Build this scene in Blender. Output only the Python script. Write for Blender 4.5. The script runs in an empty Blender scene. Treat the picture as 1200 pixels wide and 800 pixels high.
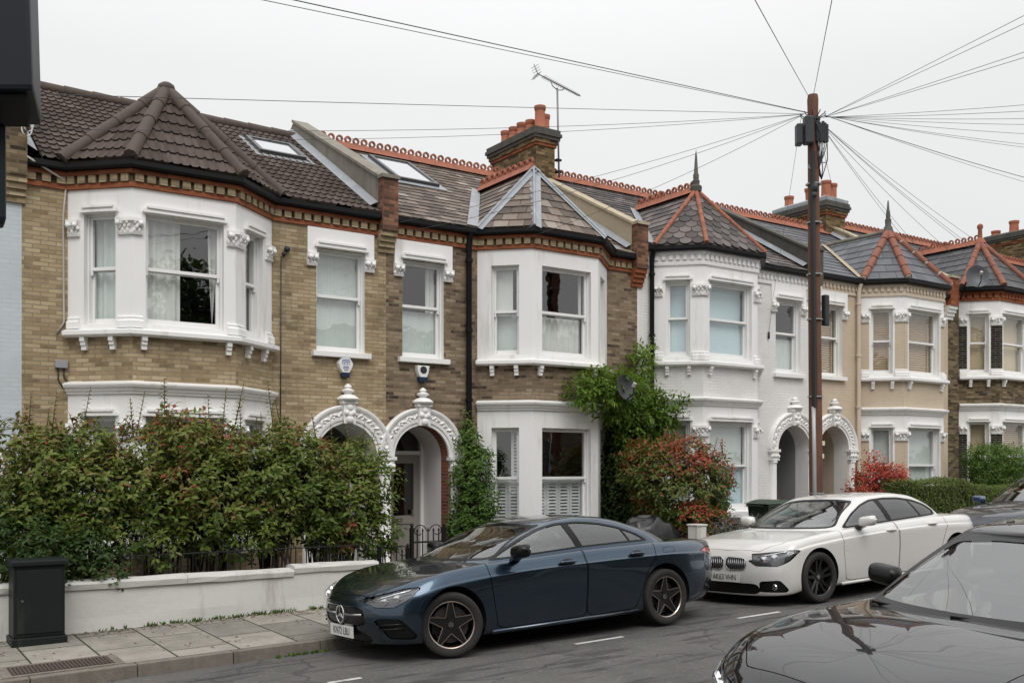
import bpy, bmesh, math, random
import numpy as np
from mathutils import Vector, Matrix
rnd = random.Random(7)
SC = bpy.context.scene
COL = SC.collection
R = math.radians

# ------------------------------------------------------------------ objects
def tag(o, label=None, cat=None, group=None, kind=None):
    if label: o['label'] = label
    if cat: o['category'] = cat
    if group: o['group'] = group
    if kind: o['kind'] = kind
    return o

def empty(name, loc, label=None, cat=None, group=None, rot=(0, 0, 0)):
    o = bpy.data.objects.new(name, None)
    COL.objects.link(o)
    o.location = loc
    o.rotation_euler = rot
    o.empty_display_size = .2
    return tag(o, label, cat, group)

def copy_tree(o, parent=None):
    c = o.copy(); COL.objects.link(c); c.parent = parent
    for ch in list(o.children): copy_tree(ch, c)
    return c

OFFSET = None   # while a house is built, meshes are shifted to its base
class MB:
    """collects polygons; build() links them as one mesh object, UVs in metres"""
    def __init__(s):
        s.v = []; s.f = []; s.m = []; s.r = []
    def add(s, pts, faces, mi=0, r=None):
        b = len(s.v); s.v += [tuple(p) for p in pts]
        if r is None: r = rnd.random()
        for f in faces:
            s.f.append(tuple(b + i for i in f)); s.m.append(mi); s.r.append(r)
    def poly(s, pts, mi=0, r=None):
        s.add(pts, [tuple(range(len(pts)))], mi, r)
    def hexa(s, p, mi=0, r=None):
        s.add(p, [(0, 3, 2, 1), (4, 5, 6, 7), (0, 1, 5, 4), (1, 2, 6, 5), (2, 3, 7, 6), (3, 0, 4, 7)], mi, r)
    def box(s, x0, x1, y0, y1, z0, z1, mi=0, r=None):
        s.hexa([(x0, y0, z0), (x1, y0, z0), (x1, y1, z0), (x0, y1, z0), (x0, y0, z1), (x1, y0, z1), (x1, y1, z1), (x0, y1, z1)], mi, r)
    def grid(s, P, mi=0, r=None, wrap=False):
        n = len(P); k = len(P[0]); pts = [p for row in P for p in row]; fs = []
        for i in range(n - 1):
            for j in range(k if wrap else k - 1):
                j2 = (j + 1) % k
                fs.append((i * k + j, i * k + j2, (i + 1) * k + j2, (i + 1) * k + j))
        s.add(pts, fs, mi, r)
    def tube(s, pts, rad, n=8, mi=0, cap=True, r=None):
        pts = [Vector(p) for p in pts]; rows = []; up = None
        for i, p in enumerate(pts):
            t = (pts[min(i + 1, len(pts) - 1)] - pts[max(i - 1, 0)]).normalized()
            if up is None:
                up = Vector((0, 0, 1)) if abs(t.z) < .9 else Vector((1, 0, 0))
            a = t.cross(up).normalized(); b = a.cross(t).normalized(); up = b
            q = rad[i] if isinstance(rad, (list, tuple)) else rad
            rows.append([tuple(p + a * (q * math.cos(2 * math.pi * j / n)) + b * (q * math.sin(2 * math.pi * j / n))) for j in range(n)])
        s.grid(rows, mi, r, wrap=True)
        if cap:
            s.poly(rows[0], mi, r); s.poly(rows[-1][::-1], mi, r)
    def lathe(s, c, prof, n=16, mi=0, axis='z', r=None, cap=True):
        rows = []
        for (q, h) in prof:
            row = []
            for j in range(n):
                a = 2 * math.pi * j / n; u, v = q * math.cos(a), q * math.sin(a)
                if axis == 'z': row.append((c[0] + u, c[1] + v, c[2] + h))
                elif axis == 'y': row.append((c[0] + u, c[1] + h, c[2] - v))
                else: row.append((c[0] + h, c[1] + u, c[2] + v))
            rows.append(row)
        s.grid(rows, mi, r, wrap=True)
        if cap and prof[0][0] > 1e-4: s.poly(rows[0][::-1], mi, r)
        if cap and prof[-1][0] > 1e-4: s.poly(rows[-1], mi, r)
    def ball(s, c, rx, ry, rz, n=8, m=6, mi=0, r=None, rot=None):
        rows = []
        for i in range(m + 1):
            a = math.pi * i / m - math.pi / 2
            row = []
            for j in range(n):
                b = 2 * math.pi * j / n
                p = Vector((rx * math.cos(a) * math.cos(b), ry * math.cos(a) * math.sin(b), rz * math.sin(a)))
                if rot is not None: p = rot @ p
                row.append((c[0] + p.x, c[1] + p.y, c[2] + p.z))
            rows.append(row)
        s.grid(rows, mi, r, wrap=True)
    def build(s, name, mats, parent=None, smooth=False, merge=True, bevel=0, loc=None, uv=True, rndattr=False, auto=None):
        if OFFSET is not None: s.v = [(x - OFFSET.x, y - OFFSET.y, z - OFFSET.z) for x, y, z in s.v]
        me = bpy.data.meshes.new(name)
        me.from_pydata(s.v, [], s.f)
        if not isinstance(mats, (list, tuple)): mats = [mats]
        for m in mats: me.materials.append(m)
        me.polygons.foreach_set('material_index', s.m)
        if rndattr:
            at = me.attributes.new('rnd', 'FLOAT', 'FACE'); at.data.foreach_set('value', s.r)
        if merge or bevel:
            bm = bmesh.new(); bm.from_mesh(me)
            bmesh.ops.remove_doubles(bm, verts=bm.verts, dist=1e-5)
            bmesh.ops.recalc_face_normals(bm, faces=bm.faces)
            if bevel:
                es = [e for e in bm.edges if len(e.link_faces) == 2 and e.calc_face_angle(0) > .5]
                bmesh.ops.bevel(bm, geom=es, offset=bevel, segments=2, profile=.6, affect='EDGES', clamp_overlap=True)
            bm.to_mesh(me); bm.free()
        me.update()
        if uv: set_uv(me)
        if auto is not None:
            me.polygons.foreach_set('use_smooth', [True] * len(me.polygons)); me.set_sharp_from_angle(angle=R(auto))
        elif smooth:
            me.polygons.foreach_set('use_smooth', [True] * len(me.polygons))
        o = bpy.data.objects.new(name, me)
        COL.objects.link(o)
        if parent is not None: o.parent = parent
        if loc is not None: o.location = loc
        return o

def set_uv(me):
    n = len(me.polygons)
    if not n: return
    nor = np.empty(n * 3, np.float32); me.polygons.foreach_get('normal', nor); nor = nor.reshape(-1, 3)
    tot = np.empty(n, np.int32); me.polygons.foreach_get('loop_total', tot)
    vi = np.empty(len(me.loops), np.int32); me.loops.foreach_get('vertex_index', vi)
    co = np.empty(len(me.vertices) * 3, np.float32); me.vertices.foreach_get('co', co); co = co.reshape(-1, 3)
    N = np.repeat(nor, tot, axis=0); Pn = co[vi]
    T = np.stack([-N[:, 1], N[:, 0], np.zeros(len(N))], 1)
    ln = np.linalg.norm(T, axis=1); flat = ln < .05
    T[~flat] /= ln[~flat][:, None]; T[flat] = (1, 0, 0)
    B = np.cross(N, T); B[flat] = (0, 1, 0)
    uv = np.stack([(Pn * T).sum(1), (Pn * B).sum(1)], 1).astype(np.float32)
    l = me.uv_layers.new(name='UVMap'); l.data.foreach_set('uv', uv.ravel())

# ------------------------------------------------------------------ materials
MATS = {}
class NT:
    def __init__(s, m):
        s.m = m; s.t = m.node_tree; s.n = s.t.nodes; s.l = s.t.links
    def node(s, typ, **kw):
        n = s.n.new(typ)
        for k, v in kw.items():
            if k in n.inputs: n.inputs[k].default_value = v
            else: setattr(n, k, v)
        return n
    def link(s, a, b): s.l.new(a, b)
    def noise(s, vec, scale, detail=3, rough=.6):
        n = s.node('ShaderNodeTexNoise'); n.inputs['Scale'].default_value = scale; n.inputs['Detail'].default_value = detail
        n.inputs['Roughness'].default_value = rough
        if vec is not None: s.link(vec, n.inputs['Vector'])
        return n.outputs['Fac']
    def ramp(s, fac, stops):
        n = s.node('ShaderNodeValToRGB'); e = n.color_ramp.elements
        while len(e) < len(stops): e.new(.5)
        for q, (p, c) in zip(e, stops):
            q.position = p; q.color = (c, c, c, 1) if not isinstance(c, (tuple, list)) else (*c, 1)
        s.link(fac, n.inputs['Fac']); return n.outputs['Color']
    def mix(s, fac, a, b, mode='MIX'):
        n = s.node('ShaderNodeMix'); n.data_type = 'RGBA'; n.blend_type = mode
        for i, x in ((0, fac), (6, a), (7, b)):
            if hasattr(x, 'is_linked'): s.link(x, n.inputs[i])
            elif i == 0: n.inputs[0].default_value = x
            else: n.inputs[i].default_value = (*x, 1)
        return n.outputs[2]
    def bump(s, h, strength, dist=.01, prev=None):
        n = s.node('ShaderNodeBump'); n.inputs['Strength'].default_value = strength; n.inputs['Distance'].default_value = dist
        s.link(h, n.inputs['Height'])
        if prev is not None: s.link(prev, n.inputs['Normal'])
        return n.outputs['Normal']
    def mapping(s, vec, scale):
        n = s.node('ShaderNodeMapping'); n.inputs['Scale'].default_value = scale; s.link(vec, n.inputs['Vector']); return n.outputs['Vector']
    def uv(s): return s.node('ShaderNodeTexCoord').outputs['UV']
    def obj(s): return s.node('ShaderNodeTexCoord').outputs['Object']
    def pos(s): return s.node('ShaderNodeNewGeometry').outputs['Position']
    def attr(s, name):
        n = s.node('ShaderNodeAttribute'); n.attribute_name = name; return n.outputs['Fac']

def newmat(name):
    m = bpy.data.materials.new(name); m.use_nodes = True
    t = NT(m); b = t.n.get('Principled BSDF'); MATS[name] = m
    return m, t, b

def setb(b, rough=.5, metal=0, spec=.5, coat=0, coatr=.03):
    b.inputs['Roughness'].default_value = rough; b.inputs['Metallic'].default_value = metal
    b.inputs['Specular IOR Level'].default_value = spec
    b.inputs['Coat Weight'].default_value = coat; b.inputs['Coat Roughness'].default_value = coatr

def plain(name, col, rough=.5, metal=0, spec=.5, coat=0, var=.12, vs=3., bump=0, bs=60, dirt=None):
    """a paint-like material with soft tonal variation and optional fine bump"""
    m, t, b = newmat(name); setb(b, rough, metal, spec, coat)
    p = t.pos()
    f = t.noise(p, vs, 4)
    c = t.mix(f, tuple(x * (1 - var) for x in col), tuple(min(1, x * (1 + var)) for x in col))
    if dirt:
        d = t.noise(t.mapping(p, (2.2, 2.2, .35)), 2.0, 5, .65)
        d = t.ramp(d, [(dirt[1], 0.), (min(1, dirt[1] + .28), 1.)])
        c = t.mix(d, c, t.mix(.75, c, dirt[0]))
    t.link(c, b.inputs['Base Color'])
    if bump: t.link(t.bump(t.noise(p, bs, 3), bump, .01), b.inputs['Normal'])
    return m

def brick(name, stops, mortar, bw=.19, rh=.056, ms=.006, rough=.9, dirt=None, bump=.5):
    m, t, b = newmat(name); setb(b, rough, spec=.2)
    uv = t.uv()
    wob = t.node('ShaderNodeVectorMath'); wob.operation = 'MULTIPLY_ADD'
    nn = t.node('ShaderNodeTexNoise'); nn.inputs['Scale'].default_value = 6; t.link(uv, nn.inputs['Vector'])
    t.link(nn.outputs['Color'], wob.inputs[0]); wob.inputs[1].default_value = (.012, .012, 0); t.link(uv, wob.inputs[2])
    k = t.node('ShaderNodeTexBrick'); t.link(wob.outputs[0], k.inputs['Vector'])
    k.inputs['Scale'].default_value = 1; k.inputs['Brick Width'].default_value = bw; k.inputs['Row Height'].default_value = rh
    k.inputs['Mortar Size'].default_value = ms; k.inputs['Mortar Smooth'].default_value = .3; k.inputs['Bias'].default_value = 0
    k.inputs['Color1'].default_value = (0, 0, 0, 1); k.inputs['Color2'].default_value = (1, 1, 1, 1); k.inputs['Mortar'].default_value = (.5, .5, .5, 1)
    n1 = t.noise(uv, 9, 4); n2 = t.noise(uv, .8, 3)
    v = t.node('ShaderNodeMath'); v.operation = 'MULTIPLY_ADD'; t.link(n1, v.inputs[0]); v.inputs[1].default_value = .45
    sub = t.node('ShaderNodeMath'); sub.operation = 'MULTIPLY_ADD'; t.link(k.outputs['Color'], sub.inputs[0]); sub.inputs[1].default_value = .7; sub.inputs[2].default_value = -.07
    t.link(sub.outputs[0], v.inputs[2])
    c = t.ramp(v.outputs[0], stops)
    c = t.mix(.28, c, t.ramp(n2, [(.3, (.25, .22, .18)), (.7, (1, 1, 1))]), 'MULTIPLY')
    mc = t.mix(t.noise(uv, 3, 4), tuple(x * .6 for x in mortar), mortar)
    c = t.mix(k.outputs['Fac'], c, mc)
    if dirt:
        d = t.ramp(t.noise(t.mapping(uv, (.9, .5, 1)), 1.6, 6, .7), [(dirt[1], 0.), (dirt[1] + .2, 1.)])
        c = t.mix(d, c, t.mix(.65, c, dirt[0]))
    t.link(c, b.inputs['Base Color'])
    inv = t.node('ShaderNodeMath'); inv.operation = 'SUBTRACT'; inv.inputs[0].default_value = 1; t.link(k.outputs['Fac'], inv.inputs[1])
    hh = t.node('ShaderNodeMath'); hh.operation = 'MULTIPLY_ADD'; t.link(t.noise(uv, 40, 4), hh.inputs[0]); hh.inputs[1].default_value = .6; t.link(inv.outputs[0], hh.inputs[2])
    t.link(t.bump(hh.outputs[0], bump, .008), b.inputs['Normal'])
    return m

def attrmat(name, stops, rough=.7, spec=.3, trans=0, nv=.15, bump=0, moss=None):
    """colour from the per-face tone attribute (tiles, leaves)"""
    m, t, b = newmat(name); setb(b, rough, spec=spec)
    a = t.attr('rnd'); c = t.ramp(a, stops)
    p = t.pos()
    c = t.mix(nv * 2, c, t.ramp(t.noise(p, 5, 4), [(.3, .35), (.7, 1.)]), 'MULTIPLY')
    if moss:
        d = t.ramp(t.noise(p, 3.1, 6, .75), [(moss[1], 0.), (moss[1] + .08, 1.)]); c = t.mix(d, c, moss[0])
    t.link(c, b.inputs['Base Color'])
    if bump: t.link(t.bump(t.noise(p, 45, 4), bump, .01), b.inputs['Normal'])
    if trans:
        tr = t.node('ShaderNodeBsdfTranslucent'); t.link(t.mix(.5, c, (.25, .35, .04)), tr.inputs['Color'])
        ms = t.node('ShaderNodeMixShader'); ms.inputs[0].default_value = trans
        t.link(b.outputs[0], ms.inputs[1]); t.link(tr.outputs[0], ms.inputs[2])
        t.link(ms.outputs[0], t.n['Material Output'].inputs['Surface'])
    return m

def glassmat(name, tint=(.93, .96, .95), ior=1.6, wav=.0, dark=1.0):
    """thin pane: fresnel reflection over a tinted see-through sheet"""
    m, t, b = newmat(name); t.n.remove(b)
    lw = t.node('ShaderNodeLayerWeight'); lw.inputs['Blend'].default_value = .5
    pw = t.node('ShaderNodeMath'); pw.operation = 'POWER'; t.link(lw.outputs['Facing'], pw.inputs[0]); pw.inputs[1].default_value = 4.5
    f0 = ((ior - 1) / (ior + 1)) ** 2 * 1.7
    fr = t.node('ShaderNodeMath'); fr.operation = 'MULTIPLY_ADD'; t.link(pw.outputs[0], fr.inputs[0]); fr.inputs[1].default_value = 1 - f0; fr.inputs[2].default_value = f0
    gl = t.node('ShaderNodeBsdfGlossy'); gl.inputs['Roughness'].default_value = .0; gl.inputs['Color'].default_value = (1, 1, 1, 1)
    if wav:
        nb = t.bump(t.noise(t.pos(), 2.5, 2), wav, .02); t.link(nb, gl.inputs['Normal'])
    tr = t.node('ShaderNodeBsdfTransparent'); tr.inputs['Color'].default_value = (*[x * dark for x in tint], 1)
    ms = t.node('ShaderNodeMixShader'); t.link(fr.outputs[0], ms.inputs[0]); t.link(tr.outputs[0], ms.inputs[1]); t.link(gl.outputs[0], ms.inputs[2])
    t.link(ms.outputs[0], t.n['Material Output'].inputs['Surface'])
    return m

YEL = [(0, (.10, .07, .042)), (.13, (.24, .175, .10)), (.32, (.36, .27, .16)), (.6, (.43, .335, .205)), (.85, (.50, .405, .265)), (1, (.56, .48, .34))]
BRN = [(0, (.022, .018, .015)), (.13, (.055, .04, .03)), (.26, (.175, .122, .078)), (.6, (.265, .195, .125)), (.85, (.34, .26, .175)), (1, (.42, .33, .23))]
m_yellow = brick('yellow_stock_brick', YEL, (.30, .26, .19), dirt=((.11, .085, .055), .52))
m_brown = brick('sooty_stock_brick', BRN, (.23, .20, .16), dirt=((.035, .03, .025), .51))
m_grime = brick('grimy_stock_brick', [(0, (.02, .015, .01)), (.3, (.09, .065, .038)), (.6, (.19, .14, .08)), (1, (.30, .23, .14))], (.17, .15, .11), dirt=((.03, .027, .022), .55))
m_chim = brick('chimney_brick', [(0, (.03, .02, .012)), (.3, (.12, .075, .035)), (.6, (.22, .15, .07)), (1, (.34, .25, .13))], (.13, .11, .08), dirt=((.02, .018, .015), .5))
m_black = brick('black_pier_brick', [(0, (.01, .01, .01)), (.5, (.03, .027, .025)), (1, (.07, .06, .05))], (.20, .18, .14))
m_red = brick('red_rubbed_brick', [(0, (.17, .05, .025)), (.5, (.31, .095, .045)), (1, (.42, .15, .07))], (.25, .13, .08), ms=.004, rh=.08, dirt=((.06, .04, .03), .55))
m_redpor = brick('porch_red_brick', [(0, (.12, .04, .025)), (.5, (.25, .075, .045)), (1, (.33, .11, .06))], (.30, .26, .22), ms=.006)
m_white = plain('white_render', (.81, .805, .79), .55, var=.035, bump=.06, bs=30, dirt=((.40, .38, .33), .56))
m_white2 = plain('white_trim', (.82, .815, .80), .45, var=.03, bump=.04, bs=25, dirt=((.36, .34, .30), .57))
m_grubby = plain('grubby_white_paint', (.62, .60, .57), .7, var=.08, bump=.2, bs=35, dirt=((.18, .16, .13), .52))
def painted(name, col):
    m = brick(name, [(0, tuple(x * .92 for x in col)), (1, col)], tuple(x * .97 for x in col), bump=.09, rough=.6); return m
m_pwhite = painted('white_painted_brick', (.82, .815, .795))
m_beige = painted('beige_painted_brick', (.62, .52, .395))
m_beigetrim = plain('beige_trim', (.62, .53, .42), .6, var=.05, dirt=((.3, .24, .18), .6))
m_pblue = painted('pale_blue_painted_brick', (.60, .655, .69))
m_frame = plain('window_paint', (.80, .80, .785), .4, var=.03, dirt=((.5, .48, .44), .66))
m_upvc = plain('white_upvc', (.83, .83, .83), .3, var=.02)
m_glass = glassmat('window_glass', ior=1.75, wav=.12)
m_glassd = glassmat('dark_pane_glass', (.45, .47, .46), ior=1.6, wav=.12)
m_net = plain('net_curtain', (.66, .70, .67), .9, var=.1, vs=6)
m_curt = plain('white_curtain', (.80, .79, .76), .9, var=.06)
m_bluecurt = plain('pale_blue_net', (.62, .76, .82), .9, var=.08)
m_wood = plain('wooden_blind', (.60, .41, .24), .6, var=.15)
m_shut = plain('shutter_paint', (.70, .71, .71), .5, var=.04)
m_tanblind = plain('tan_roller_blind', (.68, .53, .36), .8, var=.08)
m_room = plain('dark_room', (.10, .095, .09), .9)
m_gutter = plain('black_gutter_plastic', (.006, .006, .0065), .5, var=.3, spec=.2)
m_lead = plain('lead_sheet', (.27, .29, .31), .55, metal=.2, var=.25, vs=2.5, bump=.2, bs=12, dirt=((.5, .5, .5), .55))
m_cement = plain('cement_render', (.22, .20, .165), .9, var=.25, vs=2, bump=.5, bs=20, dirt=((.06, .055, .045), .5))
m_cement2 = plain('buff_cement_render', (.40, .34, .24), .9, var=.2, vs=2, bump=.4, bs=20, dirt=((.12, .10, .07), .52))
m_moss = plain('mossy_dark_render', (.08, .075, .065), .95, var=.4, vs=4, bump=.6, bs=22, dirt=((.03, .032, .025), .5))
m_roman = attrmat('brown_concrete_tile', [(0, (.060, .045, .038)), (.5, (.085, .064, .055)), (1, (.115, .09, .078))], .85, .2, bump=.4, moss=((.25, .24, .22), .735))
m_slate = attrmat('weathered_slate', [(0, (.09, .07, .057)), (.5, (.17, .132, .106)), (.85, (.225, .18, .148)), (1, (.33, .285, .245))], .7, .35, bump=.35, moss=((.30, .29, .27), .72))
m_slate2 = attrmat('purple_brown_slate', [(0, (.055, .048, .045)), (.5, (.10, .085, .08)), (1, (.17, .145, .135))], .7, .35, bump=.4, moss=((.26, .25, .22), .70))
m_slateg = attrmat('grey_slate', [(0, (.075, .078, .088)), (.5, (.10, .104, .116)), (1, (.13, .135, .15))], .5, .4, bump=.15)
m_slated = attrmat('charcoal_slate', [(0, (.045, .046, .05)), (.5, (.065, .066, .07)), (1, (.095, .095, .10))], .55, .4, bump=.2)
m_clay = plain('red_clay_ridge', (.30, .105, .060), .85, var=.45, vs=11, bump=.3, bs=40, dirt=((.09, .06, .045), .50))
m_pot = plain('terracotta_pot', (.36, .125, .070), .8, var=.2, vs=5, dirt=((.10, .06, .05), .58))
m_brownridge = plain('brown_hip_tile', (.078, .057, .047), .85, var=.25, vs=8, bump=.4, bs=30, dirt=((.18, .14, .09), .62))
m_parbrick = brick('parapet_brick', [(0, (.05, .03, .02)), (.4, (.17, .075, .045)), (.7, (.26, .115, .07)), (1, (.33, .19, .12))], (.16, .13, .10), dirt=((.04, .03, .025), .5))
m_rust = plain('red_brown_hip', (.23, .085, .055), .8, var=.3, vs=8, bump=.3)
m_palemortar = plain('pale_mortar', (.45, .40, .33), .9)
m_greyiron = plain('grey_iron_finial', (.07, .07, .065), .7, var=.3)
m_iron = plain('black_iron', (.007, .007, .007), .5, var=.2, spec=.25)
m_taupe = plain('taupe_door_paint', (.30, .275, .25), .4, var=.05)
m_gdoor = plain('grey_door_paint', (.20, .205, .21), .4)
m_bdoor = plain('cream_door_paint', (.52, .44, .34), .5)
m_navy = plain('navy_paint', (.012, .02, .05), .4)
m_bellwhite = plain('white_plastic', (.75, .75, .73), .35, var=.03)
m_cable = plain('cable_sheath', (.02, .02, .02), .6)
m_cableg = plain('pale_cable', (.42, .40, .36), .6)
m_wire = plain('overhead_wire', (.10, .10, .105), .7, spec=.2)
# ------------------------------------------------------------------ camera, light, sky
cam = bpy.data.cameras.new('camera'); camo = bpy.data.objects.new('camera', cam); COL.objects.link(camo)
cam.sensor_width = 36; cam.lens = 1167 / 1200 * 36; cam.shift_y = 150 / 1200; cam.clip_start = .05; cam.clip_end = 2000
camo.location = (0, 0, 1.774); camo.rotation_euler = (R(90), 0, R(55.83 - 90))
SC.camera = camo
w = bpy.data.worlds.new('World'); SC.world = w; w.use_nodes = True
t = NT(w); bg = t.n['Background']
sky = t.node('ShaderNodeTexSky'); sky.sky_type = 'NISHITA'; sky.sun_disc = False
SUN_EL, SUN_AZ = 52, 200
sky.sun_elevation = R(SUN_EL); sky.sun_rotation = R(SUN_AZ); sky.dust_density = 5
geo = t.node('ShaderNodeTexCoord'); sep = t.node('ShaderNodeSeparateXYZ'); t.link(geo.outputs['Generated'], sep.inputs[0])
grad = t.ramp(sep.outputs['Z'], [(0., (8.8, 8.8, 8.78)), (.22, (9., 9., 8.98)), (.36, (9.3, 9.3, 9.3)), (.62, (13., 13.05, 13.15)), (1., (17.5, 17.6, 17.8))])
cl = t.noise(t.mapping(geo.outputs['Generated'], (1, 1, 2.5)), 1.7, 5, .55)
grad = t.mix(.8, grad, t.ramp(cl, [(.3, .93), (.7, 1.)]), 'MULTIPLY')
c = t.mix(.95, sky.outputs['Color'], grad)
t.link(c, bg.inputs['Color']); bg.inputs['Strength'].default_value = .1
sd = bpy.data.lights.new('sun', 'SUN'); sd.energy = 1.5; sd.angle = R(35); sd.color = (1, .97, .93)
so = bpy.data.objects.new('sun', sd); COL.objects.link(so)
# sun over the camera's left shoulder, behind the cloud
so.rotation_euler = (R(90 - SUN_EL), 0, R(-20))
SC.view_settings.view_transform = 'Standard'; SC.view_settings.look = 'None'; SC.view_settings.exposure = 0; SC.view_settings.gamma = 1
SC.cycles.use_denoising = True
SC.cycles.max_bounces = 8; SC.cycles.transparent_max_bounces = 16; SC.cycles.caustics_reflective = False; SC.cycles.caustics_refractive = False
SC.cycles.sample_clamp_indirect = 6

# ------------------------------------------------------------------ ground
KX, KY = 4.8, 9.52
def zroad(X, Y):
    z = .026 * (X - KX)
    if Y > 8: z -= .045 * (Y - 8)
    if Y < 4: z -= .03 * (4 - Y)
    return z
def zpave(X, Y):
    f = min(1, max(0, (Y - KY) / 2.0))
    s = .026 * (1 - f) + .018 * f
    return .045 + s * (X - KX) + .02 * f
def sheet(name, xs, ys, zf, mat, dz=0):
    mb = MB(); mb.grid([[(x, y, zf(x, y) + dz) for x in xs] for y in ys]); o = mb.build(name, mat, smooth=True); return tag(o, kind='structure')
fr = lambda a, b, n: [a + (b - a) * i / n for i in range(n + 1)]

m, t, b = newmat('asphalt'); setb(b, .85, spec=.3)
p = t.pos(); n1 = t.noise(p, 120, 2); n2 = t.noise(p, 1.1, 5); vo = t.node('ShaderNodeTexVoronoi'); vo.inputs['Scale'].default_value = 110; t.link(p, vo.inputs['Vector'])
c = t.mix(t.ramp(n2, [(.3, 0.), (.7, 1.)]), (.080, .077, .072), (.138, .132, .124))
c = t.mix(t.ramp(vo.outputs['Distance'], [(.1, 1.), (.35, 0.)]), c, (.19, .183, .172))
c = t.mix(t.ramp(t.noise(p, 19, 5, .7), [(.56, 0.), (.66, .6)]), c, (.20, .19, .175))
lw = t.ramp(t.noise(t.mapping(p, (.5, 3., 1)), 1.6, 4), [(.54, 0.), (.60, .6)]); c = t.mix(lw, c, (.040, .038, .037)); ck = t.node('ShaderNodeTexVoronoi'); ck.feature = 'DISTANCE_TO_EDGE'; ck.inputs['Scale'].default_value = .55; wv = t.node('ShaderNodeVectorMath'); wv.operation = 'MULTIPLY_ADD'; wn = t.node('ShaderNodeTexNoise'); wn.inputs['Scale'].default_value = 3; t.link(p, wn.inputs['Vector']); t.link(wn.outputs['Color'], wv.inputs[0]); wv.inputs[1].default_value = (.5, .5, 0); t.link(p, wv.inputs[2]); t.link(wv.outputs[0], ck.inputs['Vector']); c = t.mix(t.ramp(ck.outputs['Distance'], [(.003, .45), (.010, 0.)]), c, (.02, .019, .018))
t.link(c, b.inputs['Base Color']); t.link(t.bump(n1, 1., .012), b.inputs['Normal']); m_asph = m
m, t, b = newmat('paving_slabs'); setb(b, .85, spec=.3)
uv = t.uv(); k = t.node('ShaderNodeTexBrick'); t.link(uv, k.inputs['Vector'])
mp = t.node('ShaderNodeMapping'); mp.inputs['Rotation'].default_value = (0, 0, R(90)); mp.inputs['Location'].default_value = (.13, .3, 0); t.link(uv, mp.inputs['Vector']); t.link(mp.outputs[0], k.inputs['Vector'])
k.inputs['Scale'].default_value = 1; k.inputs['Brick Width'].default_value = .82; k.inputs['Row Height'].default_value = .6; k.inputs['Mortar Size'].default_value = .012; k.inputs['Mortar Smooth'].default_value = .4
k.inputs['Color1'].default_value = (0, 0, 0, 1); k.inputs['Color2'].default_value = (1, 1, 1, 1)
c = t.ramp(k.outputs['Color'], [(0, (.20, .185, .16)), (.5, (.27, .25, .215)), (1, (.33, .305, .265))])
c = t.mix(.55, c, t.ramp(t.noise(uv, 2.2, 6, .7), [(.28, .28), (.62, 1.)]), 'MULTIPLY')
c = t.mix(t.ramp(t.noise(uv, 14, 4, .7), [(.60, 0.), (.70, .5)]), c, (.10, .09, .075))
jc = t.mix(t.noise(uv, 2.5, 3), (.03, .028, .02), (.045, .06, .022))
c = t.mix(k.outputs['Fac'], c, jc); t.link(c, b.inputs['Base Color'])
inv = t.node('ShaderNodeMath'); inv.operation = 'MULTIPLY_ADD'; t.link(k.outputs['Fac'], inv.inputs[0]); inv.inputs[1].default_value = -1.5; t.link(t.noise(uv, 25, 5), inv.inputs[2])
t.link(t.bump(inv.outputs[0], .5, .01), b.inputs['Normal']); m_slab = m
m_kerb = plain('granite_kerb', (.165, .145, .12), .85, var=.35, vs=14, bump=.5, bs=60, dirt=((.06, .05, .04), .5))
m_soil = plain('garden_soil', (.05, .038, .026), .95, var=.5, vs=8, bump=1, bs=30)
m_ground = plain('earth', (.07, .065, .05), .95, var=.3)
m_mark = plain('worn_road_paint', (.50, .49, .46), .8, var=.3, vs=30, dirt=((.08, .08, .08), .5))
m_gpath = plain('garden_paving', (.30, .27, .23), .9, var=.3, vs=6, bump=.3)

xs = fr(-40, 0, 20) + fr(0, 20, 40)[1:] + fr(20, 60, 20)[1:]
sheet('ground', fr(-300, 400, 35), fr(-250, 300, 22), lambda X, Y: .022 * (X - KX) - .45 - (.0 if abs(X) < 61 else .0), m_ground)
sheet('road', xs, [.0, .5, 1, 2, 3, 4, 5, 6, 7, 8, 8.5, 9, KY + .02], zroad, m_asph)
sheet('pavement', xs, fr(KY + .13, 11.6, 8), zpave, m_slab)
sheet('near_pavement', xs, fr(-2.4, -.13, 8), lambda X, Y: .026 * (X - KX) - .02, m_slab)
def kerb(name, xa, xb, y, wd, zt, zb):
    mb = MB(); x = xa
    while x < xb - .01:
        x2 = min(xb, x + .9); j = rnd.uniform(-.004, .004)
        mb.hexa([(x + .004, y + j, zb(x)), (x2 - .004, y + j, zb(x2)), (x2 - .004, y + wd, zb(x2)), (x + .004, y + wd, zb(x)),
                 (x + .004, y + j + .012, zt(x)), (x2 - .004, y + j + .012, zt(x2)), (x2 - .004, y + wd, zt(x2)), (x + .004, y + wd, zt(x))])
        x = x2
    return tag(mb.build(name, m_kerb, bevel=.008), kind='structure')
kerb('kerb', -40, 60, KY, .128, lambda x: zpave(x, KY) + .002, lambda x: zroad(x, KY) - .1)
kerb('near_kerb', -40, 60, -.13, .13, lambda x: .026 * (x - KX) - .018, lambda x: zroad(x, 0) - .1)
mb = MB()
for x0, x1, y in ((6.1, 6.72, 7.86), (8.42, 9.12, 7.87), (3.45, 3.76, 7.86), (1.2, 1.8, 7.88), (13.2, 13.8, 7.88)):
    mb.grid([[(x, yy, zroad(x, yy) + .004) for x in fr(x0, x1, 4)] for yy in (y - .03, y + .03)])
tag(mb.build('road_marking', m_mark), kind='structure')
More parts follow.
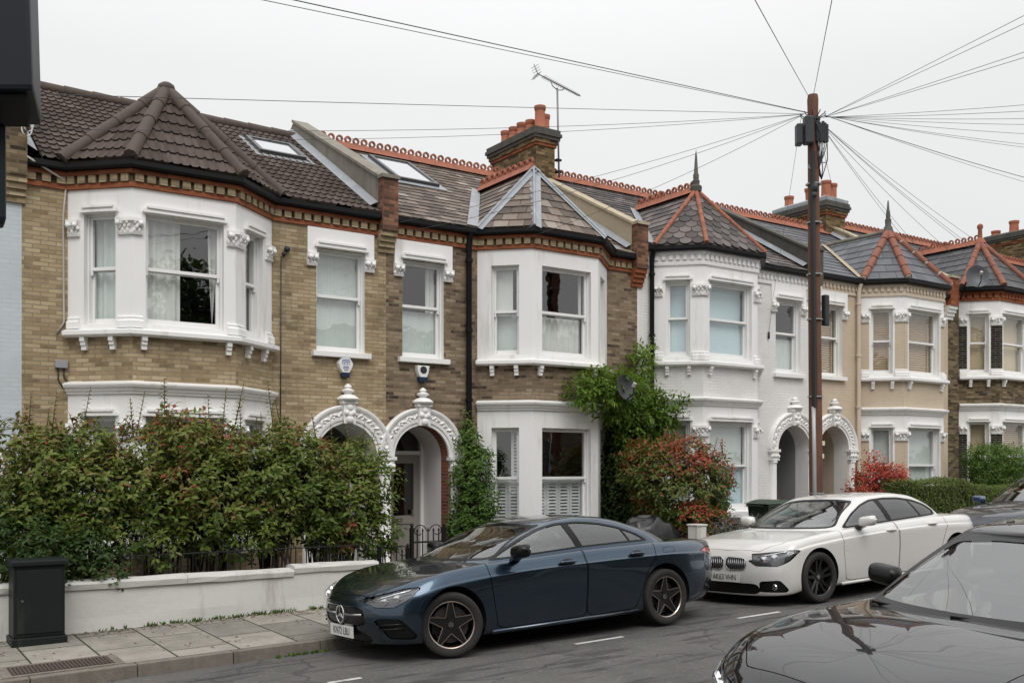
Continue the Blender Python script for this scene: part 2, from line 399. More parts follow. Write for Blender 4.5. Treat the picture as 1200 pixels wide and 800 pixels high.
# garden ground behind the front walls, one level per house pair
mb = MB(); mb.grid([[(x, y, zpave(x, 11.6) + (-.02 if y < 11.7 else .06)) for x in fr(-20, 50, 70)] for y in (11.6, 11.75, 12.5, 13.4, 14.5, 15.4)])
tag(mb.build('front_garden_soil', m_soil, smooth=True), kind='structure')
# ------------------------------------------------------------------ house kit
YW = 14.1; PJ = .66; YB = YW - PJ
class F:
    """a wall face: s along it, d inwards, z up"""
    def __init__(s, a, b):
        s.o = Vector((a[0], a[1])); d = Vector((b[0] - a[0], b[1] - a[1])); s.L = d.length; s.d = d / s.L; s.n = Vector((-s.d.y, s.d.x))
    def p(s, u, d, z):
        q = s.o + s.d * u + s.n * d
        return (q.x, q.y, z)
    def box(s, mb, u0, u1, d0, d1, z0, z1, mi=0, r=None):
        mb.hexa([s.p(u0, d0, z0), s.p(u1, d0, z0), s.p(u1, d1, z0), s.p(u0, d1, z0), s.p(u0, d0, z1), s.p(u1, d0, z1), s.p(u1, d1, z1), s.p(u0, d1, z1)], mi, r)
    def quad(s, mb, u0, u1, d, z0, z1, mi=0):
        mb.poly([s.p(u0, d, z0), s.p(u1, d, z0), s.p(u1, d, z1), s.p(u0, d, z1)], mi)

def panel(mb, f, u0, u1, z0, z1, ops=(), dep=.12, mi=0, mr=None):
    """wall face with real openings and their reveals"""
    us = sorted({u0, u1} | {x for o in ops for x in o[:2]}); zs = sorted({z0, z1} | {x for o in ops for x in o[2:4]})
    us = [u for u in us if u0 <= u <= u1]; zs = [z for z in zs if z0 <= z <= z1]
    for i in range(len(us) - 1):
        for j in range(len(zs) - 1):
            uc, zc = (us[i] + us[i + 1]) / 2, (zs[j] + zs[j + 1]) / 2
            if any(o[0] < uc < o[1] and o[2] < zc < o[3] for o in ops): continue
            f.quad(mb, us[i], us[i + 1], 0, zs[j], zs[j + 1], mi)
    mr = mi if mr is None else mr
    for a, b, c, d in ops:
        mb.poly([f.p(a, 0, c), f.p(a, 0, d), f.p(a, dep, d), f.p(a, dep, c)], mr)
        mb.poly([f.p(b, 0, d), f.p(b, 0, c), f.p(b, dep, c), f.p(b, dep, d)], mr)
        mb.poly([f.p(a, 0, d), f.p(b, 0, d), f.p(b, dep, d), f.p(a, dep, d)], mr)
        mb.poly([f.p(b, 0, c), f.p(a, 0, c), f.p(a, dep, c), f.p(b, dep, c)], mr)

def offset_path(path, d):
    """offset a plan polyline outwards (towards the street) with mitres"""
    out = []
    for i, p in enumerate(path):
        ns = []
        for a, b in ((i - 1, i), (i, i + 1)):
            if a < 0 or b >= len(path): continue
            v = Vector((path[b][0] - path[a][0], path[b][1] - path[a][1])).normalized(); ns.append(Vector((v.y, -v.x)))
        if len(ns) == 1: q = ns[0] * d
        else:
            m = (ns[0] + ns[1]).normalized(); q = m * (d / max(.3, m.dot(ns[0])))
        out.append((p[0] + q.x, p[1] + q.y))
    return out

def sweep(mb, path, prof, mi=0):
    """sweep a closed (projection, z) profile along a plan path"""
    rows = [[(*q, z) for q in offset_path(path, d)] for d, z in prof]
    n = len(path); k = len(prof); r = rnd.random()
    for i in range(k):
        a, b = rows[i], rows[(i + 1) % k]
        for j in range(n - 1): mb.poly([a[j], a[j + 1], b[j + 1], b[j]], mi, r)
    mb.poly([rows[i][0] for i in range(k)], mi, r); mb.poly([rows[i][-1] for i in range(k)][::-1], mi, r)

def rect(p0, p1, z0, z1): return [(p0, z0), (p1, z0), (p1, z1), (p0, z1)]

def path_pts(path, step, off=0):
    """points every step along a path: (position, direction, outward normal)"""
    res = []
    for a, b in zip(path[:-1], path[1:]):
        v = Vector((b[0] - a[0], b[1] - a[1])); L = v.length
        if L < 1e-6: continue
        v /= L; n = max(1, int(L / step + .5)); st = L / n
        for i in range(n):
            q = Vector(a) + v * (st * (i + .5)); res.append((q, v, Vector((v.y, -v.x))))
    return res

def subpath(path, sa, sb):
    out = []; acc = 0
    for a, b in zip(path[:-1], path[1:]):
        v = Vector((b[0] - a[0], b[1] - a[1])); L = v.length
        for q in (sa, sb):
            pass
        lo, hi = max(sa, acc), min(sb, acc + L)
        if hi > lo + 1e-6:
            pa = Vector(a) + v / L * (lo - acc); pb = Vector(a) + v / L * (hi - acc)
            if not out: out.append(tuple(pa))
            out.append(tuple(pb))
        acc += L
    return out

def capital(house, path, sa, sb, z0, z1, mat):
    """carved pilaster capital wrapping a pier"""
    mb = MB(); pa = subpath(path, sa, sb)
    h = z1 - z0
    sweep(mb, pa, [(-.02, z0), (.035, z0), (.045, z0 + .025), (.025, z0 + .03), (.03, z0 + .5 * h), (.065, z1 - .05), (.08, z1 - .045), (.08, z1), (-.02, z1)])
    for k_, (q, v, n) in enumerate(path_pts(pa, .062)):
        for row, (zz, pr, rr) in enumerate(((z0 + .30 * h, .032, .024), (z0 + .52 * h, .045, .027), (z0 + .74 * h, .060, .026))):
            o = (.016 if row % 2 else -.014) + rnd.uniform(-.006, .006)
            c = q + n * pr + v * o; rr *= rnd.uniform(.8, 1.2)
            mb.ball((c.x, c.y, zz), rr * .9, rr * .9, rr * rnd.uniform(1.1, 1.6), 6, 4, rot=Matrix.Rotation(rnd.uniform(-.6, .6), 3, Vector((n.x, n.y, 0))))
    for s in (pa[0], pa[-1]):
        i = 0 if s is pa[0] else len(pa) - 1
        j = 1 if i == 0 else i - 1
        v = (Vector(pa[j]) - Vector(pa[i])).normalized(); n = offset_path(pa, .075)[i]
        mb.ball((n[0] + v.x * .035, n[1] + v.y * .035, z1 - .07), .036, .036, .036, 8, 6)
    return mb.build('capital', mat, house, auto=40)

def curtain_sheet(f, a, b, z0, z1, dep, amp=.025, wl=.11, flare=0, seed=0):
    mb = MB(); n = max(6, int((b - a) / .018)); rows = []
    rr = random.Random(seed); ph = [rr.uniform(0, 6) for _ in range(4)]
    for k in range(7):
        zt = k / 6; z = z1 + (z0 - z1) * zt; row = []
        for i in range(n + 1):
            t_ = i / n; u = a + (b - a) * t_ + flare * zt * zt * (t_ - .5 if flare < 5 else t_)
            w_ = math.sin(u * 6.283 / wl + ph[0] + .6 * math.sin(u * 9 + ph[1])) * amp + math.sin(u * 21 + ph[2] + zt * .8) * amp * .5
            row.append(f.p(u, dep + w_, z))
        rows.append(row)
    mb.grid(rows); return mb

def blind_slats(f, a, b, z0, z1, dep, pitch=.05, tilt=1.05):
    mb = MB(); z = z1
    while z > z0:
        hw = .024; dy = hw * math.cos(tilt); dz = hw * math.sin(tilt)
        mb.poly([f.p(a, dep - dy, z - dz), f.p(b, dep - dy, z - dz), f.p(b, dep + dy, z + dz), f.p(a, dep + dy, z + dz)]); z -= pitch
    for q in (a + .12 * (b - a), b - .12 * (b - a)): f.box(mb, q - .012, q + .012, dep - .03, dep - .027, z0, z1)
    f.box(mb, a, b, dep - .03, dep + .03, z1, z1 + .04)
    return mb

def window(house, f, a, b, c, d, rail, dep=.11, mat=None, upvc=False, fill=(), sill=None, horn=True, seed=1, glass=None):
    mat = mat or m_frame; mb = MB(); w_ = .045 if upvc else .022
    # outer box frame
    f.box(mb, a, a + w_, dep - .03, dep + .10, c, d); f.box(mb, b - w_, b, dep - .03, dep + .10, c, d)
    f.box(mb, a + w_, b - w_, dep - .03, dep + .10, d - w_, d); f.box(mb, a + w_, b - w_, dep - .035, dep + .10, c, c + w_ * .9)
    a2, b2, c2, d2 = a + w_, b - w_, c + w_ * .9, d - w_
    st = .038
    # upper sash in front, lower sash behind
    f.box(mb, a2, a2 + st, dep, dep + .04, rail, d2); f.box(mb, b2 - st, b2, dep, dep + .04, rail, d2)
    f.box(mb, a2 + st, b2 - st, dep, dep + .04, d2 - st, d2); f.box(mb, a2 + st, b2 - st, dep - .004, dep + .04, rail, rail + .045)
    e = .045
    f.box(mb, a2, a2 + st, dep + e, dep + e + .04, c2, rail + .03); f.box(mb, b2 - st, b2, dep + e, dep + e + .04, c2, rail + .03)
    f.box(mb, a2 + st, b2 - st, dep + e, dep + e + .04, c2, c2 + .075); f.box(mb, a2 + st, b2 - st, dep + e, dep + e + .04, rail - .01, rail + .03)
    if horn and not upvc:
        for u in (a2, b2 - st): f.box(mb, u + .004, u + st - .004, dep + .002, dep + .036, rail - .06, rail)
    wo = mb.build('window', mat, house, bevel=.003)
    g = MB(); f.quad(g, a2 + st - .005, b2 - st + .005, dep + .022, rail + .03, d2 - st + .005); f.quad(g, a2 + st - .005, b2 - st + .005, dep + e + .022, c2 + .06, rail)
    g.build('pane', glass or m_glass, wo, merge=False)
    for i, spec in enumerate(fill):
        kind, u0, u1, v0, v1, cm = spec[:6]
        fl = spec[6] if len(spec) > 6 else 0
        A, B = a2 + (b2 - a2) * u0, a2 + (b2 - a2) * u1; C, D_ = c2 + (d2 - c2) * v0, c2 + (d2 - c2) * v1
        if kind == 'net': curtain_sheet(f, A, B, C, D_, dep + .11, .007, .05, fl, seed + i).build('net_curtain', cm, wo, smooth=True)
        elif kind == 'curtain': curtain_sheet(f, A, B, C, D_, dep + .15, .022, .12, fl, seed + i).build('curtain', cm, wo, smooth=True)
        elif kind == 'slats': blind_slats(f, A, B, C, D_, dep + .125).build('blind', cm, wo)
        elif kind == 'roller':
            q = MB(); q.grid([[f.p(u, dep + .17 + .004 * math.sin(z * 9 + u * 3), z) for u in fr(A, B, 6)] for z in fr(C, D_, 10)]); q.build('blind', cm, wo, smooth=True)
        elif kind == 'shutter':
            q = MB(); n = max(1, round((B - A) / .27)); pw = (B - A) / n
            for k in range(n):
                x0, x1 = A + k * pw + .003, A + (k + 1) * pw - .003
                f.box(q, x0, x0 + .045, dep + .14, dep + .17, C, D_); f.box(q, x1 - .045, x1, dep + .14, dep + .17, C, D_)
                f.box(q, x0 + .045, x1 - .045, dep + .14, dep + .17, C, C + .07); f.box(q, x0 + .045, x1 - .045, dep + .14, dep + .17, D_ - .07, D_)
                z = C + .1
                while z < D_ - .09:
                    q.poly([f.p(x0 + .045, dep + .135, z - .02), f.p(x1 - .045, dep + .135, z - .02), f.p(x1 - .045, dep + .175, z + .022), f.p(x0 + .045, dep + .175, z + .022)]); z += .055
            q.build('shutter', cm, wo)
    if sill is not None:
        q = MB(); f.box(q, a - sill, b + sill, -.09, dep - .036, c - .085, c - .003); q.build('sill', m_white2 if not upvc else m_white, wo, bevel=.008)
    return wo

def hood(mb, f, a, b, z, mi=0):
    for k, (e, pr, z0, z1) in enumerate(((.045, .055, z, z + .03), (.025, .045, z + .03, z + .055), (-.005, .07, z + .055, z + .085))):
        f.box(mb, a - e, b + e, -pr, .01, z0, z1, mi)

def tile_field(mb, poly, style, mi=0):
    """courses of separate slates or wavy tiles laid over a planar polygon, clipped to it"""
    P = [Vector(p) for p in poly]
    n = (P[1] - P[0]).cross(P[2] - P[0]).normalized()
    if n.z < 0: n = -n
    t_ = Vector((-n.y, n.x, 0)).normalized(); b_ = n.cross(t_)
    if b_.z < 0: b_ = -b_; t_ = -t_
    O = P[0]
    q2 = [((p - O).dot(t_), (p - O).dot(b_)) for p in P]
    area = sum(q2[i][0] * q2[(i + 1) % len(q2)][1] - q2[(i + 1) % len(q2)][0] * q2[i][1] for i in range(len(q2)))
    if area < 0: q2 = q2[::-1]
    def clip(pts):
        for i in range(len(q2)):
            (ax, ay), (bx, by) = q2[i], q2[(i + 1) % len(q2)]
            out = []
            for k in range(len(pts)):
                p, q = pts[k], pts[(k + 1) % len(pts)]
                dp = (bx - ax) * (p[1] - ay) - (by - ay) * (p[0] - ax); dq = (bx - ax) * (q[1] - ay) - (by - ay) * (q[0] - ax)
                if dp >= 0: out.append(p)
                if (dp >= 0) != (dq >= 0):
                    w_ = dp / (dp - dq); out.append(tuple(p[i2] + (q[i2] - p[i2]) * w_ for i2 in range(3)))
            pts = out
            if len(pts) < 3: return None
        return pts
    def put(pts, r):
        c = clip(pts)
        if c: mb.poly([tuple(O + t_ * u + b_ * v + n * h) for u, v, h in c], mi, r)
    umin, umax = min(q[0] for q in q2), max(q[0] for q in q2); vmin, vmax = min(q[1] for q in q2), max(q[1] for q in q2)
    if style == 'roman':
        ch, cw = .235, .24; th = .028
        v = vmin; row = 0
        while v < vmax:
            u = umin - cw
            while u < umax:
                r = rnd.random(); k = 8; dv = rnd.uniform(-.006, .006)
                hs = [.0 + .024 * max(0, math.sin(2 * math.pi * (2 * i / k))) ** .8 if math.sin(2 * math.pi * (2 * i / k)) > 0 else .002 for i in range(k + 1)]
                for i in range(k):
                    ua, ub = u + cw * i / k, u + cw * (i + 1) / k
                    put([(ua, v + dv, hs[i] + th), (ub, v + dv, hs[i + 1] + th), (ub, v + ch, hs[i + 1] + .006), (ua, v + ch, hs[i] + .006)], r)
                    put([(ua, v + dv, -.01), (ub, v + dv, -.01), (ub, v + dv + .001, hs[i + 1] + th), (ua, v + dv + .001, hs[i] + th)], r * .3)
                u += cw
            v += ch; row += 1
    else:
        ch, cw, th = dict(slate=(.205, .26, .010), fish=(.19, .23, .012), big=(.27, .36, .008))[style]
        v = vmin; row = 0
        while v < vmax:
            u = umin - cw * (.5 if row % 2 else 1)
            while u < umax:
                r = rnd.random() ** 1.2; j = rnd.uniform(-.010, .010) if style != 'big' else rnd.uniform(-.002, .002); g = .004; a = u + g; b2 = u + cw - g; tl = rnd.uniform(-.006, .008)
                h0, h1 = th + .004 + rnd.uniform(0, .006), .002
                if style == 'fish':
                    rr = cw / 2 - g; pts = [(u + cw / 2 + rr * math.cos(x), v + .10 + .10 * math.sin(x), h0) for x in [math.pi + math.pi * i / 6 for i in range(7)]] + [(b2, v + ch + .1, h1), (a, v + ch + .1, h1)]
                    put(pts, r)
                    for k in range(6):
                        p, q = pts[k], pts[k + 1]; put([(p[0], p[1], -.004), (q[0], q[1], -.004), (q[0], q[1] + .001, h0), (p[0], p[1] + .001, h0)], 0)
                else:
                    put([(a, v + j, h0), (b2, v + j + tl, h0), (b2, v + ch + .012, h1), (a, v + ch + .012, h1)], r)
                    put([(a, v + j, -.004), (b2, v + j + tl, -.004), (b2, v + j + tl + .001, h0), (a, v + j + .001, h0)], r * .4)
                u += cw
            v += ch; row += 1
    # underlay just below the tiles
    mb.poly([tuple(p - n * .012) for p in P], mi, 0.)

def crest(mb, a, b, mi=0, ring=.07, step=.168):
    """pierced clay ridge: saddle with a row of rings"""
    a, b = Vector(a), Vector(b); v = b - a; L = v.length; v /= L; side = v.cross(Vector((0, 0, 1))).normalized()
    rows = [[tuple(p + side * q + Vector((0, 0, h))) for p in (a, b)] for q, h in ((-.15, -.085), (-.05, .02), (-.022, .065), (.022, .065), (.05, .02), (.15, -.085))]
    mb.grid(rows, mi); mb.poly([r_[0] for r_ in rows], mi); mb.poly([r_[1] for r_ in rows][::-1], mi)
    n = int(L / step); st = L / n
    for i in range(n):
        c = a + v * (st * (i + .5)) + Vector((0, 0, .065 + ring * .78 + rnd.uniform(-.006, .006)))
        pr = []
        for k in range(10):
            x = 2 * math.pi * k / 10; e = v * math.cos(x) + Vector((0, 0, 1)) * math.sin(x)
            pr.append([tuple(c + e * (ring * o) + side * w_) for o, w_ in ((1, -.02), (1, .02), (.52, .02), (.52, -.02))])
        pr.append(pr[0]); mb.grid(pr, mi, wrap=True)

def roll(mb, a, b, rad, mi=0, seg=None, n=8, r=None):
    """half-round hip tiles along an edge"""
    a, b = Vector(a), Vector(b)
    if not seg: mb.tube([a, b], rad, n, mi, r=r); return
    L = (b - a).length; k = max(1, int(L / seg))
    for i in range(k):
        p, q = a + (b - a) * (i / k), a + (b - a) * ((i + 1) / k); mb.tube([p, q], [rad * 1.06, rad * .94], n, mi)

EZ = 5.76; RY, RZ = 17.45, 7.875; EY = 13.95; SL = (RZ - EZ) / (RY - EY)
def roofz(Y): return EZ + SL * (Y - EY)

def skylight(house, x0, x1, ya, yb, zo):
    n = Vector((0, -SL, 1)).normalized(); up = Vector((0, 1, SL)).normalized()
    O = Vector((x0, ya, roofz(ya) + zo)); W_ = x1 - x0; H_ = (Vector((0, yb - ya, roofz(yb) - roofz(ya)))).length
    def P(u, v, h): return tuple(O + Vector((u, 0, 0)) + up * v + n * h)
    mb = MB()
    for u0, u1, v0, v1 in ((0, .07, 0, H_), (W_ - .07, W_, 0, H_), (.07, W_ - .07, 0, .07), (.07, W_ - .07, H_ - .07, H_)):
        mb.hexa([P(u0, v0, -.03), P(u1, v0, -.03), P(u1, v1, -.03), P(u0, v1, -.03), P(u0, v0, .085), P(u1, v0, .085), P(u1, v1, .085), P(u0, v1, .085)])
    o = mb.build('skylight', m_skyframe, house, bevel=.006)
    g = MB(); g.poly([P(.07, .07, .065), P(W_ - .07, .07, .065), P(W_ - .07, H_ - .07, .065), P(.07, H_ - .07, .065)]); g.build('pane', m_skyglass, o, merge=False)
    g = MB(); f0 = [P(-.12, -.16, .028), P(W_ + .12, -.16, .028), P(W_ + .12, H_ + .1, .028), P(-.12, H_ + .1, .028)]; g.poly(f0); g.build('flashing', m_lead, o)
m_skyframe = plain('skylight_frame', (.06, .06, .06), .4)
m_skyglass = plain('skylight_glass', (.20, .21, .22), .04, spec=1.0, var=.03); m_skyglass.node_tree.nodes['Principled BSDF'].inputs['Coat Weight'].default_value = 1

def chimney(house, x0, x1, y0, y1, z0, z1, pots, capmat=None):
    mb = MB(); mb.box(x0, x1, y0, y1, z0, z1 - .36, 0)
    for k, (e, za, zb, mi) in enumerate(((.03, z1 - .36, z1 - .30, 1), (.055, z1 - .30, z1 - .22, 0), (.085, z1 - .22, z1 - .15, 2), (.115, z1 - .15, z1 - .08, 2), (.09, z1 - .08, z1, 2))):
        mb.box(x0 - e, x1 + e, y0 - e, y1 + e, za, zb, mi)
    if capmat: mb.box(x0 - .06, x1 + .06, y0 - .06, y1 + .06, z1, z1 + .10, 3)
    # mortar flaunching
    zf = z1 + (.10 if capmat else 0)
    mb.hexa([(x0 - .05, y0 - .05, zf), (x1 + .05, y0 - .05, zf), (x1 + .05, y1 + .05, zf), (x0 - .05, y1 + .05, zf), (x0 + .1, y0 + .1, zf + .08), (x1 - .1, y0 + .1, zf + .08), (x1 - .1, y1 - .1, zf + .08), (x0 + .1, y1 - .1, zf + .08)], 3 if capmat else 2)
    o = mb.build('chimney', [m_chim, m_red, m_moss, capmat or m_cement], house)
    for (px, py, rad, h, lean) in pots:
        q = MB(); q.lathe((0, 0, 0), [(rad * 1.12, 0), (rad * 1.12, .05), (rad, .07), (rad * .94, h - .10), (rad * 1.02, h - .09), (rad * 1.12, h - .03), (rad * 1.1, h), (rad * .85, h), (rad * .8, h - .25)], 14)
        q.v = [(px + x + lean * z, py + y, zf + .04 + z) for x, y, z in q.v]; q.build('chimney_pot', m_pot, o, auto=35)
    return o
def arch_pts(c, z, r, n=20, a0=0, a1=180):
    return [(c + r * math.cos(R(a1 + (a0 - a1) * i / n)), z + r * math.sin(R(a1 + (a0 - a1) * i / n))) for i in range(n + 1)]

def house(H):
    zo = H['zo']; X0, X1 = H['X']; jl, fl, frr, jr = H['bay']; zb = zo - .55
    root = empty('terrace_house', ((X0 + X1) / 2, YW, zo + .1), H['label'], 'house', 'terrace houses along the street')
    base = Vector(root.location)
    global OFFSET
    OFFSET = base
    _house(H, root, zo, X0, X1, jl, fl, frr, jr, zb, base)
    OFFSET = None
    return root

def _house(H, root, zo, X0, X1, jl, fl, frr, jr, zb, base):
    wm, bm_, pm = H['wall'], H['bay_mat'], H['pier']
    bay = [(jl, YW), (fl, YB), (frr, YB), (jr, YW)]
    FW = F((X0, YW), (X1, YW)); FL_, FC, FR_ = F(bay[0], bay[1]), F(bay[1], bay[2]), F(bay[2], bay[3])
    fa, fb = H['flat']; ac = H['arch']; Z = lambda z: z + zo
    SP = H.get('spring', 1.98); AR = .5
    # ---------------- brick / painted wall: flat parts, band between the bays, sides, back, dark rooms
    mb = MB()
    door_left = ac < jl
    z_top = EZ + .02
    ops = [(fa - X0, fb - X0, Z(3.57), Z(5.11))]
    def flat(u0, u1):
        xa, xb = u0 + X0, u1 + X0
        if xa < ac < xb:
            panel(mb, FW, u0, ac - AR - X0, zb, Z(2.75), dep=.1); panel(mb, FW, ac + AR - X0, u1, zb, Z(2.75), dep=.1)
            A = arch_pts(ac, Z(SP), AR)
            for (x0, z0), (x1, z1) in zip(A[:-1], A[1:]): mb.poly([(x0, YW, z0), (x1, YW, z1), (x1, YW, Z(2.75)), (x0, YW, Z(2.75))])
            panel(mb, FW, u0, u1, Z(2.75), Z(z_top), ops, .12, 0, 1)
        else: panel(mb, FW, u0, u1, zb, Z(z_top))
    flat(0, jl - X0); flat(jr - X0, X1 - X0)
    for f in (FL_, FC, FR_):
        f.quad(mb, 0, f.L, 0, Z(2.84), Z(3.56)); f.quad(mb, 0, f.L, 0, Z(5.43), Z(z_top)); f.quad(mb, 0, f.L, 0, zb, Z(.62))
    yb = 20.9
    for x in (X0 + .01, X1 - .01): mb.poly([(x, YW, zb), (x, yb, zb), (x, yb, Z(EZ)), (x, RY, Z(RZ - .06)), (x, YW, Z(EZ - .02))])
    mb.poly([(X0, yb, zb), (X1, yb, zb), (X1, yb, Z(EZ)), (X0, yb, Z(EZ))])
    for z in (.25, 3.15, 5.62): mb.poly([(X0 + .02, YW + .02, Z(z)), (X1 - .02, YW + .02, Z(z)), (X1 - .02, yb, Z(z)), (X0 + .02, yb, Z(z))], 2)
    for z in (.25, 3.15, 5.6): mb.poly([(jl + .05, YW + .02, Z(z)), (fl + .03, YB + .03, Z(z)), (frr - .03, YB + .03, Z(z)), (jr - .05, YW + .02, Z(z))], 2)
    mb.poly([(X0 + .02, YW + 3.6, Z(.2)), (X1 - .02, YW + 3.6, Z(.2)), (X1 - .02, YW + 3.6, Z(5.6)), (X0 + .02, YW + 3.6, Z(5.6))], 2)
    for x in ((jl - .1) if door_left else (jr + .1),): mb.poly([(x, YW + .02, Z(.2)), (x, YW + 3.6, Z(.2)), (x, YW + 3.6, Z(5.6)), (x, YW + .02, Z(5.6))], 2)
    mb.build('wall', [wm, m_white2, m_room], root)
    # ---------------- bay: plaster storeys with real openings
    ct = H.get('cant', (.25, .74)); cw = [(FL_.L * ct[0], FL_.L * ct[1]), (FR_.L * (1 - ct[1]), FR_.L * (1 - ct[0]))]
    mg = H.get('margin', (.165, .165)); mid = (mg[0], FC.L - mg[1])
    zu = H.get('upper', (3.67, 5.12, 4.39)); zl = H.get('lower', (.78, 2.47, 1.61))
    for nm, z0, z1, (c, d, rl) in (('upper_bay', 3.57, 5.43, zu), ('lower_bay', .62, 2.80, zl)):
        mb = MB(); pz0, pz1 = (c + .04, d - .28)
        for f, (a, b) in ((FL_, cw[0]), (FC, mid), (FR_, cw[1])):
            panel(mb, f, 0, f.L, Z(z0), Z(z1), [(a, b, Z(c), Z(d))], .12)
            if not H.get('plain_bay'): hood(mb, f, a, b, Z(d) + .004)
        if H.get('pier_skin'):   # brick or painted piers between white window trim
            for f, (a, b) in ((FL_, cw[0]), (FC, mid), (FR_, cw[1])):
                for u0, u1 in ((.0, a - .045), (b + .045, f.L)):
                    f.box(mb, u0, u1, -.006, .004, Z(c + .10), Z(d - .30), 1)
        bo = mb.build(nm, [bm_, pm], root)
    bp = bay; L1 = FL_.L; L2 = L1 + FC.L; LT = L2 + FR_.L
    piers = [(.015, cw[0][0] - .05), (cw[0][1] + .04, L1 + mid[0] - .04), (L1 + mid[1] + .04, L2 + cw[1][0] - .04), (L2 + cw[1][1] + .05, LT - .015)]
    if not H.get('plain_bay'):
        for (sa, sb) in piers:
            for c, d in ((zu[0], zu[1]), (zl[0], zl[1])):
                capital(root, bp, sa, sb, Z(d - .30), Z(d - .09), m_white2)
                mb = MB(); pa = subpath(bp, sa, sb)
                sweep(mb, pa, [(-.01, Z(c - .06)), (.06, Z(c - .06)), (.06, Z(c + .03)), (.045, Z(c + .045)), (.03, Z(c + .05)), (.035, Z(c + .085)), (.012, Z(c + .10)), (-.01, Z(c + .10))])
                mb.build('pilaster_base', m_white2, root)
    # cornice of the lower bay, sill of the upper bay, brackets
    ext = subpath(bay, .0, LT)
    mb = MB(); sweep(mb, ext, [(-.01, Z(2.76)), (.03, Z(2.76)), (.035, Z(2.79)), (.06, Z(2.80)), (.07, Z(2.835)), (.10, Z(2.845)), (.115, Z(2.875)), (.115, Z(2.895)), (-.01, Z(2.93))]); mb.build('lower_cornice', m_white2, root)
    mb = MB(); sweep(mb, ext, [(-.01, Z(3.50)), (.10, Z(3.50)), (.13, Z(3.525)), (.13, Z(3.575)), (.06, Z(3.60)), (-.01, Z(3.60))]); mb.build('bay_sill', m_white2, root)
    for f, us in ((FL_, (.28, .72)), (FC, (.10, .92)), (FR_, (.28, .72))):
        for u in us:
            u *= f.L; mb = MB()
            for k, (pr, za, z1) in enumerate(((.095, 3.44, 3.50), (.075, 3.39, 3.44), (.055, 3.33, 3.39))): f.box(mb, u - .035, u + .035, -pr, .01, Z(za), Z(z1) - .001 * (k == 0))
            mb.build('bracket', m_white2, root, bevel=.006)
    # ---------------- windows
    up = H.get('upvc', False); fi = H['fill']; hn = not up; rl = H.get('rail_flat', 4.40)
    for key, f, (a, b), (c, d, r_) in (('uL', FL_, cw[0], zu), ('uC', FC, mid, zu), ('uR', FR_, cw[1], zu), ('lL', FL_, cw[0], zl), ('lC', FC, mid, zl), ('lR', FR_, cw[1], zl)):
        window(root, f, a, b, Z(c), Z(d), Z(r_), fill=fi.get(key, ()), upvc=up, seed=rnd.randint(0, 999), glass=H.get('glass'))
    window(root, FW, fa - X0, fb - X0, Z(3.57), Z(5.11), Z(rl), fill=fi.get('flat', ()), upvc=up, sill=.08, seed=rnd.randint(0, 999))
    if H.get('low_sill'):
        mb = MB(); sweep(mb, ext, [(-.01, Z(.64)), (.12, Z(.64)), (.12, Z(.75)), (.05, Z(.775)), (-.01, Z(.775))]); mb.build('lower_sill', m_white2, root)
    # lintel block of the flat window
    mb = MB(); q0, q1 = fa - X0, fb - X0
    FW.box(mb, q0 - .15, q1 + .15, -.035, -.0, Z(5.125), Z(5.425)); FW.box(mb, q0 - .15, q0 - .002, -.035, 0, Z(5.03), Z(5.125)); FW.box(mb, q1 + .002, q1 + .15, -.035, 0, Z(5.03), Z(5.125))
    fo = F((X0, YW - .035), (X1, YW - .035)); hood(mb, fo, q0, q1, Z(5.13))
    if not H.get('plain_flat'): mb.build('lintel', H.get('lintel_mat', m_white2), root)
    for u0, u1 in ((q0 - .155, q0 + .005), (q1 - .005, q1 + .155)): capital(root, [(X0 + u0, YW - .01), (X0 + u1, YW - .01)], 0.0, u1 - u0, Z(4.84), Z(5.03), m_white2)
    # ---------------- eaves cornice
    eave = [(X0 + .015, YW), *bay, (X1 - .015, YW)]
    mb = MB()
    if H['cornice'] == 'brick':
        sweep(mb, eave, rect(-.01, .035, Z(5.435), Z(5.495)), 0); sweep(mb, eave, rect(-.01, .075, Z(5.60), Z(5.655)), 0); sweep(mb, eave, rect(-.01, .012, Z(5.495), Z(5.60)), 2)
        for q, v, n in path_pts(eave, .155):
            c_ = [q - v * .052, q + v * .052]
            z0, z1 = Z(5.502), Z(5.598); pr = .062
            tw = n * pr; sk = v * .03
            p = [c_[0], c_[1], c_[1] + tw + sk * 0, c_[0] + tw]
            mb.hexa([(*p[0], z0), (*p[1], z0), (*p[2], z0), (*p[3], z0), (*p[0], z1), (*p[1], z1), (*p[2], z1), (*p[3], z1)], 1)
    else:
        cm = 0
        sweep(mb, eave, [(-.01, Z(5.40)), (.03, Z(5.40)), (.035, Z(5.44)), (-.01, Z(5.44))], 0)
        sweep(mb, eave, rect(-.01, .05, Z(5.59), Z(5.66)), 0); sweep(mb, eave, rect(-.01, .02, Z(5.44), Z(5.59)), 0)
        for q, v, n in path_pts(eave, .125):
            c_ = [q - v * .035, q + v * .035]; z0, z1 = Z(5.50), Z(5.585); tw = n * .055
            p = [c_[0], c_[1], c_[1] + tw, c_[0] + tw]; mb.hexa([(*p[0], z0), (*p[1], z0), (*p[2], z0), (*p[3], z0), (*p[0], z1), (*p[1], z1), (*p[2], z1), (*p[3], z1)], 0)
    mb.build('eaves_cornice', H['cornice_mats'], root)
    mb = MB(); gp = offset_path(eave, .015)
    sweep(mb, eave, [(.03, Z(5.66)), (.15, Z(5.66)), (.165, Z(5.685)), (.165, Z(5.745)), (.155, Z(5.75)), (.03, Z(5.73))]); mb.build('gutter', m_gutter, root, auto=30)
    # ---------------- porch: arch moulding, capitals, columns, recess, door
    arch_y = YW - H.get('arch_out', .0)
    mb = MB(); rows = []
